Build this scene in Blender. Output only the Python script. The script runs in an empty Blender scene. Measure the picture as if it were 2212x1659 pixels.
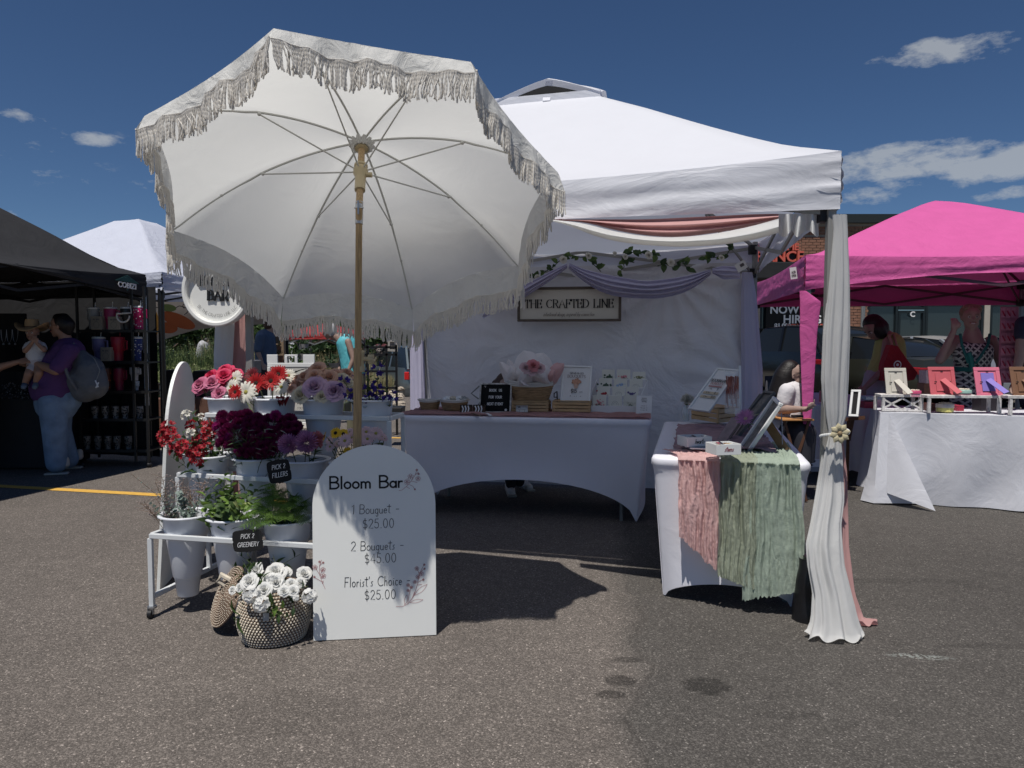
import bpy, math, random
from mathutils import Vector, Matrix, noise
from math import sin, cos, pi, radians, sqrt, atan2
random.seed(7)
SC = bpy.context.scene
COL = SC.collection
V = Vector
# ------------------------------------------------------------ camera, sky, sun, exposure
CH, FPX = 1.33, 1593.0
PITCH = math.atan(89.5 / 1593.0)
cam_d = bpy.data.cameras.new('camera'); cam = bpy.data.objects.new('camera', cam_d); COL.objects.link(cam)
cam_d.sensor_width = 36.0; cam_d.lens = 36.0 * FPX / 2212.0; cam_d.clip_start = 0.05; cam_d.clip_end = 3000
cam.location = (0, 0, CH); cam.rotation_euler = (pi / 2 - PITCH, 0, 0)
SC.camera = cam
SUNV = V((0.148, 0.355, -1.0)).normalized()          # direction the light travels
SUN_EL = math.asin(-SUNV.z)
sun_d = bpy.data.lights.new('sun', 'SUN'); sun = bpy.data.objects.new('sun', sun_d); COL.objects.link(sun)
sun_d.energy = 4.5; sun_d.angle = radians(0.53); sun_d.color = (1.0, 0.955, 0.89)
sun.rotation_euler = SUNV.to_track_quat('-Z', 'Y').to_euler(); sun.location = (0, 0, 30)
world = bpy.data.worlds.new('World'); SC.world = world; world.use_nodes = True
wn = world.node_tree; wn.nodes.clear()
def NN(nt, t, **kw):
 n = nt.nodes.new(t)
 for k, v in kw.items():
  if k in ('op',): n.operation = v
  elif k == 'blend': n.blend_type = v
  elif isinstance(k, str) and hasattr(n, k): setattr(n, k, v)
 return n
sky = wn.nodes.new('ShaderNodeTexSky'); sky.sky_type = 'NISHITA'; sky.sun_disc = False
sky.sun_elevation = SUN_EL; sky.sun_rotation = math.atan2(-SUNV.x, -SUNV.y)
sky.altitude = 1700; sky.air_density = 1.0; sky.dust_density = 0.1; sky.ozone_density = 3.0
bg = wn.nodes.new('ShaderNodeBackground'); wo = wn.nodes.new('ShaderNodeOutputWorld')
bg.inputs[1].default_value = 0.055
tc = wn.nodes.new('ShaderNodeTexCoord')
def vmath(op, a, b=None):
 n = wn.nodes.new('ShaderNodeVectorMath'); n.operation = op
 for i, s in enumerate((a, b)):
  if s is None: continue
  if isinstance(s, (tuple, list, V)): n.inputs[i].default_value = tuple(s)
  else: wn.links.new(s, n.inputs[i])
 return n
def smath(op, a, b=None, c=None, clamp=False):
 n = wn.nodes.new('ShaderNodeMath'); n.operation = op; n.use_clamp = clamp
 for i, s in enumerate((a, b, c)):
  if s is None: continue
  if isinstance(s, (int, float)): n.inputs[i].default_value = s
  else: wn.links.new(s, n.inputs[i])
 return n.outputs[0]
def ray(px, py):
 a, b = (px - 1106) / FPX, (829.5 - py) / FPX
 F = V((0, cos(PITCH), -sin(PITCH))); U = V((0, sin(PITCH), cos(PITCH)))
 return (F + V((a, 0, 0)) + U * b)
# thin clouds of the sky: each an elongated patch of direction space broken up by noise
sep = vmath('NORMALIZE', tc.outputs['Generated'])
nz = wn.nodes.new('ShaderNodeTexNoise'); nz.inputs['Scale'].default_value = 15.0; nz.inputs['Detail'].default_value = 9; nz.inputs['Roughness'].default_value = 0.66
mp = wn.nodes.new('ShaderNodeMapping'); mp.inputs['Scale'].default_value = (1.0, 1.0, 2.4); mp.inputs['Rotation'].default_value = (0.0, 0.22, 0)
wn.links.new(sep.outputs[0], mp.inputs[0]); wn.links.new(mp.outputs[0], nz.inputs[0])
def cloud(px, py, hw, hh, slope=0.0, amp=1.0):
 c = ray(px, py).normalized(); r = V((c.y, -c.x, 0)).normalized(); u = r.cross(c)
 r2 = r * cos(slope) + u * sin(slope); u2 = u * cos(slope) - r * sin(slope)
 x = smath('DIVIDE', vmath('DOT_PRODUCT', sep.outputs[0], r2).outputs['Value'], hw / FPX)
 y = smath('DIVIDE', vmath('DOT_PRODUCT', vmath('SUBTRACT', sep.outputs[0], c).outputs[0], u2).outputs['Value'], hh / FPX)
 d = smath('ADD', smath('MULTIPLY', x, x), smath('MULTIPLY', y, y))
 f = vmath('DOT_PRODUCT', sep.outputs[0], c).outputs['Value']
 m = smath('MULTIPLY', smath('SUBTRACT', 1.0, d, clamp=True), smath('GREATER_THAN', f, 0.2))
 return smath('MULTIPLY', m, amp)
tot = None
for a in [(2036, 112, 155, 30, -0.02, 1.3), (1975, 350, 200, 44, 0.0, 1.3), (2200, 350, 190, 38, 0.08, 1.35), (1930, 405, 130, 32, 0.12, .8), (2060, 398, 130, 26, 0.1, .7),
  (2160, 418, 90, 14, 0.05, .8), (215, 302, 58, 18, -.05, .8), (45, 247, 62, 16, -.05, .6), (10, 463, 50, 16, 0, .7), (290, 320, 70, 14, .03, .5), (60, 340, 200, 60, .3, .3), (270, 392, 180, 26, .02, .3), (1860, 385, 50, 26, 0, .5)]:
 m = cloud(*a); tot = m if tot is None else smath('MAXIMUM', tot, m)
cl = smath('MULTIPLY', smath('SUBTRACT', smath('ADD', smath('MULTIPLY', nz.outputs[0], 3.6), smath('MULTIPLY', tot, 1.0)), 2.28, clamp=True), 1.5, clamp=True)
cl = smath('MULTIPLY', smath('MULTIPLY', cl, smath('MULTIPLY', tot, 3.2, clamp=True)), 0.62)
mix = wn.nodes.new('ShaderNodeMixRGB'); mix.inputs[2].default_value = (8.6, 9.0, 9.3, 1)
hsv = wn.nodes.new('ShaderNodeHueSaturation'); hsv.inputs['Saturation'].default_value = 1.0; hsv.inputs['Value'].default_value = 1.0
tint = wn.nodes.new('ShaderNodeMixRGB'); tint.blend_type = 'MULTIPLY'; tint.inputs[0].default_value = 1; tint.inputs[2].default_value = (.66, .82, 1.0, 1)
wn.links.new(sky.outputs[0], tint.inputs[1]); wn.links.new(tint.outputs[0], hsv.inputs['Color'])
wn.links.new(cl, mix.inputs[0]); wn.links.new(hsv.outputs[0], mix.inputs[1]); wn.links.new(mix.outputs[0], bg.inputs[0]); wn.links.new(bg.outputs[0], wo.inputs[0])
SC.view_settings.view_transform = 'Standard'; SC.view_settings.look = 'None'; SC.view_settings.gamma = 1
SC.view_settings.use_curve_mapping = False; SC.view_settings.exposure = 0.0
SC.cycles.max_bounces = 10; SC.cycles.transparent_max_bounces = 12; SC.cycles.diffuse_bounces = 5
# ------------------------------------------------------------ helpers
def P(px, py, y):
 """world point seen at reference pixel (2212 wide picture) at world depth y"""
 d = ray(px, py); return V((0, 0, CH)) + d * (y / d.y)
def G(px, py, z=0.0):
 d = ray(px, py); return V((0, 0, CH)) + d * ((z - CH) / d.z)
def lerp(a, b, t): return a + (b - a) * t
def rot(ax, a): return Matrix.Rotation(a, 4, ax)
def frame(o, x, z=V((0, 0, 1))):
 """matrix with origin o, x axis along x, z near given z"""
 x = V(x).normalized(); y = V(z).cross(x).normalized(); z = x.cross(y)
 m = Matrix.Identity(4)
 for i in range(3): m[i][0], m[i][1], m[i][2], m[i][3] = x[i], y[i], z[i], o[i]
 return m
def zframe(o, z):
 z = V(z).normalized(); h = V((1, 0, 0)) if abs(z.x) < .8 else V((0, 1, 0))
 x = h.cross(z).normalized() if False else (h - z * h.dot(z)).normalized(); y = z.cross(x)
 m = Matrix.Identity(4)
 for i in range(3): m[i][0], m[i][1], m[i][2], m[i][3] = x[i], y[i], z[i], o[i]
 return m
class MB:
 def __init__(s, M=None): s.v = []; s.f = []; s.mi = []; s.M = M; s.cur = 0
 def add(s, vs, fs, M=None):
  b = len(s.v)
  for p in vs:
   p = V(p)
   if M is not None: p = M @ p
   if s.M is not None: p = s.M @ p
   s.v.append(p)
  for f in fs: s.f.append([b + i for i in f]); s.mi.append(s.cur)
  return s
 def box(s, c, d, M=None):
  x, y, z = d[0] / 2, d[1] / 2, d[2] / 2; c = V(c)
  vs = [c + V((a * x, b * y, e * z)) for e in (-1, 1) for b in (-1, 1) for a in (-1, 1)]
  return s.add(vs, [(0, 2, 3, 1), (4, 5, 7, 6), (0, 1, 5, 4), (2, 6, 7, 3), (0, 4, 6, 2), (1, 3, 7, 5)], M)
 def bar(s, a, b, w, h=None, up=V((0, 0, 1)), M=None):
  """square bar from a to b"""
  a, b = V(a), V(b); h = h or w; d = b - a; L = d.length
  if abs(d.normalized().dot(up)) > .98: up = V((1, 0, 0))
  F = frame(a, d, up); return s.box((L / 2, 0, 0), (L, w, h), (M @ F) if M is not None else F)
 def cyl(s, a, b, r0, r1=None, n=12, cap=True, M=None):
  a, b = V(a), V(b); r1 = r0 if r1 is None else r1; F = zframe(a, b - a); L = (b - a).length
  vs = [F @ V((r * cos(2 * pi * i / n), r * sin(2 * pi * i / n), z)) for r, z in ((r0, 0), (r1, L)) for i in range(n)]
  fs = [(i, (i + 1) % n, n + (i + 1) % n, n + i) for i in range(n)]
  if cap: fs += [tuple(range(n))[::-1], tuple(range(n, 2 * n))]
  return s.add(vs, fs, M)
 def tube(s, pts, r, n=8, cap=True, M=None):
  pts = [V(p) for p in pts]; vs = []; fs = []; N = len(pts); prev = None
  for i, p in enumerate(pts):
   t = (pts[min(i + 1, N - 1)] - pts[max(i - 1, 0)])
   t = t.normalized() if t.length > 1e-9 else V((0, 0, 1))
   if prev is None:
    h = V((0, 0, 1)) if abs(t.z) < .9 else V((1, 0, 0)); x = (h - t * h.dot(t)).normalized()
   else: x = (prev - t * prev.dot(t)); x = x.normalized() if x.length > 1e-6 else V((1, 0, 0))
   prev = x; y = t.cross(x); rr = r(i / (N - 1)) if callable(r) else (r[i] if isinstance(r, (list, tuple)) else r)
   vs += [p + (x * cos(2 * pi * k / n) + y * sin(2 * pi * k / n)) * rr for k in range(n)]
  for i in range(N - 1):
   for k in range(n): fs.append((i * n + k, i * n + (k + 1) % n, (i + 1) * n + (k + 1) % n, (i + 1) * n + k))
  if cap: fs += [tuple(range(n))[::-1], tuple(range((N - 1) * n, N * n))]
  return s.add(vs, fs, M)
 def lathe(s, prof, n=24, M=None, cap0=False, cap1=False, sx=1, sy=1):
  vs = [V((r * cos(2 * pi * i / n) * sx, r * sin(2 * pi * i / n) * sy, z)) for r, z in prof for i in range(n)]
  fs = [(j * n + i, j * n + (i + 1) % n, (j + 1) * n + (i + 1) % n, (j + 1) * n + i) for j in range(len(prof) - 1) for i in range(n)]
  if cap0: fs.append(tuple(range(n))[::-1])
  if cap1: fs.append(tuple(range((len(prof) - 1) * n, len(prof) * n)))
  return s.add(vs, fs, M)
 def grid(s, fn, nu, nv, M=None, closeu=False):
  vs = [fn(i / nu, j / nv) for j in range(nv + 1) for i in range(nu + (0 if closeu else 1))]
  w = nu if closeu else nu + 1
  fs = [(j * w + i, j * w + (i + 1) % w, (j + 1) * w + (i + 1) % w, (j + 1) * w + i) for j in range(nv) for i in range(nu)]
  return s.add(vs, fs, M)
 def sphere(s, c, r, n=12, m=8, M=None):
  r = V((r, r, r)) if isinstance(r, (int, float)) else V(r); c = V(c)
  vs = [c + V((r.x * sin(pi * j / m) * cos(2 * pi * i / n), r.y * sin(pi * j / m) * sin(2 * pi * i / n), -r.z * cos(pi * j / m))) for j in range(m + 1) for i in range(n)]
  fs = [(j * n + i, j * n + (i + 1) % n, (j + 1) * n + (i + 1) % n, (j + 1) * n + i) for j in range(m) for i in range(n)]
  return s.add(vs, fs, M)
 def prism(s, poly, z0, z1, M=None, top=True, bot=True):
  n = len(poly); vs = [V((x, y, z)) for z in (z0, z1) for x, y in poly]
  fs = [(i, (i + 1) % n, n + (i + 1) % n, n + i) for i in range(n)]
  if bot: fs.append(tuple(range(n))[::-1])
  if top: fs.append(tuple(range(n, 2 * n)))
  return s.add(vs, fs, M)
 def quad(s, a, b, c, d, M=None): return s.add([a, b, c, d], [(0, 1, 2, 3)], M)
INV = {}
def obj(name, mb, mat, parent=None, smooth=False, bevel=0, sub=0, weld=False, angle=40, local=False, solid=0, kind=None):
 me = bpy.data.meshes.new(name)
 vs = mb.v
 if parent is not None and not local and parent.name in INV: vs = [INV[parent.name] @ p for p in vs]
 me.from_pydata([tuple(p) for p in vs], [], mb.f)
 for m in (mat if isinstance(mat, (list, tuple)) else [mat]): me.materials.append(m)
 if any(mb.mi): me.polygons.foreach_set('material_index', mb.mi)
 me.update()
 o = bpy.data.objects.new(name, me); COL.objects.link(o)
 if parent is not None: o.parent = parent; INV[o.name] = INV.get(parent.name, Matrix.Identity(4)) if not local else Matrix.Identity(4)
 else: INV[o.name] = Matrix.Identity(4)
 if weld:
  import bmesh
  bm = bmesh.new(); bm.from_mesh(me); bmesh.ops.remove_doubles(bm, verts=bm.verts, dist=1e-5); bm.to_mesh(me); bm.free()
 if smooth: me.shade_smooth() if hasattr(me, 'shade_smooth') else me.polygons.foreach_set('use_smooth', [True] * len(me.polygons))
 if smooth and angle and angle < 180:
  try: me.set_sharp_from_angle(angle=radians(angle))
  except Exception: pass
 if bevel:
  b = o.modifiers.new('bevel', 'BEVEL'); b.width = bevel; b.segments = 2; b.limit_method = 'ANGLE'; b.angle_limit = radians(40)
 if sub: b = o.modifiers.new('sub', 'SUBSURF'); b.levels = sub; b.render_levels = sub
 if solid: b = o.modifiers.new('sol', 'SOLIDIFY'); b.thickness = solid; b.offset = 0
 if kind: o['kind'] = kind
 return o
def tag(o, label, cat, group=None):
 o['label'] = label; o['category'] = cat
 if group: o['group'] = group
 return o
def thing(name, label, cat, loc=(0, 0, 0), rz=0, group=None):
 o = bpy.data.objects.new(name, None); COL.objects.link(o); o.empty_display_size = .1
 o.location = loc; o.rotation_euler = (0, 0, rz); tag(o, label, cat, group)
 INV[o.name] = (Matrix.Translation(V(loc)) @ rot('Z', rz)).inverted()
 return o
def setM(o, M): o.matrix_basis = M; INV[o.name] = M.inverted()
def dup(root, label=None, loc=None, rz=None, M=None, group=None):
 r = root.copy(); COL.objects.link(r)
 if label: r['label'] = label
 if group: r['group'] = group
 if loc is not None: r.location = loc
 if rz is not None: r.rotation_euler = (0, 0, rz)
 if M is not None: r.matrix_basis = M
 for ch in list(root.children):
  c = ch.copy(); COL.objects.link(c); c.parent = r
  for g in list(ch.children):
   d = g.copy(); COL.objects.link(d); d.parent = c
 return r
# ------------------------------------------------------------ materials
MATS = {}
def mat(name, col, rough=.6, metal=0, var=0.06, vs=6.0, bump=0, bs=60, spec=.4, trans=0, tcol=None, alpha=1, sheen=0, coat=0, glass=0, emit=0, weave=0, objcoord=True, wrinkle=0, ws=5.0, wstretch=(1, 1, 1)):
 if name in MATS: return MATS[name]
 m = bpy.data.materials.new(name); m.use_nodes = True; nt = m.node_tree; b = nt.nodes['Principled BSDF']; out = nt.nodes['Material Output']
 b.inputs['Roughness'].default_value = rough; b.inputs['Metallic'].default_value = metal; b.inputs['Specular IOR Level'].default_value = spec
 if coat: b.inputs['Coat Weight'].default_value = coat
 if glass: b.inputs['Transmission Weight'].default_value = glass
 if emit: b.inputs['Emission Color'].default_value = (*col, 1); b.inputs['Emission Strength'].default_value = emit
 t = nt.nodes.new('ShaderNodeTexCoord'); co = t.outputs['Object']
 if var:
  n = nt.nodes.new('ShaderNodeTexNoise'); n.inputs['Scale'].default_value = vs; n.inputs['Detail'].default_value = 5; nt.links.new(co, n.inputs[0])
  mr = nt.nodes.new('ShaderNodeMapRange'); mr.inputs[1].default_value = .3; mr.inputs[2].default_value = .7; mr.inputs[3].default_value = 1 - var; mr.inputs[4].default_value = 1 + var
  nt.links.new(n.outputs[0], mr.inputs[0])
  mx = nt.nodes.new('ShaderNodeVectorMath'); mx.operation = 'SCALE'; mx.inputs[0].default_value = col; nt.links.new(mr.outputs[0], mx.inputs['Scale'])
  cs = mx.outputs[0]; nt.links.new(cs, b.inputs['Base Color'])
 else: b.inputs['Base Color'].default_value = (*col, 1); cs = None
 last = None
 if wrinkle:
  mpn = nt.nodes.new('ShaderNodeMapping'); mpn.inputs['Scale'].default_value = wstretch; nt.links.new(co, mpn.inputs[0])
  n = nt.nodes.new('ShaderNodeTexNoise'); n.inputs['Scale'].default_value = ws; n.inputs['Detail'].default_value = 7; n.inputs['Roughness'].default_value = .55; n.inputs['Distortion'].default_value = 1.3
  nt.links.new(mpn.outputs[0], n.inputs[0])
  bp = nt.nodes.new('ShaderNodeBump'); bp.inputs['Strength'].default_value = 1; bp.inputs['Distance'].default_value = wrinkle; nt.links.new(n.outputs[0], bp.inputs['Height']); last = bp
 if bump:
  n = nt.nodes.new('ShaderNodeTexNoise'); n.inputs['Scale'].default_value = bs; n.inputs['Detail'].default_value = 4; nt.links.new(co, n.inputs[0])
  bp = nt.nodes.new('ShaderNodeBump'); bp.inputs['Strength'].default_value = 1; bp.inputs['Distance'].default_value = bump; nt.links.new(n.outputs[0], bp.inputs['Height'])
  if last: nt.links.new(last.outputs[0], bp.inputs['Normal'])
  last = bp
 if last: nt.links.new(last.outputs[0], b.inputs['Normal'])
 surf = b.outputs[0]
 if trans:
  tr = nt.nodes.new('ShaderNodeBsdfTranslucent'); tr.inputs[0].default_value = (*(tcol or col), 1)
  if last: nt.links.new(last.outputs[0], tr.inputs['Normal'])
  ms = nt.nodes.new('ShaderNodeMixShader'); ms.inputs[0].default_value = trans; nt.links.new(surf, ms.inputs[1]); nt.links.new(tr.outputs[0], ms.inputs[2]); surf = ms.outputs[0]
 if alpha < 1:
  tp = nt.nodes.new('ShaderNodeBsdfTransparent'); ms = nt.nodes.new('ShaderNodeMixShader'); ms.inputs[0].default_value = alpha
  nt.links.new(tp.outputs[0], ms.inputs[1]); nt.links.new(surf, ms.inputs[2]); surf = ms.outputs[0]
 nt.links.new(surf, out.inputs[0])
 m.diffuse_color = (*col, 1); MATS[name] = m
 return m
WHITE_PAINT = mat('white_paint', (.72, .73, .72), .45, var=.02)
WHITE_METAL = mat('white_metal', (.62, .64, .65), .4, var=.03)
BLACK = mat('black_plastic', (.012, .012, .014), .5, var=0)
BLACK_M = mat('black_matt', (.01, .01, .011), .85, var=0)
INK = mat('ink', (.01, .01, .012), .6, var=0)
WHITE_PRINT = mat('white_print', (.75, .75, .75), .6, var=0)
STEEL = mat('steel', (.45, .46, .48), .35, metal=.9, var=.05)
GREY_METAL = mat('grey_metal', (.22, .23, .23), .45, metal=.4, var=.05)
PAPER = mat('paper', (.70, .70, .69), .8, var=.02)
PINE = mat('pine_wood', (.46, .31, .165), .65, var=.14, vs=14)
def fn(p, f, seed=0.0): return noise.noise(V((p[0] * f + seed, p[1] * f, p[2] * f)))
# ------------------------------------------------------------ stroke lettering
# each glyph: list of polylines in a box 0..w by 0..1 (y may go below 0)
def arc(cx, cy, rx, ry, a0, a1, n=14): return [(cx + rx * cos(radians(a0 + (a1 - a0) * i / n)), cy + ry * sin(radians(a0 + (a1 - a0) * i / n))) for i in range(n + 1)]
UP = {
'A': (.75, [[(0, 0), (.37, 1), (.75, 0)], [(.14, .36), (.61, .36)]]),
'B': (.62, [[(.05, 0), (.05, 1)], [(.05, 1), (.3, 1)] + arc(.3, .76, .25, .24, 90, -90) + [(.05, .52)], [(.05, .52), (.32, .52)] + arc(.32, .26, .28, .26, 90, -90) + [(.05, 0)]]),
'C': (.72, [arc(.42, .5, .4, .5, 48, 312, 20)]),
'D': (.72, [[(.05, 0), (.05, 1)], [(.05, 1), (.25, 1)] + arc(.25, .5, .45, .5, 90, -90, 18) + [(.05, 0)]]),
'E': (.56, [[(.05, 0), (.05, 1)], [(.05, 1), (.54, 1)], [(.05, .52), (.45, .52)], [(.05, 0), (.56, 0)]]),
'F': (.54, [[(.05, 0), (.05, 1)], [(.05, 1), (.54, 1)], [(.05, .52), (.44, .52)]]),
'G': (.76, [arc(.42, .5, .4, .5, 48, 350, 22) + [(.5, .42)]]),
'H': (.7, [[(.05, 0), (.05, 1)], [(.65, 0), (.65, 1)], [(.05, .52), (.65, .52)]]),
'I': (.2, [[(.1, 0), (.1, 1)]]),
'J': (.45, [[(.4, 1), (.4, .25)] + arc(.2, .22, .2, .22, 0, -170)]),
'K': (.65, [[(.05, 0), (.05, 1)], [(.62, 1), (.05, .42)], [(.25, .6), (.65, 0)]]),
'L': (.52, [[(.05, 1), (.05, 0)], [(.05, 0), (.52, 0)]]),
'M': (.84, [[(.05, 0), (.05, 1)], [(.05, 1), (.42, .1)], [(.42, .1), (.79, 1)], [(.79, 1), (.79, 0)]]),
'N': (.72, [[(.05, 0), (.05, 1)], [(.05, 1), (.67, 0)], [(.67, 0), (.67, 1)]]),
'O': (.82, [arc(.41, .5, .4, .5, 90, 450, 26)]),
'P': (.6, [[(.05, 0), (.05, 1)], [(.05, 1), (.3, 1)] + arc(.3, .74, .27, .26, 90, -90) + [(.05, .48)]]),
'Q': (.84, [arc(.41, .5, .4, .5, 90, 450, 26), [(.5, .25), (.84, -.08)]]),
'R': (.64, [[(.05, 0), (.05, 1)], [(.05, 1), (.3, 1)] + arc(.3, .75, .27, .25, 90, -90) + [(.05, .5)], [(.32, .5), (.62, 0)]]),
'S': (.56, [arc(.28, .75, .24, .25, 35, 270, 16) + arc(.28, .25, .26, .25, 90, -145, 16)[1:]]),
'T': (.62, [[(.31, 0), (.31, 1)], [(0, 1), (.62, 1)]]),
'U': (.68, [[(.05, 1), (.05, .3)] + arc(.34, .3, .29, .3, 180, 360) + [(.63, 1)]]),
'V': (.7, [[(0, 1), (.35, 0), (.7, 1)]]), 'W': (1.0, [[(0, 1), (.25, 0), (.5, .9), (.75, 0), (1, 1)]]),
'X': (.66, [[(0, 1), (.66, 0)], [(.66, 1), (0, 0)]]), 'Y': (.66, [[(0, 1), (.33, .48), (.66, 1)], [(.33, .48), (.33, 0)]]),
'Z': (.6, [[(0, 1), (.6, 1), (0, 0), (.6, 0)]]),
'0': (.56, [arc(.28, .5, .25, .5, 90, 450, 22)]), '1': (.3, [[(0, .8), (.2, 1), (.2, 0)]]),
'2': (.52, [arc(.26, .74, .23, .26, 165, -25, 12) + [(.02, 0), (.52, 0)]]),
'4': (.56, [[(.42, 0), (.42, 1), (0, .28), (.56, .28)]]),
'5': (.52, [[(.46, 1), (.1, 1), (.06, .56)] + arc(.24, .32, .26, .32, 110, -150, 16)]),
'6': (.5, [[(.4, 1)] + arc(.26, .3, .24, .3, 140, 500, 18)]), '7': (.5, [[(0, 1), (.5, 1), (.18, 0)]]),
'$': (.52, [arc(.26, .7, .22, .22, 35, 270, 14) + arc(.26, .26, .24, .22, 90, -145, 14)[1:], [(.26, 1.12), (.26, -.16)]]),
'-': (.5, [[(.08, .42), (.42, .42)]]), '.': (.16, [[(.06, .0), (.1, .04)]]), ',': (.16, [[(.1, .05), (.04, -.14)]]), "'": (.14, [[(.08, 1.0), (.05, .8)]]),
'b': (.5, [[(.05, 1), (.05, 0)], arc(.25, .25, .2, .25, 90, 450, 16)]), 'a': (.46, [arc(.22, .25, .19, .25, 90, 450, 16), [(.42, .5), (.42, 0)]]),
'l': (.16, [[(.08, 1.0), (.08, 0)]]), 'o': (.46, [arc(.23, .26, .2, .26, 90, 450, 16)]),
'm': (.68, [[(.05, .5), (.05, 0)], [(.05, .3)] + arc(.19, .33, .14, .18, 180, 0) + [(.33, 0)], [(.33, .3)] + arc(.47, .33, .14, .18, 180, 0) + [(.61, 0)]]),
'r': (.3, [[(.05, .5), (.05, 0)], [(.05, .28)] + arc(.22, .3, .16, .2, 180, 70)]),
'u': (.42, [[(.03, .5), (.03, .16)] + arc(.19, .16, .16, .16, 180, 360) + [(.35, .5), (.35, .06), (.42, .0)]]),
'q': (.4, [arc(.19, .25, .17, .25, 60, 400, 16), [(.35, .5), (.35, -.3), (.2, -.34), (.16, -.22)]]),
'e': (.38, [[(.03, .26), (.34, .28)] + arc(.19, .26, .16, .25, 10, 320, 14)]),
't': (.3, [[(.14, .95), (.12, .08), (.26, .0)], [(-.08, .72), (.34, .74)]]),
's': (.3, [[(.26, .5), (.12, .46), (.08, .34), (.22, .22), (.2, .05), (.02, .02)]]),
'i': (.16, [[(.06, .5), (.06, .04), (.14, 0)], [(.07, .68), (.08, .71)]]),
'h': (.42, [[(.05, 1.0), (.05, 0)], [(.05, .3)] + arc(.2, .34, .15, .18, 180, 0) + [(.35, 0)]]),
'c': (.36, [arc(.2, .26, .18, .26, 50, 310, 14)]), 'n': (.42, [[(.05, .5), (.05, 0)], [(.05, .3)] + arc(.2, .34, .15, .17, 180, 0) + [(.35, 0)]]),
'd': (.46, [arc(.2, .25, .17, .25, 60, 420, 16), [(.4, 1), (.4, 0)]]), 'p': (.44, [[(.05, .5), (.05, -.35)], arc(.23, .25, .18, .25, 90, 450, 14)]),
'y': (.4, [[(.02, .5), (.19, .05)], [(.38, .5), (.1, -.33)]]), 'g': (.42, [arc(.2, .25, .17, .25, 60, 400, 16), [(.37, .5), (.37, -.25), (.2, -.35), (.05, -.25)]]),
'f': (.26, [[(.26, .95), (.14, .9), (.12, 0)], [(0, .5), (.26, .5)]]), 'k': (.38, [[(.05, 1), (.05, 0)], [(.34, .5), (.05, .2)], [(.14, .28), (.36, 0)]]),
'w': (.6, [[(0, .5), (.15, 0), (.3, .45), (.45, 0), (.6, .5)]]), ' ': (.36, []), '&': (.6, [arc(.28, .75, .18, .2, -60, 240) + [(.55, 0)], arc(.25, .25, .23, .25, 100, 360)]), 'x': (.4, [[(0, .5), (.38, 0)], [(.38, .5), (0, 0)]]), '/': (.4, [[(0, 0), (.4, 1)]]), ':': (.16, [[(.06, .1), (.1, .1)], [(.06, .45), (.1, .45)]])}
def text_mb(mb, s, M, h, w=.06, sp=.12, contrast=1.0, slant=0.0, serif=0.0, xs=1.0, align='c', arcR=None, z=0.0, lower=1.0):
 """ribbon lettering in the xy plane of M; h cap height; w stroke width (fraction of h); contrast <1 thins horizontal strokes"""
 tw = sum(UP.get(c, UP[' '])[0] * xs + sp for c in s) - sp
 x = -tw / 2 if align == 'c' else 0
 for c in s:
  gw, strokes = UP.get(c, UP[' '])
  strokes = [list(st) for st in strokes]
  if serif and c.isalpha():
   ends = []
   for st in strokes:
    for e, nb in ((st[0], st[1]), (st[-1], st[-2])):
     if abs(e[1]) < .02 or abs(e[1] - 1) < .02:
      if abs(nb[1] - e[1]) > .2: ends.append([(e[0] - serif, e[1]), (e[0] + serif, e[1])])
     elif abs(nb[1] - e[1]) < .02 and c in 'EFLTC': ends.append([(e[0], e[1] - serif), (e[0], e[1] + serif)])
   for st in strokes:
    for e, nb in ((st[0], st[1]), (st[-1], st[-2])):
     if c in 'EFLT' and abs(nb[1] - e[1]) < .02 and (abs(e[1]) < .02 or abs(e[1] - 1) < .02) and not any(abs(q[0][0][0] if False else 9) < 0 for q in []):
      if not (c in 'EFL' and e[0] < .1): ends.append([(e[0], e[1]), (e[0], e[1] + (serif * 1.6 if e[1] < .5 else -serif * 1.6))])
   strokes += ends
  for st in strokes:
   pts = []
   for (gx, gy) in st:
    X = (x + gx * xs) * h + gy * slant * h; Y = gy * h
    if arcR:
     a = X / arcR; pts.append(V((sin(a) * (abs(arcR) - Y if arcR > 0 else abs(arcR) + Y), -cos(a) * (abs(arcR) - Y) if arcR > 0 else cos(a) * (abs(arcR) + Y), z)))
    else: pts.append(V((X, Y, z)))
   ribbon(mb, pts, w * h, M, contrast)
  x += gw * xs + sp
 return mb
def ribbon(mb, pts, w, M=None, contrast=1.0):
 n = len(pts); L = []
 for i in range(n):
  t = pts[min(i + 1, n - 1)] - pts[max(i - 1, 0)]
  if t.length < 1e-9: t = V((1, 0, 0))
  t.normalize(); nn = V((-t.y, t.x, 0)); ww = w * (contrast + (1 - contrast) * abs(t.y) ** 1.2) / 2
  ext = t * (ww if i == n - 1 else (-ww if i == 0 else 0)) * .8
  L.append((pts[i] + nn * ww + ext, pts[i] - nn * ww + ext))
 for i in range(n - 1): mb.add([L[i][1], L[i + 1][1], L[i + 1][0], L[i][0]], [(0, 1, 2, 3)], M)
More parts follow.
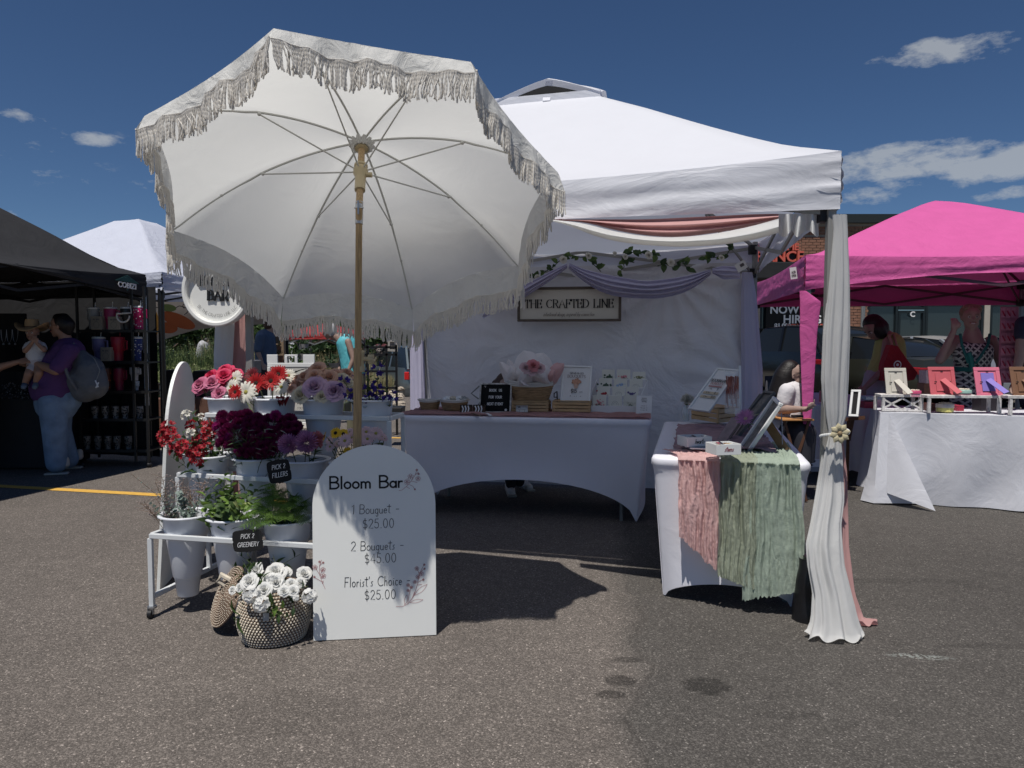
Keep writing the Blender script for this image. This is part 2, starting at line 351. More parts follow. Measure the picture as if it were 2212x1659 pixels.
def font_mb(mb, s, M, h, extrude=0.0, offset=0.0, align='CENTER', shear=0, space=1.0):
 """Blender's built-in sans, as mesh, capital height about h"""
 cu = bpy.data.curves.new('lettering', 'FONT'); cu.body = s; cu.size = h / .7; cu.extrude = extrude; cu.offset = offset; cu.align_x = align; cu.shear = shear; cu.space_character = space; cu.resolution_u = 3
 o = bpy.data.objects.new('lettering_tmp', cu); COL.objects.link(o)
 dg = bpy.context.evaluated_depsgraph_get(); me = bpy.data.meshes.new_from_object(o.evaluated_get(dg))
 mb.add([v.co for v in me.vertices], [tuple(p.vertices) for p in me.polygons], M)
 bpy.data.objects.remove(o); bpy.data.curves.remove(cu); bpy.data.meshes.remove(me)
 return mb
# ============================================================ GROUND
def ground_mat():
 m = bpy.data.materials.new('asphalt'); m.use_nodes = True; nt = m.node_tree; b = nt.nodes['Principled BSDF']
 L = nt.links.new; g = nt.nodes.new('ShaderNodeNewGeometry'); co = g.outputs['Position']
 def nod(t, **k):
  n = nt.nodes.new(t)
  for a, v in k.items(): setattr(n, a, v)
  return n
 def ma(op, a, b_=None, cl=False):
  n = nod('ShaderNodeMath', operation=op, use_clamp=cl)
  for i, s in enumerate((a, b_)):
   if s is None: continue
   if isinstance(s, (int, float)): n.inputs[i].default_value = s
   else: L(s, n.inputs[i])
  return n.outputs[0]
 def noi(sc, det=4, ro=.5, dist=0):
  n = nod('ShaderNodeTexNoise'); n.inputs['Scale'].default_value = sc; n.inputs['Detail'].default_value = det; n.inputs['Roughness'].default_value = ro; n.inputs['Distortion'].default_value = dist; L(co, n.inputs[0]); return n.outputs[0]
 v = nod('ShaderNodeTexVoronoi'); v.inputs['Scale'].default_value = 190; v.inputs['Randomness'].default_value = 1; L(co, v.inputs[0])
 v2 = nod('ShaderNodeTexVoronoi'); v2.inputs['Scale'].default_value = 62; L(co, v2.inputs[0])
 sepc = nod('ShaderNodeSeparateColor'); L(v.outputs['Color'], sepc.inputs[0]); sepc2 = nod('ShaderNodeSeparateColor'); L(v2.outputs['Color'], sepc2.inputs[0])
 # two pours of asphalt meet along a ragged seam
 sp = nod('ShaderNodeSeparateXYZ'); L(co, sp.inputs[0])
 seam = ma('SUBTRACT', ma('SUBTRACT', sp.outputs[0], ma('MULTIPLY', sp.outputs[1], 0.135)), 0.06)
 seam = ma('ADD', seam, ma('MULTIPLY', ma('SUBTRACT', noi(2.2, 5), .5), .35))
 side = ma('MULTIPLY', ma('ADD', seam, .06), 7.0, True)
 c1 = nod('ShaderNodeMixRGB'); c1.inputs[1].default_value = (.134, .117, .104, 1); c1.inputs[2].default_value = (.084, .077, .070, 1); L(side, c1.inputs[0])
 # stones of different greys
 k = ma('ADD', ma('MULTIPLY', ma('POWER', sepc.outputs[0], 2.0), .95), .70)
 big = ma('MULTIPLY', ma('GREATER_THAN', sepc2.outputs[1], .9), ma('LESS_THAN', v2.outputs['Distance'], .36))
 k = ma('ADD', k, ma('MULTIPLY', big, .75))
 sparkle = ma('MULTIPLY', ma('GREATER_THAN', sepc.outputs[1], .985), 1.8); k = ma('ADD', k, sparkle)
 k = ma('MULTIPLY', k, ma('ADD', .72, ma('MULTIPLY', noi(.9, 6, .6), .56)))
 k = ma('MULTIPLY', k, ma('ADD', .85, ma('MULTIPLY', noi(9, 3), .3)))
 # stains
 def blot(px, py, rx, ry, amt):
  c = G(px, py); dx = ma('DIVIDE', ma('SUBTRACT', sp.outputs[0], c.x), rx); dy = ma('DIVIDE', ma('SUBTRACT', sp.outputs[1], c.y), ry)
  d = ma('ADD', ma('MULTIPLY', dx, dx), ma('MULTIPLY', dy, dy)); d = ma('ADD', d, ma('MULTIPLY', ma('SUBTRACT', noi(22, 4), .5), 1.6))
  return ma('MULTIPLY', ma('MULTIPLY', ma('SUBTRACT', 1.0, d), 2.5, True), amt)
 for a in [(1340, 1470, .07, .05, .5), (1318, 1500, .06, .04, .5), (1352, 1425, .07, .03, .4), (1525, 1482, .10, .08, .48), (1700, 1545, .12, .03, .2), (1930, 1255, .5, .05, .15), (2150, 1395, .3, .03, .2), (560, 1540, .4, .2, .1)]:
  k = ma('MULTIPLY', k, ma('SUBTRACT', 1.0, blot(*a)))
 # hairline cracks: dark lines where distorted noise crosses a level, near the seam
 cr = ma('ABSOLUTE', ma('SUBTRACT', noi(1.3, 6, .6, .6), .5)); cr = ma('LESS_THAN', cr, .0016)
 near = ma('LESS_THAN', ma('ABSOLUTE', ma('SUBTRACT', seam, .05)), .010)
 k = ma('MULTIPLY', k, ma('SUBTRACT', 1.0, ma('MULTIPLY', ma('MAXIMUM', ma('MULTIPLY', near, noi(11, 2)), ma('MULTIPLY', cr, .7)), .32)))
 sc = nod('ShaderNodeVectorMath', operation='SCALE'); L(c1.outputs[0], sc.inputs[0]); L(k, sc.inputs['Scale'])
 # a scrape of pale chalk
 c = G(1985, 1418); dx = ma('SUBTRACT', sp.outputs[0], c.x); dy = ma('ADD', ma('SUBTRACT', sp.outputs[1], c.y), ma('MULTIPLY', dx, .16))
 ch = ma('MULTIPLY', ma('MULTIPLY', ma('SUBTRACT', 1.0, ma('ADD', ma('MULTIPLY', ma('MULTIPLY', dx, dx), 40), ma('MULTIPLY', ma('MULTIPLY', dy, dy), 900))), ma('GREATER_THAN', noi(60, 3), .5)), .5, True)
 cm = nod('ShaderNodeMixRGB'); cm.inputs[2].default_value = (.42, .46, .43, 1); L(ch, cm.inputs[0]); L(sc.outputs[0], cm.inputs[1])
 L(cm.outputs[0], b.inputs['Base Color']); b.inputs['Roughness'].default_value = .88; b.inputs['Specular IOR Level'].default_value = .25
 bp = nod('ShaderNodeBump'); bp.inputs['Strength'].default_value = .8; bp.inputs['Distance'].default_value = .0035
 L(ma('ADD', ma('MULTIPLY', v.outputs['Distance'], -1.0), ma('MULTIPLY', sepc.outputs[2], .7)), bp.inputs['Height']); L(bp.outputs[0], b.inputs['Normal'])
 return m
ASPHALT = ground_mat()
mb = MB();
def ss(a, b, x): t = max(0, min(1, (x - a) / (b - a))); return t * t * (3 - 2 * t)
def gz(x, y): return -1.15 * ss(17, 30, y) * (1 - ss(2, 7, x))
gx = [-500, -200, -90, -50, -30, -20, -15, -11, -8, -5, -3, -1, 1, 2, 3, 4, 5, 6, 7, 9, 12, 20, 40, 90, 200, 500]; gy = [-30, -5, 5, 12, 15, 16, 17, 18, 19, 20, 21, 22, 23, 24, 25, 26, 27, 28, 29, 30, 32, 40, 60, 100, 200, 400, 900]
mb.add([V((x, y, gz(x, y))) for y in gy for x in gx], [(j * len(gx) + i, j * len(gx) + i + 1, (j + 1) * len(gx) + i + 1, (j + 1) * len(gx) + i) for j in range(len(gy) - 1) for i in range(len(gx) - 1)])
o = obj('ground', mb, ASPHALT, kind='structure')
YEL = mat('road_paint_yellow', (.62, .36, .07), .7, var=.15, vs=30, bump=.001, bs=200)
def stripe(a, b, w, name='parking_line'):
 a = V(a); b = V(b); d = (b - a).normalized(); n = V((-d.y, d.x, 0)) * w / 2; m = MB(); N = 40
 for i in range(N):
  p, q = lerp(a, b, i / N), lerp(a, b, (i + 1) / N)
  z = V((0, 0, .004)); m.quad(p - n + z, q - n + z, q + n + z, p + n + z)
 return obj(name, m, YEL, kind='structure')
a, b = G(69, 1054.5), G(337, 1069.5); d = (b - a); stripe(a - d * 1.6, a + d * 2.2, .105)
stripe((-3.2, 10.4, 0), (-.4, 10.1, 0), .1)
stripe((1.9, 13.4, 0), (4.6, 14.0, 0), .1)
# ============================================================ FRINGED UMBRELLA
UMB_W = mat('umbrella_cloth', (.74, .735, .71), .75, var=.015, trans=.60, tcol=(.78, .78, .75), wrinkle=.0035, ws=4.5, bump=.0004, bs=400, sheen=0)
UMB_V = mat('umbrella_valance_cloth', (.76, .755, .73), .72, var=.015, trans=.35, tcol=(.6, .6, .58), wrinkle=.016, ws=11)
COTTON = mat('cotton_cord', (.84, .81, .76), .85, var=.04, trans=.35)
RIBM = mat('rib_metal', (.55, .55, .52), .4, metal=.2, var=0)
TAN = mat('tan_plastic', (.50, .41, .25), .4, var=.02)
POLEW = mat('pole_wood', (.40, .27, .135), .5, var=.3, vs=1)
for n in POLEW.node_tree.nodes:       # long grain along the pole
 if n.type == 'TEX_NOISE':
  mpn = POLEW.node_tree.nodes.new('ShaderNodeMapping'); mpn.inputs['Scale'].default_value = (180, 180, 5)
  l = n.inputs[0].links[0]; POLEW.node_tree.links.new(l.from_socket, mpn.inputs[0]); POLEW.node_tree.links.new(mpn.outputs[0], n.inputs[0]); n.inputs['Scale'].default_value = 1
APEX = V((-.700, 3.5, 2.268)); AX = V((-.0609, .5049, .8610)).normalized(); RS = 1.256; PHM = math.asin(.887 / RS)
RIMD = []
cen = APEX - AX * .367
for p in [(-.805, 2.553, 2.39), (-.148, 2.717, 2.34), (.199, 3.231, 2.063), (.033, 3.794, 1.722), (-.55, 4.076, 1.515), (-1.207, 3.912, 1.565), (-1.554, 3.398, 1.842), (-1.387, 2.835, 2.184)]:
 d = V(p) - cen; d = d - AX * d.dot(AX); RIMD.append(d.normalized())
def ribpt(k, t, off=0):
 ph = PHM * t; r = RS - off; d = RIMD[k % 8]
 return APEX + AX * (r * cos(ph) - RS) + d * (r * sin(ph))
def canopy(k, s, t):
 tt = t * (1 - .055 * 4 * s * (1 - s) * t ** 3)
 p = ribpt(k, tt).lerp(ribpt(k + 1, tt), s)
 return p - AX * (.012 * sin(pi * s) * sin(pi * t))
um = thing('fringed_umbrella', 'large off white fringed sun umbrella tilted back on a wooden pole', 'umbrella', (-.735, 3.40, 0))
m = MB()
for k in range(8): m.grid(lambda u, v, k=k: canopy(k, u, .012 + .988 * v), 10, 12)
obj('canopy', m, UMB_W, um, smooth=True, weld=True, angle=180)
GR = V((0, 0, -1))
def hem(k, s, e=1.0):
 rim = canopy(k, s, 1.0); out = (RIMD[k % 8].lerp(RIMD[(k + 1) % 8], s)).normalized()
 d = (GR * .80 - AX * .45 + out * .10).normalized()
 L = lerp(.056, .118, max(0, min(1, (rim.y - 2.7) / 1.0)))
 wav = .014 * sin(s * 2 * pi * 2.5 + k * 1.7) + .007 * sin(s * 2 * pi * 7 + k)
 drop = .012 * sin(pi * s)
 corner = max(0, 1 - min(s, 1 - s) / .07) * .018
 return rim + d * (L * e + drop * e) + out * (wav * e * (1 - corner * 20)) + out * corner * e
m = MB()
for k in range(8): m.grid(lambda u, v, k=k: hem(k, u, v) + RIMD[k % 8] * .003 * noise.noise(V((u * 14 + k * 9, v * 2, 1))), 36, 4)
obj('valance', m, UMB_V, um, smooth=True, weld=True, angle=180)
m = MB()
for k in range(8):
 m.tube([hem(k, i / 24, 1.0) for i in range(25)], .0035, 5)
obj('hem_braid', m, COTTON, um, smooth=True)
# twisted cord fringe: far more cords than one could name, one part
m = MB(); rr = random.Random(3)
for k in range(8):
 NS = 170
 sw = rr.uniform(0, 6)
 for i in range(NS):
  s = (i + .5 + rr.uniform(-.25, .25)) / NS; a = hem(k, s, 1.0)
  out = (RIMD[k % 8].lerp(RIMD[(k + 1) % 8], s)).normalized(); tan = (RIMD[(k + 1) % 8] - RIMD[k % 8]).normalized()
  L = .098 + rr.uniform(-.012, .010); lean = tan * (.20 * noise.noise(V((s * 7 + k * 5, sw, 0))) + rr.uniform(-.09, .09)) + out * (.10 * noise.noise(V((s * 9 + k, 4, 2))) + rr.uniform(-.05, .05))
  if rr.random() < .10: lean *= 2.8
  pts = [a]; d = (GR + lean * .3 - AX * .1)
  cu = rr.uniform(-.35, .35) * (2.2 if rr.random() < .12 else 1)
  for j in range(6):
   d2 = (GR + lean * (1 - j * .08) + tan * cu * sin(j * .9)).normalized(); pts.append(pts[-1] + d2 * L / 6)
  r0 = .0031
  N = 13; q = []
  for j in range(N):                      # ripple of the twist
   x = j / (N - 1) * 6; i0 = min(int(x), 5); q.append(pts[i0].lerp(pts[i0 + 1], x - i0))
  m.tube(q, lambda t, r0=r0: r0 * (1.0 + .12 * (1 if int(t * 12.01) % 2 else -1)), 4)
obj('fringe', m, COTTON, um, smooth=False, kind='stuff')
for k in range(8):
 m = MB(); m.tube([ribpt(k, .02 + .98 * i / 18, .006 + (.006 if .5 < i / 18 < .98 else 0)) for i in range(19)], lambda t: .0052 if t < .6 else .004, 6)
 m.sphere(ribpt(k, .5, .014), .009, 8, 6); m.sphere(ribpt(k, .72, .010), .007, 8, 6)
 obj('rib', m, RIBM, um, smooth=True)
runner = APEX - AX * .185
for k in range(8):
 m = MB(); m.tube([runner + RIMD[k] * .028, ribpt(k, .5, .016)], .0036, 6); obj('stretcher', m, RIBM, um, smooth=True)
joint = APEX - AX * .40; base = V((-.735, 3.40, 0)); dn = (base - joint).normalized()
m = MB(); m.tube([APEX - AX * .02, joint - AX * -.02], .0155, 16); obj('upper_pole', m, POLEW, um, smooth=True)
m = MB(); m.tube([joint, joint + dn * .66], .0150, 16); m.tube([joint + dn * .62, base], .0195, 16); obj('pole', m, POLEW, um, smooth=True)
m = MB(); F = zframe(APEX - AX * .055, AX); m.lathe([(.017, 0), (.026, .004), (.028, .03), (.024, .045), (.02, .05)], 20, F, True, True)
for i in range(16): m.box((.027 * cos(i * pi / 8), .027 * sin(i * pi / 8), .012), (.006, .004, .018), F)
obj('hub', m, TAN, um, smooth=True)
m = MB(); F = zframe(APEX - AX * .30, AX); m.lathe([(.019, 0), (.024, .002), (.024, .07), (.026, .085), (.033, .1), (.034, .118), (.028, .122), (.026, .135), (.031, .14), (.031, .15), (.02, .153)], 20, F, True, True); m.cyl(F @ V((.0, 0, .095)), F @ V((.052, .0, .09)), .011, .012, 12)
obj('runner', m, TAN, um, smooth=True)
m = MB(); F = frame(joint, -dn, (0, -1, 0)); m.cyl(joint + dn * .07, joint - AX * -.035, .0175, .0175, 16); m.box(joint + dn * .0 + V((0, -.0185, 0)), (.007, .004, .06)); m.cyl(joint + V((-.02, -.004, 0)), joint + V((.02, -.004, 0)), .004, .004, 8)
obj('tilt_joint', m, STEEL, um, smooth=True)
c0 = P(777, 757, 3.342); c1 = P(776, 803, 3.345)
m = MB(); F = zframe(c1, c0 - c1); Lh = (c0 - c1).length
m.lathe([(.022, 0), (.025, .003), (.025, Lh * .25), (.0215, Lh * .3), (.0215, Lh * .8), (.024, Lh * .97), (.021, Lh)], 20, F, True, True)
kb = c1.lerp(c0, .62); m.cyl(kb, kb + V((.045, 0, -.003)), .009, .009, 12); obj('grip', m, TAN, um, smooth=True)
m = MB(); kx = kb + V((.04, 0, -.003)); m.cyl(kx, kx + V((.025, 0, 0)), .021, .019, 14)
for i in range(10): m.box(kx + V((.0125, .0205 * cos(i * .628), .0205 * sin(i * .628))), (.024, .005, .005))
obj('knob', m, TAN, um, smooth=True)
m = MB(); m.lathe([(.10, 0), (.10, .06), (.09, .08), (.04, .07), (.032, .2), (.02, .2)], 28, Matrix.Translation(base), True); obj('base', m, BLACK, um, smooth=True)
m = MB()
for i in range(12):
 a = i * 2 * pi / 12; d0 = (RIMD[0] * cos(a) + AX.cross(RIMD[0]) * sin(a)); m.tube([APEX - AX * .02, APEX - AX * .03 + d0 * .035, APEX - AX * .015 + d0 * .06], [.014, .018, .006], 6)
obj('apex_patch', m, UMB_V, um, smooth=True)
# ============================================================ WHITE POP-UP TENT
TENT_W = mat('tent_white', (.80, .81, .86), .6, var=.01, trans=.26, tcol=(.55, .60, .72), wrinkle=.006, ws=2.6, bump=.0003, bs=300, spec=.5)
TENT_V = mat('tent_white_valance', (.78, .79, .84), .6, var=.01, trans=.22, tcol=(.55, .60, .72), wrinkle=.012, ws=2.0, wstretch=(.8, .8, 2.4), spec=.5)
WALLM = mat('tent_wall_fabric', (.74, .73, .75), .7, var=.02, trans=.10, tcol=(.4, .43, .52), wrinkle=.045, ws=2.2, bump=.004, bs=14)
FRAME = mat('tent_frame_metal', (.30, .29, .27), .5, metal=.3, var=.05)
MESHB = mat('black_mesh', (.008, .008, .009), .7, var=0)
def pop_up_tent(nm, label, FR, FL, BR, BL, z0, z1, topm, valm, framem, hipp, topen, cap, legs='FR FL BR BL', sag=.05, valfn=None, legcol=None, wrk=1.0, seed=0):
 """FR.. ground points of the four corners; z0 valance bottom, z1 eave; hipp: list of (t,z) from the centre out"""
 FR, FL, BR, BL = V((*FR, 0)), V((*FL, 0)), V((*BR, 0)), V((*BL, 0)); C = (FR + FL + BR + BL) / 4
 t = thing(nm, label, 'canopy tent', tuple(C))
 def hz(tt):
  for (ta, za), (tb, zb) in zip(hipp, hipp[1:]):
   if tt <= tb: return lerp(za, zb, (tt - ta) / (tb - ta))
  return hipp[-1][1]
 sides = [(FL, FR), (FR, BR), (BR, BL), (BL, FL)]
 m = MB()
 for si, (A, B) in enumerate(sides):
  def f(u, v):
   tt = lerp(topen, 1.0, v); p = C.lerp(A.lerp(B, u), tt); z = hz(tt) - 4 * u * (1 - u) * (sag * v ** 2 + .035 * sin(pi * v) * tt)
   n_ = noise.noise(V((p.x * 1.3 + seed, p.y * 1.3, 3))) * .012 * wrk
   return V((p.x, p.y, z + n_ * min(1, 6 * (1 - v) + .2) * (1 if v < .99 else 1)))
  m.grid(f, 22, 16)
 obj('canopy', m, topm, t, smooth=True, weld=True, angle=180)
 for si, (A, B) in enumerate(sides):
  m = MB(); out = V(((B - A).y, -(B - A).x, 0)).normalized()
  if (A.lerp(B, .5) - C).dot(out) < 0: out = -out
  def f(u, v):
   p = A.lerp(B, u); tt = 1.0; za = hz(1.0) - 4 * u * (1 - u) * sag + noise.noise(V((p.x * 1.3 + seed, p.y * 1.3, 3))) * .012 * wrk * .2
   zb = valfn(si, u) if valfn else z0
   e = .006 * sin(v * pi) + wrk * (.016 * noise.noise(V((u * 3.2 + si * 7 + seed, v * 2.6 + u * 1.5, 1))) + .008 * noise.noise(V((u * 14 + si, v * 9 + u * 9, 5)))) * (v ** .5)
   cc = max(0, 1 - min(u, 1 - u) / .03)
   e += .006 * sin(v * 60) * cc
   return V((p.x, p.y, lerp(za, zb, v))) + out * (e + .004)
  m.grid(f, 60, 14); obj('valance', m, valm, t, smooth=True, angle=180)
 fr = .032
 for nmm, Q in (('FR', FR), ('FL', FL), ('BR', BR), ('BL', BL)):
  if nmm not in legs: continue
  q = Q.lerp(C, .02)
  m = MB(); m.box(q + V((0, 0, z1 * .5 + .2)), (fr + .006, fr + .006, z1 - .4)); m.box(q + V((0, 0, .35)), (fr - .004, fr - .004, .66)); m.box(q + V((0, 0, .012)), (.08, .08, .012))
  obj('leg', m, legcol or framem, t, bevel=.004)
  q = Q.lerp(C, .035)
  for zz in (.27, .07): m = MB(); m.box(q + V((0, 0, z1 - zz)), (.06, .06, .08)); obj('bracket', m, BLACK, t, bevel=.006)
 for (A, B) in sides:
  a, b = A.lerp(C, .02), B.lerp(C, .02); zt, zl = z1 - .05, z1 - .27
  m = MB()
  for i in range(2):
   p, q, mid = a.lerp(b, i / 2), a.lerp(b, (i + 1) / 2), a.lerp(b, (i + .5) / 2)
   m.bar(p + V((0, 0, zt)), q + V((0, 0, zl)), .014, .026); m.bar(p + V((0, 0, zl)), q + V((0, 0, zt)), .014, .026)
   m.cyl(mid + V((0, 0, (zt + zl) / 2)) - V((.0, .02, 0)), mid + V((0, 0, (zt + zl) / 2)) + V((0, .02, 0)), .012, .012, 8)
  obj('truss', m, framem, t)
 m = MB()
 for Q in (FR, FL, BR, BL):
  q = Q.lerp(C, .02); k1 = Q.lerp(C, .45)
  m.bar(q + V((0, 0, z1 - .05)), k1 + V((0, 0, hz(.55) - .06)), .016, .026); m.bar(k1 + V((0, 0, hz(.55) - .06)), C + V((0, 0, hz(topen) - .02)), .016, .026)
  m.bar(q + V((0, 0, z1 - .3)), Q.lerp(C, .3) + V((0, 0, hz(.7) - .07)), .014, .02)
 obj('roof_bars', m, framem, t)
 return t, C, hz
ctr = V(((1.49 - 1.55 + 2.13 - .855) / 4, (3.39 + 4.24 + 6.43 + 7.06) / 4, 0))
def hip_from_outline(C, Q, pts):
 out = []
 for px, py in pts:
  a = (px - 1106) / FPX
  # x = a*y approx on the hip line C->Q
  t = (a * C.y - C.x) / ((Q.x - C.x) - a * (Q.y - C.y)); p = C.lerp(Q, t)
  for _ in range(3):
   w = P(px, py, p.y); t = t + (w.x - p.x) / ((Q.x - C.x) - a * (Q.y - C.y)); p = C.lerp(Q, t)
  out.append((t, P(px, py, p.y).z))
 return sorted(out)
FR_, FL_, BR_, BL_ = (1.49, 3.39), (-1.55, 4.24), (2.13, 6.43), (-.855, 7.06)
hp = hip_from_outline(ctr, V((*FR_, 0)), [(1297, 209), (1390, 231), (1473, 254), (1549, 276), (1625, 297), (1701, 315), (1755, 321), (1789, 323), (1809, 328)])
print('HIP', [(round(a, 3), round(b, 3)) for a, b in hp])
hp = [(hp[0][0], hp[0][1])] + hp[1:-1] + [(1.0, hp[-1][1])]
TOPEN = hp[0][0]; ZE = hp[-1][1]
tent, TC, thz = pop_up_tent('white_tent', 'white pop-up market tent with open front and white back wall', FR_, FL_, BR_, BL_, 1.935, ZE, TENT_W, TENT_V, FRAME, hp, TOPEN, True, sag=.06,
 valfn=lambda si, u: 1.935 + (.0 if si else -.0) + .012 * sin(pi * u))
# raised vent cap with mesh
crn = [TC.lerp(V((*q, 0)), TOPEN * 1.02) + V((0, 0, hp[0][1])) for q in (FL_, FR_, BR_, BL_)]
pk = TC + V((0, 0, 3.13))
m = MB()
for i in range(4):
 A, B = crn[i], crn[(i + 1) % 4]
 def f(u, v):
  e = A.lerp(B, u) + V((0, 0, .115 * (1 - abs(2 * u - 1) ** 1.2) + .03)); p = e.lerp(pk, v); p.z += .02 * sin(pi * v); return p
 m.grid(f, 12, 8)
obj('vent_cap', m, TENT_W, tent, smooth=True, weld=True, angle=180)
for i in range(4):
 A, B = crn[i], crn[(i + 1) % 4]; m = MB(); inn = .04
 a, b = A.lerp(TC + V((0, 0, A.z)), inn), B.lerp(TC + V((0, 0, B.z)), inn)
 m.grid(lambda u, v: a.lerp(b, u) + V((0, 0, .035 + v * (.105 * (1 - abs(2 * u - 1) ** 1.3) - .035))) if abs(2 * u - 1) < .85 else a.lerp(b, u) + V((0, 0, .03)), 16, 3); obj('vent_mesh', m, MESHB, tent)
 m = MB(); m.grid(lambda u, v: A.lerp(TC + V((0, 0, A.z)), .02).lerp(B.lerp(TC + V((0, 0, B.z)), .02), u) + V((0, 0, -.01 + v * .06)), 10, 2); obj('vent_band', m, TENT_V, tent)
 m = MB(); mid = A.lerp(B, .5); o_ = (mid - TC); o_.z = 0; o_.normalize(); m.bar(mid + V((0, 0, .0)) + o_ * .01, mid.lerp(pk, .3) + V((0, 0, .10)), .05, .004, up=o_); obj('vent_strap', m, TENT_V, tent)
# back wall
bl, br = V((*BL_, 0)), V((*BR_, 0)); dirb = (br - bl).normalized(); outb = V((-dirb.y, dirb.x, 0))
def wallf(u, v):
 z = lerp(2.02, .02, v); p = bl.lerp(br, lerp(.005, .995, u))
 # folds fan out from the sign's hanger and the garland knot
 w = .03 * noise.noise(V((u * 5, v * 2.0, 0))) + .014 * noise.noise(V((u * 13 + v * 3, v * 3, 2)))
 for cu, cv, k, am in ((.76, .05, 16, .028), (.98, .5, 12, .022), (.30, .35, 10, .010)):
  dx, dy = (u - cu) * 1.5, v - cv; r = sqrt(dx * dx + dy * dy) + .02; a = atan2(dx, dy); w += am * sin(a * k) * math.exp(-r * 2.6) * min(1, r * 6)
 return p - outb * .03 + outb * w + V((0, 0, z))
m = MB(); m.grid(wallf, 110, 70); obj('side_wall', m, WALLM, tent, smooth=True, angle=180)
# ============================================================ DRAPES, SWAGS, TABLES
SHEER_W = mat('white_voile', (.78, .78, .77), .8, var=.02, trans=.45, tcol=(.74, .74, .72), wrinkle=.006, ws=9, wstretch=(1, 1, .25))
SHEER_P = mat('pink_voile', (.62, .36, .345), .8, var=.03, trans=.3, tcol=(.6, .33, .31), wrinkle=.006, ws=9, wstretch=(1, 1, .25))
LILAC = mat('lilac_drape', (.55, .53, .68), .75, var=.02, trans=.22, tcol=(.45, .43, .62), wrinkle=.005, ws=8, wstretch=(1, 1, .3))
def interp(rows, y):
 for a, b in zip(rows, rows[1:]):
  if y <= b[0]:
   t = (y - a[0]) / (b[0] - a[0]); return [lerp(p, q, t) for p, q in zip(a, b)]
 return list(rows[-1])
def drape(nm, rows, dep, M_, label=None, cat='drape', group=None, th=.45, folds=7, seed=0, parent=None, flare=None, n=64, m_=60, amp=.16):
 """hanging gathered cloth: rows (py, left px, right px) outline; dep: depth or function of t; th thickness / width"""
 y0, y1 = rows[0][0], rows[-1][0]; mb = MB()
 def f(u, v):
  py = lerp(y0, y1, v); _, xl, xr = interp(rows, py); d = dep(v) if callable(dep) else dep
  c = P((xl + xr) / 2, py, d); w = (P(xr, py, d) - P(xl, py, d)).length / 2
  if flare and v > flare[0]: pass
  a = u * 2 * pi; k = 1 + amp * (.62 * sin(folds * a + seed + 2.4 * noise.noise(V((cos(a) * 1.2 + seed, sin(a) * 1.2, v * 2.2)))) + .45 * sin(round(folds * 1.6) * a + 3 * noise.noise(V((cos(a) * 1.5, sin(a) * 1.5 + seed, v * 3))))) * (.5 + .5 * min(1, v * 3)) + .07 * noise.noise(V((cos(a) * 2 + seed, sin(a) * 2, v * 5)))
  p = V((cos(a) * w * min(1.04, .92 + .08 * k) if False else cos(a) * w * (1 + (k - 1) * .35), sin(a) * w * th * k, 0))
  q = c + p + V((0, 0, (.05 * noise.noise(V((cos(a) * 2.2, sin(a) * 2.2, seed))) if v > .985 else 0))); q.z = max(q.z, .006 + .012 * (1 + sin(folds * a))) if v > .9 else q.z
  return q
 mb.grid(f, n, m_, closeu=True)
 o = obj(nm, mb, M_, parent, smooth=True, angle=180)
 if label: tag(o, label, cat, group)
 return o
def swag(nm, up, lo, dep, M_, label=None, cat='swag', folds=4, bulge=.05, seed=0, n=70, m_=36, dep2=None):
 """cloth hung between two points: upper and lower edge as pixel outlines at a real depth, pleats between"""
 def along(pts, t):
  L = [0]
  for a, b in zip(pts, pts[1:]): L.append(L[-1] + math.hypot(b[0] - a[0], b[1] - a[1]))
  s = t * L[-1]
  for i in range(len(pts) - 1):
   if s <= L[i + 1] + 1e-9:
    k = (s - L[i]) / (L[i + 1] - L[i]); return (lerp(pts[i][0], pts[i + 1][0], k), lerp(pts[i][1], pts[i + 1][1], k))
  return pts[-1]
 def sm(pts, t):   # smoothed lookup
  a = [along(pts, max(0, min(1, t + d))) for d in (-.05, -.025, 0, .025, .05)]; return (sum(p[0] for p in a) / 5, sum(p[1] for p in a) / 5)
 mb = MB()
 def f(u, v):
  a, b = sm(up, u), sm(lo, u); px, py = lerp(a[0], b[0], v), lerp(a[1], b[1], v)
  d = lerp(dep, dep2 if dep2 is not None else dep, u)
  e = bulge * sin(pi * v) + bulge * .35 * sin(folds * 2 * pi * v + seed + 1.3 * sin(u * 3)) + .012 * noise.noise(V((u * 3, v * 7, seed)))
  e *= .35 + .65 * sin(pi * min(1, max(0, .08 + .84 * u)))
  return P(px, py, d - e)
 mb.grid(f, n, m_); o = obj(nm, mb, M_, None, smooth=True, angle=180)
 if label: tag(o, label, cat)
 return o
# front right post
drape('post_drape', [(464, 1796, 1829), (500, 1800, 1831), (600, 1791, 1834), (722, 1779, 1834), (820, 1776, 1831), (900, 1782, 1827), (928, 1788, 1817), (945, 1788, 1815), (981, 1778, 1819), (1077, 1763, 1823), (1134, 1753, 1816), (1178, 1744, 1818), (1222, 1748, 1822), (1281, 1759, 1836), (1340, 1757, 1850), (1372, 1746, 1862), (1392, 1743, 1862)],
 lambda v: 3.44 - .17 * max(0, v - .62) / .38 - .03, SHEER_W, 'sheer white drape tied to the front right post of the white tent', th=.5, folds=7, seed=1, amp=.30, n=180)
drape('post_drape', [(470, 1795, 1806), (740, 1784, 1800), (900, 1800, 1826), (945, 1800, 1820), (1017, 1800, 1829), (1178, 1800, 1833), (1281, 1812, 1846), (1340, 1830, 1868), (1378, 1845, 1895)],
 lambda v: 3.50 - .10 * max(0, v - .7) / .3, SHEER_P, 'blush pink drape behind the white one on the front right post', th=.4, folds=5, seed=4, amp=.2, n=100)
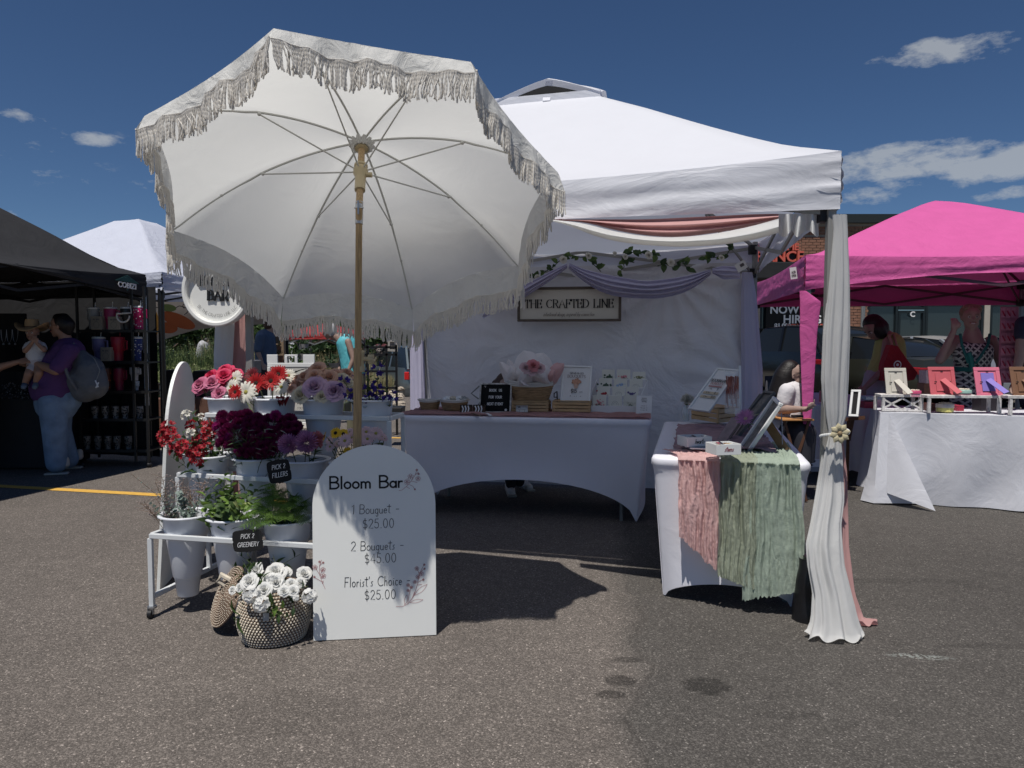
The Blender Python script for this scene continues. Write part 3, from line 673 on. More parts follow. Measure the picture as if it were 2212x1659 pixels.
# front left post
drape('post_drape', [(560, 466, 506), (708, 466, 506), (765, 463, 503), (800, 463, 501), (950, 455, 500), (1120, 445, 505)], 4.36, SHEER_W, 'white drape on the front left post, under the round sign', th=.4, folds=6, seed=2)
drape('post_drape', [(560, 502, 545), (708, 503, 542), (765, 500, 534), (800, 499, 529), (950, 490, 525), (1120, 480, 530)], 4.42, SHEER_P, 'pink drape on the front left post beside the white one', th=.4, folds=6, seed=5)
# back posts
drape('back_drape', [(588, 1603, 1625), (640, 1601, 1634), (796, 1602, 1646), (880, 1601, 1646), (1085, 1596, 1650)], 6.36, LILAC, 'lilac white drape gathered down the back right post', th=.45, folds=6, seed=3)
drape('back_drape', [(640, 886, 912), (740, 886, 915), (890, 887, 919), (1050, 884, 922)], 6.98, LILAC, 'lilac white drape gathered down the back left post', th=.45, folds=6, seed=7)
# swags
swag('back_swag', [(1226, 566), (1256, 580), (1310, 593), (1394, 608), (1466, 599), (1510, 589), (1540, 580)], [(1224, 576), (1250, 600), (1274, 618), (1310, 636), (1346, 643), (1418, 646), (1466, 637), (1500, 622), (1540, 590)], 6.45, LILAC, 'lilac swag looped across the top of the back wall', dep2=6.2, folds=4, bulge=.09)
swag('back_swag', [(1538, 580), (1560, 574), (1598, 576)], [(1538, 590), (1562, 604), (1600, 602)], 6.2, LILAC, 'short lilac swag end tied at the back right corner', folds=3, bulge=.05)
swag('back_swag', [(1040, 660), (1120, 622), (1190, 585), (1228, 568)], [(1040, 690), (1130, 645), (1190, 606), (1228, 577)], 6.75, LILAC, 'lilac swag rising to the knot left of the rose garland', dep2=6.45, folds=3, bulge=.06)
swag('front_swag', [(1150, 474), (1260, 474), (1400, 474), (1520, 468), (1640, 462), (1690, 462)], [(1150, 474), (1262, 479), (1322, 496), (1394, 509), (1466, 513), (1538, 504), (1600, 494), (1690, 474)], 3.80, SHEER_P, 'blush pink swag hung under the front valance', dep2=3.49, folds=2.5, bulge=.07, seed=1)
swag('front_swag', [(1150, 470), (1262, 482), (1322, 499), (1394, 511), (1466, 513), (1538, 506), (1620, 490), (1690, 470)], [(1150, 470), (1210, 480), (1298, 515), (1370, 528), (1466, 534), (1562, 529), (1637, 517), (1690, 500)], 3.68, SHEER_W, 'white swag curving below the pink one under the front valance', dep2=3.41, folds=1.2, bulge=.09, seed=3)
# ruffled tail
mb = MB()
def f(u, v):
 px = lerp(1682, 1767, u); d = 3.46 + .035 * sin(u * 2 * pi * 3.2 + .6 * v) * (.5 + v); py = lerp(462, 498 + 14 * (.5 + .5 * sin(u * 2 * pi * 2.4)), v); return P(px + 4 * v * sin(u * 9), py, d)
mb.grid(f, 70, 14); tag(obj('swag_tail', mb, SHEER_W, None, smooth=True, angle=180), 'ruffled white cloth tail hanging by the front right corner', 'cloth tail')
# flower tie-back
t = thing('tieback', 'beaded tieback with a cream fabric flower round the white drape', 'tieback', tuple(P(1810, 936, 3.33)))
mb = MB(); ctr_ = P(1803, 936, 3.40)
pts = [ctr_ + V((.062 * cos(a), .045 * sin(a), .006 * sin(a * 2) + .012 * cos(a))) for a in [i * 2 * pi / 40 for i in range(41)]]
for i in range(0, 40): mb.sphere(pts[i], .0075, 6, 4)
obj('bead_loop', mb, WHITE_PAINT, t, smooth=True)
CREAM = mat('cream_felt', (.52, .46, .30), .9, var=.12, vs=40, bump=.002, bs=120)
fc = P(1813, 936, 3.325)
for k in range(8):
 mb = MB(); a = k * pi / 4 + .2; d = V((cos(a), -.15, sin(a)))
 def f(u, v, d=d, a=a):
  n_ = V((-sin(a), 0, cos(a))); w = .017 * sin(pi * min(1, .12 + v * .95)) ** .7; th = .008 * sin(pi * min(1, v + .05))
  ang = u * 2 * pi; return fc + d * (.006 + v * .044) + n_ * w * cos(ang) + V((0, -1, 0)) * th * sin(ang)
 mb.grid(f, 10, 8, closeu=True); obj('petal', mb, CREAM, t, smooth=True)
mb = MB(); mb.sphere(fc + V((0, -.008, 0)), (.011, .007, .011), 10, 8); obj('button', mb, mat('button_brown', (.25, .18, .10), .6), t, smooth=True)
SPANDEX = mat('spandex_white', (.80, .80, .86), .55, var=.01, trans=.06, wrinkle=.004, ws=3, bump=.0004, bs=350, spec=.45)
def spandex_table(label, c, ztop, arches, foot=.05, inset=.055):
 """c: four ground corners FL, FR, BR, BL"""
 t = thing('spandex_table', label, 'table', tuple(sum((V((*q, 0)) for q in c), V()) / 4), group='tables in stretch covers')
 C = [V((*q, 0)) for q in c]; cen = sum(C, V()) / 4; R = .045
 # rounded outline with parameter: (point, outward, side index, fraction)
 pts = []
 for i in range(4):
  A, B, Pv, Nx = C[i], C[(i + 1) % 4], C[(i - 1) % 4], C[(i + 2) % 4]; L = (B - A).length; d = (B - A) / L; out = V((d.y, -d.x, 0))
  if (A.lerp(B, .5) - cen).dot(out) < 0: out = -out
  dp = (A - Pv).normalized(); op = V((dp.y, -dp.x, 0))
  if (A.lerp(Pv, .5) - cen).dot(op) < 0: op = -op
  for k in range(6):
   a = k / 6; n_ = op.lerp(out, a).normalized(); pts.append((A - (op + out) * R + n_ * R, n_, i, 0.0))
  for k in range(29):
   s = k / 28; pts.append((A + d * lerp(R, L - R, s), out, i, s))
 n = len(pts); NV = 26
 def g(i, v):
  p, o, si, s = pts[i]; A = arches[si]; e = 4 * s * (1 - s)
  if v == 0: return p + V((0, 0, ztop)) - o * .012
  if v == 1: return p + V((0, 0, ztop - .005)) + o * .0
  if v == 2: return p + V((0, 0, ztop - .016)) + o * .006
  if v == 3: return p + V((0, 0, ztop - .040)) + o * .006
  if v == 4: return p + V((0, 0, ztop - .050)) + o * .0
  k = (v - 4) / (NV - 4); zb = .006 + A * (e ** .62 if e > 0 else 0) * 1.0; z = lerp(ztop - .05, zb, k)
  zz = (ztop - z) / ztop; q = p + V((0, 0, z)); corner = (1 - e) ** 2
  q -= o * (inset * zz * .6 + .045 * e * sin(pi * min(1, k * .85)) * (1 if A > .15 else .35))
  q += (V((cen.x, cen.y, 0)) - V((p.x, p.y, 0))).normalized() * (inset * 1.2 * zz * corner)
  q += o * .0035 * corner * sin(s * 90) * zz
  return q
 mb = MB(); vs = [g(i, v) for v in range(NV + 1) for i in range(n)]
 fs = [(v * n + i, v * n + (i + 1) % n, (v + 1) * n + (i + 1) % n, (v + 1) * n + i) for v in range(NV) for i in range(n)]
 vs.append(cen + V((0, 0, ztop))); fs += [(i, (i + 1) % n, len(vs) - 1) for i in range(n)]
 mb.add(vs, fs); obj('cover', mb, SPANDEX, t, smooth=True, angle=60)
 for q in C:
  mb = MB(); f_ = q.lerp(cen, .22); mb.cyl(f_, f_ + V((0, 0, ztop - .06)), .014, .014, 10); obj('leg', mb, GREY_METAL, t, smooth=True)
 mb = MB();
 for i in range(4): pass
 return t
main_table = spandex_table('long table in a white stretch cover under the crafted line sign', [(-.87, 5.67), (1.01, 5.33), (1.15, 6.12), (-.74, 6.46)], .77, [.285, .12, .285, .12])
side_table = spandex_table('side table in a white stretch cover with pink and green scarves', [(.715, 3.73), (1.44, 3.53), (1.86, 5.20), (1.13, 5.42)], .75, [.10, .285, .10, .285])
def on(px, py, z=.755): return G(px, py, z)
# cheesecloth
def cheese(nm, col, seed=0): return mat(nm, col, .9, var=.12, vs=22, trans=.35, wrinkle=.008, ws=20, wstretch=(2.2, 2.2, .45), bump=.0015, bs=120)
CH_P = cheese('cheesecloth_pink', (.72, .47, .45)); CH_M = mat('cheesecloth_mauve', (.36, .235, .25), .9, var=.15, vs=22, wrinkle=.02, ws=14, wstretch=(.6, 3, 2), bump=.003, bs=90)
CH_O = cheese('cheesecloth_olive', (.38, .42, .32)); CH_G = cheese('cheesecloth_sage', (.42, .50, .41)); CH_D = cheese('cheesecloth_dusty', (.47, .27, .26))
u_ = (V((1.44, 3.53, 0)) - V((.715, 3.73, 0))).normalized(); v_ = (V((1.13, 5.42, 0)) - V((.715, 3.73, 0))).normalized(); nf = V((u_.y, -u_.x, 0))
O_ = V((.715, 3.73, 0))
def hang(nm, s0, s1, back, drop, drop2, M_, label, widen=0, seed=0, jag=.02, backshift=0, n=70, m_=190):
 """scarf lying on the side table and falling over its front edge; s across the front in metres"""
 mb = MB()
 def f(u, v):
  s = lerp(s0, s1, u); tot = back + lerp(drop, drop2, u) + jag * noise.noise(V((u * 5, seed, 1))) + .012 * noise.noise(V((u * 30, seed, 3))); x = v * tot
  r = .02; pl = .0055 * sin(u * 46 + seed + 3.0 * noise.noise(V((u * 3, v * 4, seed)))) + .018 * noise.noise(V((u * 9, v * 2.2, seed))) + .006 * noise.noise(V((u * 16, v * 9, seed))) + .0025 * noise.noise(V((u * 34, v * 40, seed)))
  wob = .012 * noise.noise(V((v * 6, seed, 0)))
  if x < back - r: p = O_ + u_ * (s + wob + backshift * (1 - x / back) * (1 if u < .5 else 1)) + v_ * (back - x) + V((0, 0, .764 + abs(pl) * .8))
  elif x < back + r:
   a = (x - back + r) / (2 * r) * pi / 2; p = O_ + u_ * (s + wob) + nf * (.012 + (r + .008) * sin(a)) * 1 + v_ * r * (1 - sin(a)) + V((0, 0, .750 - (r) * (1 - cos(a)) + .012))
  else:
   h = x - back - r; q = h / max(.1, tot - back); p = O_ + u_ * (s + wob + (u - .5) * widen * q) + nf * (.034 + pl + .02 * q) + V((0, 0, .742 - h))
  p.z = max(p.z, .03); return p
 mb.grid(f, n, m_); return tag(obj(nm, mb, M_, None, smooth=True, angle=180), label, 'scarf')
hang('scarf', .13, .335, .17, .40, .56, CH_P, 'crinkled salmon pink scarf hanging at the left of the side table', widen=-.02, seed=1, backshift=-.09)
hang('scarf', .330, .505, .22, .585, .64, CH_O, 'crinkled olive scarf hanging between the pink and the sage one', seed=2)
hang('scarf', .490, .700, .62, .70, .62, CH_G, 'crinkled sage green scarf hanging at the right of the side table', widen=.09, seed=3, backshift=.02)
# mauve scarf lying in the shade of the tent on the side table
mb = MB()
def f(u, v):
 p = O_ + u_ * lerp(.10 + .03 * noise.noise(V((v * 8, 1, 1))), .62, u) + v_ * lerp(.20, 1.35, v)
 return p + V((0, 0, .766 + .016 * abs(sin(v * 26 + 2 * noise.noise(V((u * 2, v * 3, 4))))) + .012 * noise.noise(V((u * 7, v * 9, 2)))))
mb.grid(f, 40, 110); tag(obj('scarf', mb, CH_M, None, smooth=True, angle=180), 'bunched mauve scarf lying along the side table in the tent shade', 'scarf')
# dusty pink runner on the main table
A0, A1, B1, B0 = V((-.87, 5.67, 0)), V((1.01, 5.33, 0)), V((1.15, 6.12, 0)), V((-.74, 6.46, 0))
mb = MB()
def f(u, v):
 p = A0.lerp(A1, u).lerp(B0.lerp(B1, u), lerp(.02 + .025 * noise.noise(V((u * 6, 5, 1))), .8, v))
 return p + V((0, 0, .776 + .010 * abs(sin(v * 16 + 3 * noise.noise(V((u * 5, v, 4))))) + .012 * abs(noise.noise(V((u * 12, v * 5, 2))))))
mb.grid(f, 120, 24); tag(obj('table_runner', mb, CH_D, None, smooth=True, angle=180), 'dusty pink gauze runner along the main table', 'runner')
drape('runner_tail', [(902, 877, 888), (930, 878, 900), (970, 884, 910), (1005, 890, 914), (1020, 896, 912)], 5.72, CH_D, 'dusty pink gauze tail hanging off the left corner of the main table', 'runner', th=.3, folds=5, seed=9)
# ============================================================ ITEMS ON THE MAIN TABLE
WICK = mat('seagrass', (.34, .22, .115), .8, var=.35, vs=18, bump=.004, bs=60)
for n in WICK.node_tree.nodes:
 if n.type == 'TEX_NOISE' and abs(n.inputs['Scale'].default_value - 18) < .1:
  mpn = WICK.node_tree.nodes.new('ShaderNodeMapping'); mpn.inputs['Scale'].default_value = (1, 1, 6); l = n.inputs[0].links[0]; WICK.node_tree.links.new(l.from_socket, mpn.inputs[0]); WICK.node_tree.links.new(mpn.outputs[0], n.inputs[0])
WROPE = mat('white_rope', (.62, .60, .56), .9, var=.05, bump=.002, bs=60)
def woven_basket(label, px0, px1, pyt, pyb, dep, rows=12, white=2, ratio=.74, group=None, oval=.75):
 a, b = P(px0, pyt, dep), P(px1, pyt, dep); zb = P(px0, pyb, dep).z; zb = max(zb, .785); zt = a.z; R = (b - a).length / 2; c = (a + b) / 2; c.z = zb; H = zt - zb
 t = thing('woven_basket', label, 'basket', tuple(c), group=group)
 prof = []
 NR = rows
 def band(i0, i1, M_, nm):
  mb = MB()
  for i in range(i0, i1):
   z = H * (i + .5) / NR; k = lerp(ratio, 1.0, (z / H) ** .8); pts = []
   for j in range(37):
    an = j / 36 * 2 * pi; lift = .016 * (H / .15) * (cos(an * 2) * .5) * (z / H) ** 2
    pts.append(c + V((R * k * cos(an), R * k * oval * sin(an), z + lift)))
   mb.tube(pts, H / NR * .58, 6, cap=False)
  return obj(nm, mb, M_, t, smooth=True)
 band(0, NR - white, WICK, 'body'); band(NR - white, NR, WROPE, 'rim')
 mb = MB(); mb.cyl(c + V((0, 0, .004)), c + V((0, 0, .008)), R * ratio * .95, R * ratio * .95, 24); obj('base', mb, WICK, t)
 for s in (-1, 1):
  mb = MB(); mb.tube([c + V((s * R * .98, R * .1, H * .86)), c + V((s * R * 1.12, R * .08, H * .95)), c + V((s * R * 1.1, -R * .1, H * .95)), c + V((s * R * .98, -R * .12, H * .86))], H / NR * .4, 6); obj('handle', mb, WROPE, t, smooth=True)
 return t, c, R, H
woven_basket('small seagrass basket, empty, at the left end of the main table', 905, 951, 862, 891, 6.0, 8, 2)
tb, cb, Rb, Hb = woven_basket('small seagrass basket filled with white wraps beside the letter board', 951, 1012, 862, 892, 5.95, 8, 2)
def crumple(nm, c, r, M_, seed, label=None, cat=None, sz=1.0):
 mb = MB(); n, m2 = 14, 9
 vs = []
 for j in range(m2 + 1):
  for i in range(n):
   th, ph = pi * j / m2, 2 * pi * i / n; d = V((sin(th) * cos(ph), sin(th) * sin(ph), cos(th)))
   k = 1 + .45 * noise.noise(d * 2.2 + V((seed, 0, 0))); vs.append(V(c) + V((d.x, d.y, d.z * sz)) * r * k)
 mb.add(vs, [(j * n + i, j * n + (i + 1) % n, (j + 1) * n + (i + 1) % n, (j + 1) * n + i) for j in range(m2) for i in range(n)])
 o = obj(nm, mb, M_, None)
 if label: tag(o, label, cat)
 return o
for i, (dx, m2, lb) in enumerate([(-.06, WHITE_PAINT, 'round white paper pouch at the left of the filled basket'), (-.015, mat('kraft_pale', (.50, .45, .36), .8), 'pale kraft pouch in the middle of the filled basket'), (.04, WHITE_PAINT, 'creased white pouch at the right of the filled basket'), (.075, mat('grey_cloth', (.30, .31, .30), .8), 'grey pouch sticking out of the filled basket')]):
 crumple('pouch', cb + V((dx, 0, Hb * .93)), .036, m2, i * 3.1, lb, 'pouch', .8)
# slatted pine crates
def slat_crate(label, p0, p1, z0, z1, depth, back, group='slatted pine crates', nslat=3):
 """front bottom edge from p0 to p1 (world xy); back: unit vector into the crate"""
 p0, p1 = V((p0.x, p0.y, z0)), V((p1.x, p1.y, z0)); u = (p1 - p0); L = u.length; u.normalize(); H = z1 - z0
 t = thing('slatted_crate', label, 'crate', tuple((p0 + p1) / 2), group=group)
 sh = H / nslat
 for face in range(4):
  a, b = [(p0, p1), (p1, p1 + back * depth), (p1 + back * depth, p0 + back * depth), (p0 + back * depth, p0)][face]
  for i in range(nslat):
   mb = MB(); z = V((0, 0, sh * (i + .5))); mb.bar(a + z, b + z, .008, sh * .78); obj('slat', mb, PINE, t, bevel=.001)
 mb = MB(); mb.box((0, 0, 0), (L, depth, .006), frame((p0 + p1) / 2 + back * depth / 2 + V((0, 0, H + .004)), u)); obj('top_panel', mb, PINE, t, bevel=.001)
 for q in (p0, p1, p1 + back * depth, p0 + back * depth):
  mb = MB(); qq = q.lerp((p0 + p1) / 2 + back * depth / 2, .07); mb.bar(qq, qq + V((0, 0, H)), .016, .016); obj('corner_post', mb, PINE, t)
 return t
mu = (A1 - A0).normalized(); mv = (B0 - A0).normalized()
def mt(px, py, z=.787):       # point on the main table top
 return G(px, py, z)
a, b = P(1104, 890, 5.78), P(1184, 892, 5.72); zc0 = .787; zc1 = P(1144, 869, 5.75).z
slat_crate('slatted pine crate under the big bouquet basket', V((a.x, 5.80, 0)), V((b.x, 5.76, 0)), zc0, zc1, .2, mv)
a, b = P(1194, 890, 5.74), P(1275, 893, 5.7)
slat_crate('slatted pine crate under the framed bouquet sign', V((a.x, 5.77, 0)), V((b.x, 5.72, 0)), zc0, P(1235, 868, 5.74).z, .2, mv)
# big basket with wrapped bouquet
tb, cb, Rb, Hb = woven_basket('large seagrass basket with white rim holding wrapped bouquets', 1096, 1198, 822, 868, 5.88, 12, 3, ratio=.66, oval=.6)
TISSUE = mat('tissue_white', (.86, .83, .83), .8, var=.02, trans=.35, wrinkle=.01, ws=8); TISSUE_P = mat('tissue_pink', (.72, .46, .46), .8, var=.02, trans=.3, wrinkle=.01, ws=8)
def wrap(label, c, tips, M_, name='bouquet_wrap'):
 """folded tissue sheets: each tip a pointed leaf of paper from the centre c"""
 t = thing(name, label, 'bouquet wrap', tuple(c))
 for (tip, w, cup) in tips:
  mb = MB(); d = tip - c; n_ = d.cross(V((0, -1, 0))).normalized()
  def f(u, v):
   s = u * 2 - 1; wd = w * (1 - v) ** .55 * (.5 + .5 * min(1, v * 4)); return c + d * v + n_ * s * wd + V((0, -1, 0)) * (cup * sin(pi * min(1, v * 1.0)) * (1 - s * s) - .02 * s * s + .008 * noise.noise(V((s * 2, v * 3, w * 50))))
  mb.grid(f, 10, 10); obj('paper', mb, M_, t)
 return t
bc = cb + V((.02, -.05, Hb * .9))
def T(px, py, d=5.82): return P(px, py, d)
wrap('white tissue wrap with pointed corners in the large basket', bc, [(T(1131, 757), .20, .03), (T(1175, 762), .20, .02), (T(1152, 778, 5.76), .22, .10), (T(1168, 792, 5.74), .16, .11), (T(1130, 796, 5.74), .16, .10)], TISSUE)
wrap('small cream tissue wrap at the left of the large basket', cb + V((-.13, -.03, Hb * .9)), [(T(1079, 781, 5.85), .07, .02), (T(1098, 776, 5.9), .07, 0), (T(1104, 790, 5.8), .07, .05)], TISSUE)
wrap('pink paper wrap sticking out at the right of the large basket', cb + V((.10, -.03, Hb * .9)), [(T(1219, 785, 5.8), .09, .03), (T(1206, 783, 5.9), .06, 0), (T(1199, 800, 5.75), .06, .05)], TISSUE_P)
wrap('white tissue corner hanging over the rim of the large basket', cb + V((-.05, -.17, Hb * .95)), [(T(1132, 832, 5.66), .05, .01)], TISSUE)
# framed signs
def framed(name, label, cat, TL, TR, BR, BL, fw, M_face, M_frame, depth=.02, mat_in=None, parts=None):
 t = thing(name, label, cat, tuple((BL + BR) / 2)); X = ((TR - TL) + (BR - BL)); Y = ((TL - BL) + (TR - BR)); W = X.length / 2; H = Y.length / 2; c = (TL + TR + BL + BR) / 4
 X.normalize(); Y = (Y - X * Y.dot(X)).normalized(); N = X.cross(Y); M = Matrix.Identity(4)
 for i in range(3): M[i][0], M[i][1], M[i][2], M[i][3] = X[i], Y[i], N[i], c[i]
 mb = MB(); mb.box((0, 0, -depth * .3), (W - fw, H - fw, depth * .3), M); obj('face', mb, M_face, t)
 for nmx, cc, dd in (('frame_rail', (0, H / 2 - fw / 2, 0), (W, fw, depth)), ('frame_rail', (0, -H / 2 + fw / 2, 0), (W, fw, depth)), ('frame_stile', (-W / 2 + fw / 2, 0, 0), (fw, H - 2 * fw, depth)), ('frame_stile', (W / 2 - fw / 2, 0, 0), (fw, H - 2 * fw, depth))):
  mb = MB(); mb.box(cc, dd, M); obj(nmx, mb, M_frame, t, bevel=min(.003, fw * .2))
 if mat_in:
  mb = MB(); i = fw * mat_in
  for cc, dd in (((0, H / 2 - fw - i / 2, 0), (W - 2 * fw, .002, .006)), ((0, -H / 2 + fw + i / 2, 0), (W - 2 * fw, .002, .006)), ((-W / 2 + fw + i / 2, 0, 0), (.002, H - 2 * fw, .006)), ((W / 2 - fw - i / 2, 0, 0), (.002, H - 2 * fw, .006))): mb.box(cc, dd, M)
  obj('inner_line', mb, GREY_METAL, t)
 return t, M, W, H
wallpt = lambda px, py: P(px, py, 6.66 - (px - 1230) * .0009 - .10)
t, M, W, H = framed('name_sign', 'wooden framed sign reading the crafted line on the back wall', 'sign', wallpt(1118, 620), wallpt(1342, 619), wallpt(1342, 693), wallpt(1118, 696), .022, mat('sign_cream', (.58, .55, .48), .7, var=.02), mat('dark_oak', (.09, .07, .055), .6, var=.2, vs=10), .03)
mb = MB(); text_mb(mb, 'THE CRAFTED LINE', M @ Matrix.Translation((0.0, -.03, .006)), .070, w=.16, sp=.15, contrast=.25, serif=.10, xs=.98); obj('lettering', mb, INK, t)
mb = MB(); text_mb(mb, 'intentional design, inspired by connection', M @ Matrix.Translation((0.0, -.105, .006)), .034, w=.07, sp=.04, contrast=.5, slant=.35, xs=.80); obj('tagline', mb, mat('ink_brown', (.08, .06, .05), .6, var=0), t)
# letter board
t, M, W, H = framed('letter_board', 'black felt letter board reading book us for your next event', 'letter board', P(1036.5, 828, 5.87), P(1105.5, 828, 5.83), P(1104.5, 893, 5.76), P(1034.5, 892, 5.80), .012, BLACK_M, mat('distressed_white', (.45, .44, .42), .8, var=.5, vs=40), .022)
mb = MB()
for i in range(36): mb.box((0, -H / 2 + .014 + i * (H - .028) / 35, .001), (W - .026, .0022, .003), M)
obj('felt_ridges', mb, BLACK_M, t)
mb = MB()
for s, y in (('BOOK  US', .055), ('FOR YOUR', .0), ('NEXT EVENT', -.055)): text_mb(mb, s, M @ Matrix.Translation((0, y - .002, .0045)), .020, w=.17, sp=.17, xs=.78)
text_mb(mb, 'V', M @ Matrix.Translation((-.085, .085, .0045)), .014, w=.2, xs=1.1); obj('lettering', mb, WHITE_PRINT, t)
mb = MB()
for k in range(5): mb.cyl(M @ V((.088 + .006 * cos(k * 1.257), -.095 + .006 * sin(k * 1.257), .004)), M @ V((.088 + .006 * cos(k * 1.257), -.095 + .006 * sin(k * 1.257), .006)), .0045, .0045, 8)
obj('flower_mark', mb, WHITE_PRINT, t)
# grab and go frame
t, M, W, H = framed('picture_frame', 'white frame with the bouquets fifteen dollar sign on the pine crate', 'picture frame', P(1220.5, 790, 5.92), P(1281, 791, 5.88), P(1273, 871, 5.76), P(1204.5, 868, 5.80), .014, PAPER, WHITE_PAINT, .016)
mb = MB(); GREYINK = mat('grey_ink', (.10, .09, .09), .6, var=0)
text_mb(mb, 'GRAB-N-GO', M @ Matrix.Translation((0, .083, .006)), .015, w=.17, sp=.14); text_mb(mb, '$15', M @ Matrix.Translation((-.015, -.075, .006)), .030, w=.16, sp=.08); text_mb(mb, 'each', M @ Matrix.Translation((.042, -.072, .006)), .014, w=.08, sp=.08)
obj('lettering', mb, GREYINK, t)
mb = MB(); text_mb(mb, 'BOUQUETS', M @ Matrix.Translation((0, .052, .006)), .023, w=.11, sp=.12); obj('title', mb, mat('brown_ink', (.20, .13, .12), .6, var=0), t)
mb = MB()
for k in range(14): mb.cyl(M @ V((.034 * cos(k * 2.4) * (k / 14) ** .5, .020 + .022 * sin(k * 2.4) * (k / 14) ** .5, .005)), M @ V((.034 * cos(k * 2.4) * (k / 14) ** .5, .020 + .022 * sin(k * 2.4) * (k / 14) ** .5, .0062 + k * .0001)), .010, .010, 9)
obj('printed_blooms', mb, mat('print_peach', (.50, .27, .18), .7, var=.3, vs=70), t)
mb = MB(); mb.add([M @ V(p) for p in ((-.024, .008, .0055), (.024, .008, .0055), (.012, -.038, .0055), (-.012, -.038, .0055))], [(3, 2, 1, 0)]); obj('printed_vase', mb, mat('print_tan', (.52, .36, .28), .7, var=0), t)
mb = MB(); text_mb(mb, '& . u o . m', M @ Matrix.Translation((0, -.108, .006)), .012, w=.12, sp=.3); obj('footer', mb, GREYINK, t)
# card rack with twelve cards
t = thing('card_rack', 'white four tier rack on the main table holding floral cards', 'card rack', tuple(mt(1325, 896)))
cx = lambda x: 1194.7 + .16 * x
cy = lambda y: 708 + .16 * y
rows_ = [([(655, 840, 565, 690), (855, 1050, 565, 695), (1065, 1255, 595, 700)], 6.02), ([(615, 800, 680, 800), (820, 1005, 685, 800), (1025, 1215, 690, 815)], 5.95), ([(585, 770, 790, 915), (795, 975, 795, 920), (975, 1160, 795, 925)], 5.88), ([(530, 725, 905, 1090), (740, 935, 915, 1100), (945, 1140, 910, 1105)], 5.81)]
mb = MB(); q0, q1 = P(cx(470), 882, 5.79), P(cx(1120), 883, 5.74)
mb.bar(V((q0.x, q0.y, .80)), V((q1.x, q1.y, .80)), .006, .07, up=V((0, 0, 1))); obj('front_panel', mb, WHITE_PAINT, t, bevel=.001)
for ri, (row, d) in enumerate(rows_):
 mb = MB(); a, b = P(cx(row[0][0] - 12), cy(row[0][3]), d + .01), P(cx(row[2][1] + 10), cy(row[2][3]), d - .03); mb.bar(a, b, .05, .005); obj('shelf', mb, WHITE_PAINT, t)
mb = MB(); mb.add([P(cx(480), cy(1190), 5.80), P(cx(510), cy(900), 5.90), P(cx(590), cy(700), 6.1), P(cx(590), cy(1190), 6.1)], [(0, 1, 2, 3)]); obj('side_panel', mb, WHITE_PAINT, t, solid=.004)
mb = MB(); mb.add([P(cx(1140), cy(1190), 5.75), P(cx(1190), cy(900), 5.85), P(cx(1275), cy(708), 6.0), P(cx(1275), cy(1190), 6.0)], [(0, 1, 2, 3)]); obj('side_panel', mb, WHITE_PAINT, t, solid=.004)
CARD = mat('card_cream', (.62, .61, .54), .7, var=.01);
pr = {'g': (.05, .09, .06), 'p': (.55, .22, .24), 'y': (.20, .20, .10), 'b': (.25, .35, .52), 'r': (.35, .03, .04), 'v': (.10, .08, .20), 'w': (.55, .54, .46), 'l': (.25, .25, .24)}
spec = [('g', 'card with a dark green sprig, top left of the rack'), ('p', 'card with a pink bouquet, top middle of the rack'), ('y', 'card with an olive leaf, top right of the rack'), ('g', 'card with a green bird, second row left of the rack'), ('b', 'card with a pale blue bloom, second row middle'), ('l', 'card with a thin line drawing, second row right'),
  ('r', 'card with deep red blooms, third row left'), ('l', 'card with an arch line drawing, third row middle'), ('v', 'card with violet blooms, third row right'), ('p', 'card with a coral pink bouquet, bottom left of the rack'), ('l', 'card with a line drawn bear, bottom middle of the rack'), ('w', 'card with white roses and leaves, bottom right of the rack')]
k = 0; rr = random.Random(11)
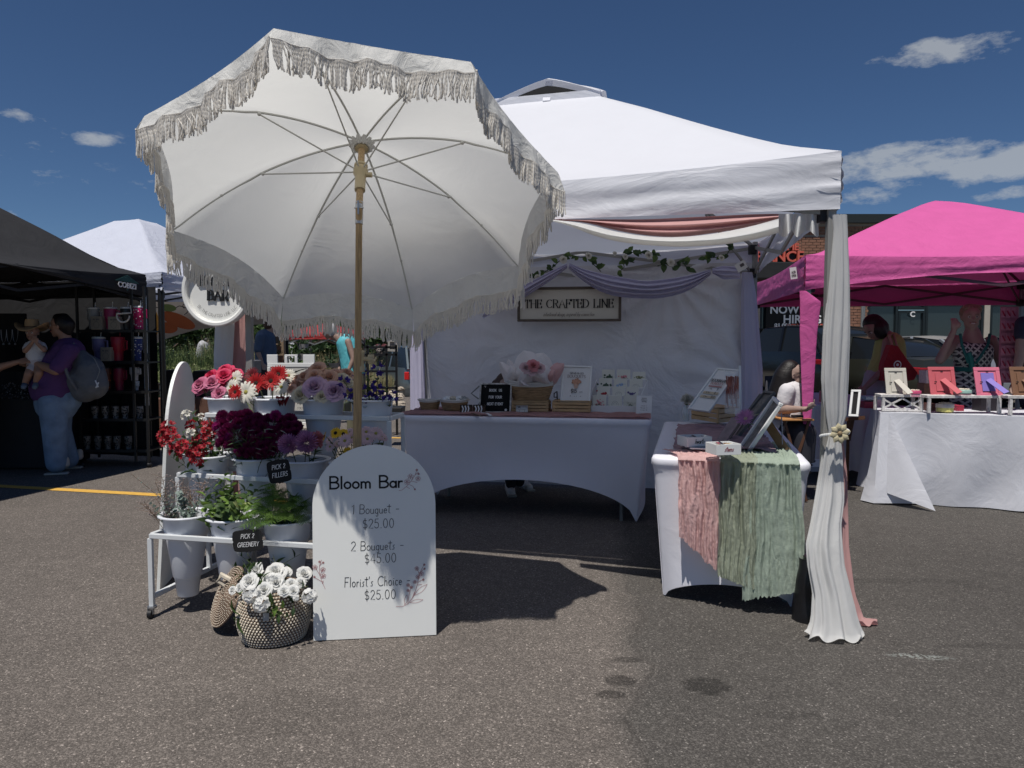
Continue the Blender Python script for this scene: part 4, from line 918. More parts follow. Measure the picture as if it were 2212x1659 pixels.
for row, d in rows_:
 for (x0, x1, y0, y1) in row:
  TL, TR, BR2, BL2 = P(cx(x0), cy(y0), d + .03), P(cx(x1), cy(y0), d + .015), P(cx(x1), cy(y1), d - .005), P(cx(x0), cy(y1), d + .01)
  tt = thing('greeting_card', spec[k][1], 'card', tuple((BL2 + BR2) / 2), group='cards in the rack'); X = (TR - TL).normalized(); Y = (TL - BL2).normalized(); Wc, Hc = (TR - TL).length * .93, (TL - BL2).length; N = X.cross(Y); c = (TL + BR2) / 2
  Mc = Matrix.Identity(4)
  for i in range(3): Mc[i][0], Mc[i][1], Mc[i][2], Mc[i][3] = X[i], Y[i], N[i], c[i]
  mb = MB(); mb.box((0, 0, 0), (Wc, Hc, .003), Mc); obj('card', mb, CARD, tt)
  ky, col = spec[k][0], pr[spec[k][0]]; mb = MB(); yo = -Hc * .12 if row is rows_[3][0] else -Hc * .28
  if ky == 'l':
   ribbon(mb, [V((Wc * .24 * cos(a), yo - Hc * .05 + Hc * .26 * sin(a), .0022)) for a in [i * pi / 14 for i in range(-2, 17)]], .0022, Mc); ribbon(mb, [V((Wc * .12 * cos(a), yo - Hc * .05 + Hc * .16 * sin(a), .0022)) for a in [i * pi / 14 for i in range(15)]], .0018, Mc)
  else:
   for j in range(16):
    r = rr.uniform(.003, .008); q = V((rr.gauss(0, .15) * Wc, yo + rr.gauss(0, .10) * Hc, .0020 + j * .00012)); n2 = rr.randint(5, 8); ph = rr.uniform(0, 6)
    mb.add([Mc @ (q + V((r * (1 + .4 * (i % 2)) * cos(ph + i * pi / n2), r * (1 + .4 * (i % 2)) * sin(ph + i * pi / n2), 0))) for i in range(2 * n2)], [tuple(range(2 * n2))])
  obj('print', mb, mat('print_' + ky, col, .7, var=.35, vs=90), tt)
  if ky in 'wpgy':
   mb = MB()
   for j in range(5): ribbon(mb, [V((0, yo, .0045)), V((rr.uniform(-.2, .2) * Wc, yo - Hc * .12, .0045)), V((rr.uniform(-.35, .35) * Wc, yo - Hc * rr.uniform(.1, .2), .0045))], .003, Mc)
   obj('stems', mb, mat('print_g', pr['g'], .7), tt)
  k += 1
t, M, W, H = framed('price_card', 'small white price list in an acrylic stand right of the card rack', 'price card', P(1376.5, 854, 5.70), P(1411, 855, 5.68), P(1405, 899, 5.63), P(1372, 897, 5.65), .001, PAPER, PAPER, .003)
mb = MB()
for s, y, hh in (('handmade', .055, .010), ('greeting cards', .042, .009), ('pricing', .028, .014), ('one card - 5', -.005, .008), ('three cards - 12', -.022, .008), ('five cards - 20', -.039, .008)): text_mb(mb, s, M @ Matrix.Translation((0, y, .002)), hh, w=.11, sp=.08, xs=.85)
obj('lettering', mb, GREYINK, t)
# tiny name block, bits of wood
t, M, W, H = framed('card_box', 'tiny white box of business cards in front of the pine crate', 'card box', P(1114.5, 878, 5.74), P(1140, 878, 5.74), P(1140, 892, 5.72), P(1114.5, 892, 5.72), .001, PAPER, PAPER, .05)
mb = MB(); text_mb(mb, 'FR', M @ Matrix.Translation((-.02, .005, .026)), .013, w=.2); mb.box((0, -.008, .026), (.06, .0015, .001), M); mb.box((-.02, -.018, .026), (.0015, .02, .001), M); mb.box((.02, -.018, .026), (.0015, .02, .001), M); obj('lettering', mb, INK, t)
WALNUT = mat('walnut', (.10, .06, .04), .6, var=.2, vs=20)
for i, (x0, x1, lb) in enumerate([(994, 1020, 'dark walnut block painted with white strokes, left of the pair'), (1022, 1048, 'dark walnut block painted with white strokes, beside the letter board')]):
 t, M, W, H = framed('wood_block', lb, 'wooden block', P(x0, 875, 5.78), P(x1, 875, 5.77), P(x1, 893, 5.75), P(x0, 893, 5.76), .001, WALNUT, WALNUT, .03)
 mb = MB()
 for j in range(3): ribbon(mb, [V((-.026 + j * .022, -.024, .017)), V((-.02 + j * .022, 0, .017)), V((-.03 + j * .024, .022, .017))], .009, M)
 obj('painted_strokes', mb, WHITE_PRINT, t)
for i, (x0, y0, x1, y1, M_, lb) in enumerate([(1020, 893, 1040, 899, WALNUT, 'thin walnut strip lying at the edge of the main table'), (1024, 891, 1052, 893, PAPER, 'white paper strip lying on the walnut strip'), (1052, 893, 1060, 898, PAPER, 'short white stick on the pink runner')]):
 mb = MB(); mb.bar(G(x0, y0, .785), G(x1, y1, .785), .02, .006); tag(obj('wood_strip', mb, M_), lb, 'strip')
# spotted easel legs of the letter board
mb = MB()
mb.tube([P(1035, 834, 5.9), P(1018, 850, 5.9), P(1034, 862, 5.9)], .006, 6); mb.tube([P(1035, 872, 5.9), P(1028, 882, 5.9), P(1036, 888, 5.85)], .006, 6)
tag(obj('wire_stand', mb, GREY_METAL, None, smooth=True), 'bent grey wire stand beside the letter board', 'stand')
mb = MB(); mb.tube([P(1204, 868, 5.88), P(1203, 845, 5.9), P(1197, 850, 5.9), P(1197, 858, 5.9), P(1203, 858, 5.9)], .005, 6); tag(obj('wire_stand', mb, BLACK, None, smooth=True), 'curled black wire stand behind the bouquet sign', 'stand')
# ============================================================ ITEMS ON THE SIDE TABLE
sv = v_
a, b = G(1494, 905, .775), G(1552, 915, .775)
slat_crate('slatted pine crate under the bookmark sign on the side table', a, b, .775, .775 + .10, .2, V((.75, .66, 0)).normalized())
t, M, W, H = framed('picture_frame', 'tall white framed bookmark bundles price sign leaning on the side table crate', 'picture frame', P(1531, 797, 5.02), P(1576, 800, 4.90), P(1553, 891, 4.62), P(1505, 883, 4.76), .012, PAPER, WHITE_PAINT, .016)
mb = MB(); text_mb(mb, 'BOOKMARK', M @ Matrix.Translation((0, .068, .006)), .024, w=.17, sp=.12, xs=.72)
for i in range(3): text_mb(mb, '1 for' if i == 0 else ('5 for', '6 for')[i - 1], M @ Matrix.Translation((-.02, -.005 - i * .036, .006)), .012, w=.16); text_mb(mb, ('$3', '$8', '$12')[i], M @ Matrix.Translation((.038, -.007 - i * .036, .006)), .018, w=.15, sp=.1)
obj('lettering', mb, GREYINK, t)
mb = MB(); text_mb(mb, 'BUNDLES', M @ Matrix.Translation((0, .04, .006)), .022, w=.13, sp=.12, xs=.8); mb.box((0, .025, .005), (.10, .010, .0015), M); obj('title', mb, mat('print_rose', (.42, .20, .19), .7, var=0), t)
mb = MB(); mb.box((.0, -.036, .0045), (.115, .022, .001), M); mb.box((0, -.072, .0045), (.115, .022, .001), M); obj('price_bands', mb, mat('print_sand', (.50, .42, .30), .7, var=0), t)
CLEAR = mat('clear_acrylic', (.8, .85, .88), .05, var=0, alpha=.22, spec=.6)
t = thing('tassel_holder', 'clear acrylic holder of salmon tassels beside the bookmark sign', 'holder', tuple(P(1582, 890, 4.7)))
mb = MB(); mb.add([P(1566, 800, 4.9), P(1596, 800, 4.75), P(1600, 895, 4.6), P(1566, 893, 4.7)], [(0, 1, 2, 3)]); obj('acrylic_panel', mb, CLEAR, t, solid=.004)
mb = MB(); mb.bar(P(1598, 790, 4.72), P(1600, 893, 4.62), .006, .014, up=V((1, 0, 0))); obj('edge_strip', mb, WHITE_PAINT, t)
for i in range(9):
 mb = MB(); x = 1568 + i * 3.2; d = 4.78 - i * .01; L = 872 + 12 * sin(i * 2.1)
 mb.grid(lambda u, v: P(x + u * 3.0 + .8 * sin(v * 5 + i), lerp(812 + (i % 3), L, v), d + .008 * sin(u * 6 + v * 3)), 4, 8); obj('tassel', mb, mat('salmon_suede', (.45, .19, .16), .9, var=.2), t, smooth=True)
# vase with white carnation is made with the flowers below
# acrylic sleeves with keyrings
t = thing('sleeve_rack', 'rack of clear sleeved prints behind the white boxes', 'print rack', tuple(G(1590, 945, .77)))
DKP = mat('dark_print', (.05, .04, .045), .4, var=.4, vs=30, spec=.6)
for i in range(7):
 mb = MB(); f_ = i / 6; x0 = lerp(1548, 1590, f_); a = P(x0, 950 - 3 * i, 4.15 + .12 * i); b = P(x0 + 20, 955 - 3 * i, 4.10 + .12 * i); up = V((.09, .02, .125)); mb.add([a, b, b + up * (1 + .25 * f_), a + up * (1 + .25 * f_)], [(0, 1, 2, 3)]); obj('sleeve', mb, DKP if i % 2 else mat('sleeve_mauve', (.20, .14, .16), .3, var=.3, vs=20, spec=.7), t, solid=.005)
def lean_frame(label, BLp, BRp, TRp, TLp, Mf, stand=None, rail=.015):
 t, M, W, H = framed('picture_frame', label, 'picture frame', TLp, TRp, BRp, BLp, rail, mat('photo_grey', (.16, .15, .14), .35, var=.5, vs=35), Mf, .022, group if False else None)
 return t, M, W, H
def slant_frame(label, b0, b1, h, lean, Mf):
 """frame standing on the table: bottom edge b0->b1 (world), leaning back along lean"""
 up = lean.normalized() * h
 return framed('picture_frame', label, 'picture frame', b0 + up, b1 + up, b1, b0, .016, mat('photo_grey', (.16, .15, .14), .35, var=.5, vs=35), Mf, .02)
DGF = mat('frame_grey', (.10, .10, .10), .5, var=.05)
b0, b1 = G(1604, 972, .775), G(1616, 992, .775)
# picture faces left: long side goes back along the table
def prof_frame(label, pb0, pb1, pt1, pt0, Mf, dn, df):
 t = framed('picture_frame', label, 'picture frame', P(*pt0, df[2]), P(*pt1, df[3]), P(*pb1, df[1]), P(*pb0, df[0]), .018, mat('photo_grey', (.16, .15, .14), .35, var=.5, vs=35), Mf, .02)
 return t
t, M, W, H = prof_frame('white picture frame standing slanted at the front of the side table', (1603, 968), (1617, 991), (1683, 868), (1668, 856), WHITE_PAINT, None, (3.93, 3.78, 3.95, 3.80))
mb = MB(); mb.bar(P(1652, 905, 3.95), P(1700, 978, 3.86), .004, .05); obj('easel_back', mb, mat('kraft_board', (.30, .19, .10), .8, var=.1), t)
mb = MB(); pp = [P(1676, 905, 3.9), P(1678, 862, 3.9), P(1688, 862, 3.9), P(1690, 962, 3.88)]; mb.tube([P(1688, 892, 3.9), P(1690, 960, 3.85)], .003, 6); obj('wire', mb, STEEL, t)
t, M, W, H = prof_frame('dark grey picture frame leaning behind the white one', (1581, 952), (1597, 956), (1660, 852), (1634, 848), DGF, None, (4.35, 4.22, 4.55, 4.40))
t, M, W, H = prof_frame('second dark frame leaning at the back of the side table', (1600, 930), (1610, 932), (1640, 862), (1626, 858), DGF, None, (4.55, 4.45, 4.75, 4.62))
# white boxes
def open_box(label, px0, px1, py0, py1, inner, seed, printcol):
 a, b = G(px0 + 3, py1, .79), G(px1, py1 - 2, .79); u = (b - a).normalized(); n_ = V((-u.y, u.x, 0)); L = (b - a).length; D = .11; H = P(px0, py0 + 9, a.y).z - .79
 H = max(.035, H); t = thing('open_box', label, 'box', tuple((a + b) / 2)); F = frame(a, u)
 for cc, dd, nm in (((L / 2, .002, H / 2), (L, .004, H), 'front_panel'), ((L / 2, D, H / 2), (L, .004, H), 'back_panel'), ((.002, D / 2, H / 2), (.004, D - .006, H), 'side_panel'), ((L - .002, D / 2, H / 2), (.004, D - .006, H), 'side_panel'), ((L / 2, D / 2, .003), (L - .01, D - .01, .004), 'bottom')):
  mb = MB(); mb.box(cc, dd, F); obj(nm, mb, WHITE_PAINT, t, bevel=.001)
 rr = random.Random(seed)
 mb = MB(); text_mb(mb, 'hearts' if seed == 1 else 'stems', F @ Matrix.Translation((L / 2, -.0012, H * .35)) @ rot('X', pi / 2), H * .42, w=.14, sp=.05, slant=.2);
 obj('logo', mb, printcol, t)
 for i in range(9):
  mb = MB(); x, y = rr.uniform(.02, L - .02), rr.uniform(.02, D - .02); an = rr.uniform(0, pi); q = F @ V((x, y, H * .9)); d = V((cos(an), sin(an), rr.uniform(-.3, .5))) * .022; mb.bar(q - d, q + d, .014, .002); m_ = inner[i % len(inner)]
  obj('sticker', mb, m_, t)
 return t
G1, G2 = mat('st_white', (.7, .7, .7), .4, var=0), mat('st_dark', (.05, .05, .055), .4, var=0)
open_box('small white box with a black logo', 1481, 1538, 936, 966, [G1, G2, G1, mat('st_grey', (.3, .3, .3), .4, var=0)], 1, INK)
open_box('small white box with a red logo', 1545, 1601, 952, 984, [G1, mat('st_yel', (.6, .42, .12), .4, var=0), mat('st_plum', (.25, .08, .10), .4, var=0), G2], 2, mat('logo_plum', (.28, .06, .08), .5, var=0))
for i in range(5):
 a, b = G(1470 + 5 * i, 962 + i * 1.5, .785), G(1536 + 3 * i, 962 + i * 2.0, .785); mb = MB(); mb.bar(a, b, .03, .006); tag(obj('striped_bookmark', mb, mat('stripe_navy', (.06, .09, .16), .5, var=0) if i % 2 else G1), 'navy and white striped bookmark fanned under the box', 'bookmark', 'striped bookmarks under the white box')
# black weight bag at the front right post
mb = MB(); q = V((1.46, 3.50, 0))
def f(u, v):
 a = u * 2 * pi; z = v * .30; r = .10 * (1 - .25 * v) * (1 + .08 * noise.noise(V((cos(a) * 2, sin(a) * 2, v * 4)))); return q + V((r * 1.1 * cos(a) + .0, r * .8 * sin(a) - .02, z))
mb.grid(f, 32, 16, closeu=True); mb.box(q + V((0, -.02, .30)), (.12, .10, .02)); tag(obj('weight_bag', mb, mat('black_vinyl', (.010, .010, .012), .35, var=.1, bump=.003, bs=30), None, smooth=True), 'black weight bag at the foot of the front right post', 'weight bag')
# round sign
cS = P(470, 628, 4.20); t = thing('round_sign', 'round white sign lettered bloom bar, half hidden by the umbrella fringe', 'sign', tuple(cS))
Ms = frame(cS, V((.99, -.12, -.03)), (0, 0, 1)) @ rot('X', pi / 2); Rr = 77 / 1593 * 4.20
# face toward the camera
mb = MB(); mb.lathe([(Rr * .0, .0), (Rr * .86, .0)], 48, Ms); obj('face', mb, mat('sign_white', (.74, .74, .71), .6, var=.01), t)
mb = MB(); mb.lathe([(Rr * .86, -.01), (Rr * .86, .022), (Rr * .90, .030), (Rr * .97, .030), (Rr, .024), (Rr, -.012), (Rr * .86, -.012)], 64, Ms); obj('raised_rim', mb, mat('sign_white', (.74, .74, .71), .6), t, smooth=True)
mb = MB(); mb2 = MB(); mb3 = MB()
for s, y, hh in (('BLOOM', .030, .052), ('BAR', -.052, .052)):
 text_mb(mb, s, Ms @ Matrix.Translation((.005, y, .010)), hh, w=.26, sp=.14, contrast=.3, serif=.12)
text_mb(mb3, 'BY THE CRAFTED LINE, LLC', Ms @ Matrix.Translation((0, .0, .004)), .017, w=.08, sp=.13, arcR=.150)
ob = obj('lettering', mb, INK, t); ob.modifiers.new('s', 'SOLIDIFY').thickness = .008; obj('small_lettering', mb3, INK, t)
# ============================================================ FLOWER STAND
def pm(col, nm, var=.22, trans=.3, vs=3.0, rough=.6): return mat(nm, col, rough, var=var, vs=vs, trans=trans, tcol=tuple(min(1, c * 1.1) for c in col))
LEAF = pm((.055, .10, .03), 'leaf_green', .3); LEAFD = pm((.03, .06, .022), 'leaf_dark', .3); LEAFB = pm((.16, .26, .05), 'leaf_bright', .3); EUC = pm((.22, .28, .25), 'eucalyptus_leaf', .2); STEM = mat('stem_green', (.07, .10, .03), .6, var=.3, vs=20); STEMP = mat('stem_pale', (.20, .24, .12), .6, var=.2)
ME = {}
def mesh_of(key, build):
 if key not in ME:
  mb = build(); me = bpy.data.meshes.new(key); me.from_pydata([tuple(p) for p in mb.v], [], mb.f)
  me.polygons.foreach_set('material_index', mb.mi); me.update(); me.shade_smooth(); ME[key] = me
 return ME[key]
def petal_patch(mb, fn, nu=4, nv=4): mb.grid(fn, nu, nv)
def m_rose(seed, n=24, open_=1.0):
 def b():
  mb = MB(); rr = random.Random(seed)
  for i in range(n):
   f_ = i / (n - 1); ph = i * 2.399 + rr.uniform(-.2, .2); r0 = .06 + .30 * f_; r1 = .10 + .88 * f_ ** 1.15 * open_; h = .95 - .50 * f_ + rr.uniform(-.04, .04); ha = lerp(1.4, .85, f_); curl = .02 + .22 * f_ ** 2
   def g(u, v):
    s = u * 2 - 1; k = v ** .75; edge = 1 - .35 * abs(s) ** 3 * v
    r = lerp(r0, r1, k ** 1.6) + .03 * sin(s * 5 + seed + i) * v; a = ph + s * ha * (.55 + .45 * sin(pi * min(1, v * .62 + .2)))
    z = h * k * edge - curl * max(0, v - .75) * 3 * (1 - .2 * abs(s)); r += curl * max(0, v - .75) * 1.6
    return V((r * cos(a), r * sin(a), z - .45))
   mb.grid(g, 6, 5)
  return mb
 return mesh_of('rose_%d_%d' % (seed, n), b)
def m_ray(seed, layers, disc=.2, cup=.15, name='ray', droop=0, nd=0):
 def b():
  mb = MB(); rr = random.Random(seed)
  for li, (n, r0, r1, w, zt) in enumerate(layers):
   for i in range(n):
    a = 2 * pi * (i + .5 * (li % 2)) / n + rr.uniform(-.06, .06); L = r1 * rr.uniform(.9, 1.04); tz = zt + rr.uniform(-.06, .06)
    def g(u, v):
     s = u * 2 - 1; x = lerp(r0, L, v); ww = w * sin(pi * min(.93, .12 + .80 * v)) ** .6
     z = tz * v + cup * sin(pi * v * .7) - droop * v * v - .02 * s * s; p = V((x, s * ww, z)); return Matrix.Rotation(a, 3, 'Z') @ p
    mb.grid(g, 2, 4)
  if disc:
   mb.cur = 1
   mb.sphere((0, 0, .04), (disc, disc, disc * .45), 12, 6)
   for i in range(40):
    q = sqrt((i + .5) / 40) * disc; a = i * 2.4; mb.sphere((q * cos(a), q * sin(a), .04 + disc * .42 * sqrt(max(0, 1 - (q / disc) ** 2))), disc * .13, 4, 3)
  return mb
 return mesh_of('%s_%d' % (name, seed), b)
def m_mum(seed, n=150):
 def b():
  mb = MB(); rr = random.Random(seed)
  for i in range(n):
   z = 1 - (i + .5) / n * 1.35; z = max(-.45, z); a = i * 2.399963; r = sqrt(max(0, 1 - z * z)); d = V((r * cos(a), r * sin(a), z)).normalized(); L = rr.uniform(.88, 1.02) * (1 if z > -.1 else .9)
   t1 = d.cross(V((.3, .2, 1))).normalized(); up = d.cross(t1); w = .055
   p0 = d * .25; p1 = d * L * .72 + V((0, 0, -.02)); p2 = d * L + V((0, 0, .07))
   vs = []
   for p, ww in ((p0, w * .6), (p1, w), (p2, w * .45)): vs += [p + t1 * ww, p - t1 * ww, p - up * ww * .5]
   mb.add(vs, [(0, 1, 4, 3), (3, 4, 7, 6), (1, 2, 5, 4), (4, 5, 8, 7), (2, 0, 3, 5), (5, 3, 6, 8)])
  return mb
 return mesh_of('mum_%d' % seed, b)
def m_carnation(seed, n=46):
 def b():
  mb = MB(); rr = random.Random(seed)
  for i in range(n):
   f_ = i / n; a = i * 2.4; tilt = f_ ** .7 * 1.35 + rr.uniform(-.1, .1); L = rr.uniform(.85, 1.05); w = rr.uniform(.30, .42); tw = rr.uniform(-.5, .5); fr = rr.uniform(0, 6)
   M3 = Matrix.Rotation(a, 3, 'Z') @ Matrix.Rotation(tilt, 3, 'Y') @ Matrix.Rotation(tw, 3, 'Z')
   def g(u, v):
    s = u * 2 - 1; j = (.10 * (1 if int(u * 8 + .01) % 2 else -.6)) if v > .9 else 0; return M3 @ V((s * w * (.25 + .75 * v), .11 * sin(s * 9 + fr) * v * v, L * v * (1 - .12 * s * s) + j))
   mb.grid(g, 8, 3)
  mb.v = [p - V((0, 0, .30)) for p in mb.v]
  return mb
 return mesh_of('carnation_%d' % seed, b)
def m_lily(seed):      # cluster of small trumpets
 def b():
  mb = MB(); rr = random.Random(seed)
  for c in range(6):
   ca = c * 2.4; off = V((.52 * cos(ca), .52 * sin(ca), rr.uniform(-.2, .25))) if c else V((0, 0, .3)); D = (off + V((0, 0, .45))).normalized(); F = zframe(off, D)
   for i in range(6):
    a = i * pi / 3 + rr.uniform(-.1, .1); w = .17 if i % 2 else .11
    def g(u, v):
     s = u * 2 - 1; x = .05 + .40 * v ** 1.3; z = .40 * v ** .8 - .10 * v ** 4; ww = w * sin(pi * min(.95, .15 + .75 * v)); p = Matrix.Rotation(a, 3, 'Z') @ V((x, s * ww, z - .04 * (1 - s * s) * v)); return F @ p
    mb.grid(g, 2, 4)
  return mb
 return mesh_of('lily_%d' % seed, b)
def m_bell(seed):
 def b():
  mb = MB(); rr = random.Random(seed)
  for c in range(3):
   off = V((.35 * cos(c * 2.1), .35 * sin(c * 2.1), .25 * c - .3)); F = zframe(off, V((cos(c * 2.1), sin(c * 2.1), .3)))
   for i in range(5):
    a = i * 2 * pi / 5
    def g(u, v):
     s = u * 2 - 1; x = .12 + .35 * v + .12 * v ** 4; z = .55 * v ** .8 - .1 * v ** 5; ww = .24 * sin(pi * min(.93, .25 + .62 * v)); return F @ (Matrix.Rotation(a, 3, 'Z') @ V((x, s * ww, z + .05 * sin(s * 6) * v)))
    mb.grid(g, 3, 4)
  return mb
 return mesh_of('bell_%d' % seed, b)
def m_hydr(seed):
 def b():
  mb = MB(); rr = random.Random(seed)
  for c in range(9):
   z = 1 - c / 9 * 1.1; r = sqrt(max(0, 1 - z * z)); D = V((r * cos(c * 2.4), r * sin(c * 2.4), z)).normalized(); F = zframe(D * .62, D)
   for i in range(4):
    a = i * pi / 2 + .3 * c
    def g(u, v):
     s = u * 2 - 1; return F @ (Matrix.Rotation(a, 3, 'Z') @ V((.03 + .40 * v, s * .24 * sin(pi * min(.9, .1 + .78 * v)) ** .7, .08 * v + .05 * s * s)))
    mb.grid(g, 3, 4)
  return mb
 return mesh_of('hydr_%d' % seed, b)
def m_leaf(w=.28, fold=.10, bend=.25, key='leaf', tip=1.0):
 def b():
  mb = MB(); mb.grid(lambda u, v: V((v, (u * 2 - 1) * w * (sin(pi * min(1, v ** (.8 * tip) * .985 + .01))) ** .85, abs(u * 2 - 1) * fold * sin(pi * v) - bend * v * v)), 4, 7); return mb
 return mesh_of(key, b)
def put(me, nm, mats, parent, M):
 """object sharing mesh me; M in world space; mats assigned by object slots"""
 o = bpy.data.objects.new(nm, me); COL.objects.link(o)
 mats = mats if isinstance(mats, (list, tuple)) else [mats]
 while len(me.materials) < len(mats): me.materials.append(mats[len(me.materials)])
 for i, m in enumerate(mats):
  o.material_slots[i].link = 'OBJECT'; o.material_slots[i].material = m
 if parent is not None: o.parent = parent; o.matrix_basis = INV[parent.name] @ M
 else: o.matrix_basis = M
 INV[o.name] = (INV[parent.name] if parent is not None else Matrix.Identity(4))
 return o
RF = random.Random(21)
def bloom(nm, me, mats, label, c, r, face, foot, cat=None, group=None, stemm=None, leaves=1, sr=.0022, partname='bloom'):
 c = V(c); F = zframe(c, V(face)) @ rot('Z', RF.uniform(0, 6.3)); r *= 1.14; t = bpy.data.objects.new(nm, None); COL.objects.link(t); t.empty_display_size = .05
 tag(t, label, cat or nm.replace('_', ' '), group); setM(t, Matrix.Translation(c))
 put(me, partname, mats, t, F @ Matrix.Diagonal((r, r, r, 1)))
 if foot is not None:
  b0 = c - V(face).normalized() * r * .35; foot = V(foot); mb = MB()
  mid = b0.lerp(foot, .45) + V((RF.uniform(-.01, .01), RF.uniform(-.01, .01), -.0)); mid = mid.lerp(b0 - V(face).normalized() * .05, .35)
  mb.tube([b0, b0.lerp(mid, .5) - V(face).normalized() * .01, mid, mid.lerp(foot, .5), foot], sr, 5)
  obj('stem', mb, stemm or STEM, t, smooth=True)
  for i in range(leaves):
   q = b0.lerp(mid, RF.uniform(.3, 1)); a = RF.uniform(0, 6.3); D = V((cos(a), sin(a), .5)); L = RF.uniform(.03, .055); Fl = frame(q, D) @ Matrix.Diagonal((L, L, L, 1)); put(m_leaf(), 'leaf', LEAF, t, Fl)
 return t
# the stand: three tiers of rails, buckets hang in them
LT = [(V((-1.745, 3.51, .40)), V((-.70, 3.287, .40))), (V((-1.712, 3.746, .655)), V((-.68, 3.475, .655))), (V((-1.65, 3.957, .94)), V((-.63, 3.765, .94)))]
st = thing('flower_stand', 'white three tier flower stand on casters holding the buckets', 'flower stand', (-1.2, 3.8, 0))
DEP = .215; BW = .022
def vdir(a, b): d = (b - a).normalized(); return V((-d.y, d.x, 0))
for ti, (a, b) in enumerate(LT):
 n_ = vdir(a, b); A2, B2 = a + n_ * DEP, b + n_ * DEP
 for nm, p, q in (('front_rail', a, b), ('back_rail', A2, B2), ('side_rail', a, A2), ('side_rail', b, B2)):
  mb = MB(); e = (q - p).normalized() * (BW / 2 + .001 if nm == 'side_rail' else 0); mb.bar(p + e, q - e, BW, BW); obj(nm, mb, WHITE_METAL, st, bevel=.002)
 zb = .10
 for p in (a, b):
  mb = MB(); mb.bar(p - V((0, 0, BW / 2 + .001)), V((p.x, p.y, .055 if ti == 0 else .10)), BW, BW); obj('post', mb, WHITE_METAL, st, bevel=.002)
  if ti == 2: mb = MB(); p2 = p + n_ * DEP; mb.bar(p2 - V((0, 0, BW / 2 + .001)), V((p2.x, p2.y, .055)), BW, BW); obj('post', mb, WHITE_METAL, st, bevel=.002)
n_ = vdir(*LT[0])
for side in (0, 1):
 p = V((LT[0][side].x, LT[0][side].y, .10)); q = LT[2][side] + vdir(*LT[2]) * DEP; q = V((q.x, q.y, .10)); mb = MB(); e = (q - p).normalized() * .013; mb.bar(p + e, q - e, BW, BW); obj('base_rail', mb, WHITE_METAL, st, bevel=.002)
for side in (0, 1):
 for pos in (LT[0][side], LT[2][side] + vdir(*LT[2]) * DEP):
  cst = MB(); p = V((pos.x, pos.y, 0)); cst.cyl(p + V((0, 0, .046)), p + V((0, 0, .055)), .022, .022, 14); cst.box(p + V((-.012, -.014, .035)), (.003, .018, .03)); cst.box(p + V((.012, -.014, .035)), (.003, .018, .03)); co = obj('caster', cst, STEEL, st)
  mb = MB(); mb.cyl(p + V((-.009, -.018, .022)), p + V((.009, -.018, .022)), .021, .021, 18); obj('wheel', mb, BLACK, co, smooth=True)
BUCK = mat('bucket_plastic', (.70, .72, .76), .32, var=.02, spec=.5, trans=.06)
def bucket(label, tier, px, group='white flower buckets', up=.09, R=.112):
 a, b = LT[tier]; n_ = vdir(a, b); A = a + n_ * DEP / 2; d = b - a
 k = ((px - 1106) / FPX); t_ = (k * A.y - A.x) / (d.x - k * d.y); c = A + d * t_; c = V((c.x, c.y, a.z))
 t = thing('flower_bucket', label, 'bucket', tuple(c), group=group); F = Matrix.Translation(c)
 H0 = -.315
 mb = MB(); mb.lathe([(.048, H0), (.050, H0 + .004), (.060, H0 + .09), (.063, H0 + .092), (.067, H0 + .10), (.093, -.03), (.0945, -.012), (.100, -.006), (.101, .0), (R * .97, up - .012), (R * .99, up - .004)], 40, F, True)
 mb.lathe([(R * .95, up - .004), (R * .93, up - .03), (.09, -.02), (.05, H0 + .02)], 32, F); obj('body', mb, BUCK, t, smooth=True, angle=50)
 mb = MB(); mb.lathe([(R * .95, up - .003), (R * .99, up + .001), (R + .012, up + .004), (R + .018, up), (R + .017, up - .005), (R + .008, up - .006), (R * .99, up - .005)], 44, F); obj('rim', mb, BUCK, t, smooth=True, angle=70)
 mb = MB(); mb.lathe([(.0, up - .08), (R * .87, up - .08)], 20, F); obj('water', mb, mat('dark_water', (.02, .03, .02), .1, var=0), t)
 return c, R, up
BK = {}
for key, tier, px, lb in [('t1', 2, 492, 'bucket of pink and mauve roses, left end of the top tier'), ('t2', 2, 592, 'bucket of red and white gerberas, second on the top tier'), ('t3', 2, 697, 'bucket of peach and lilac roses, third on the top tier'), ('t4', 2, 803, 'bucket of purple bellflowers at the right end of the top tier'),
      ('m1', 1, 442, 'bucket of red alstroemeria, left end of the middle tier'), ('m2', 1, 552, 'bucket of magenta carnations, second on the middle tier'), ('m3', 1, 655, 'bucket of lilac mums beside the fillers tag, middle tier'), ('m4', 1, 765, 'bucket of pale pink daisies and small sunflowers, middle tier right'),
      ('b1', 0, 394, 'bucket of eucalyptus, left end of the bottom tier'), ('b2', 0, 497, 'bucket of ruscus leaves, middle of the bottom tier'), ('b3', 0, 615, 'bucket of leatherleaf fern, bottom tier right')]:
 BK[key] = bucket(lb, tier, px)
def foot(key): c, R, up = BK[key]; return c + V((RF.uniform(-.05, .05), RF.uniform(-.05, .05), -.1))
def rimz(key): c, R, up = BK[key]; return c.z + up
def at(key, px, py, dy=0): c = BK[key][0]; return P(px, py, c.y + dy)
X6 = lambda x: 265.5 + .2 * x; Y6 = lambda y: 761 + .2 * y
X1 = lambda x: 575.2 + .16 * x; Y1 = lambda y: 752.2 + .16 * y
def facing(key, p, up=.55, cam_=.55):
 c = BK[key][0]; d = V((p.x - c.x, p.y - c.y, 0)); d = d * 2.2 + V((0, -cam_, up)); return d.normalized()
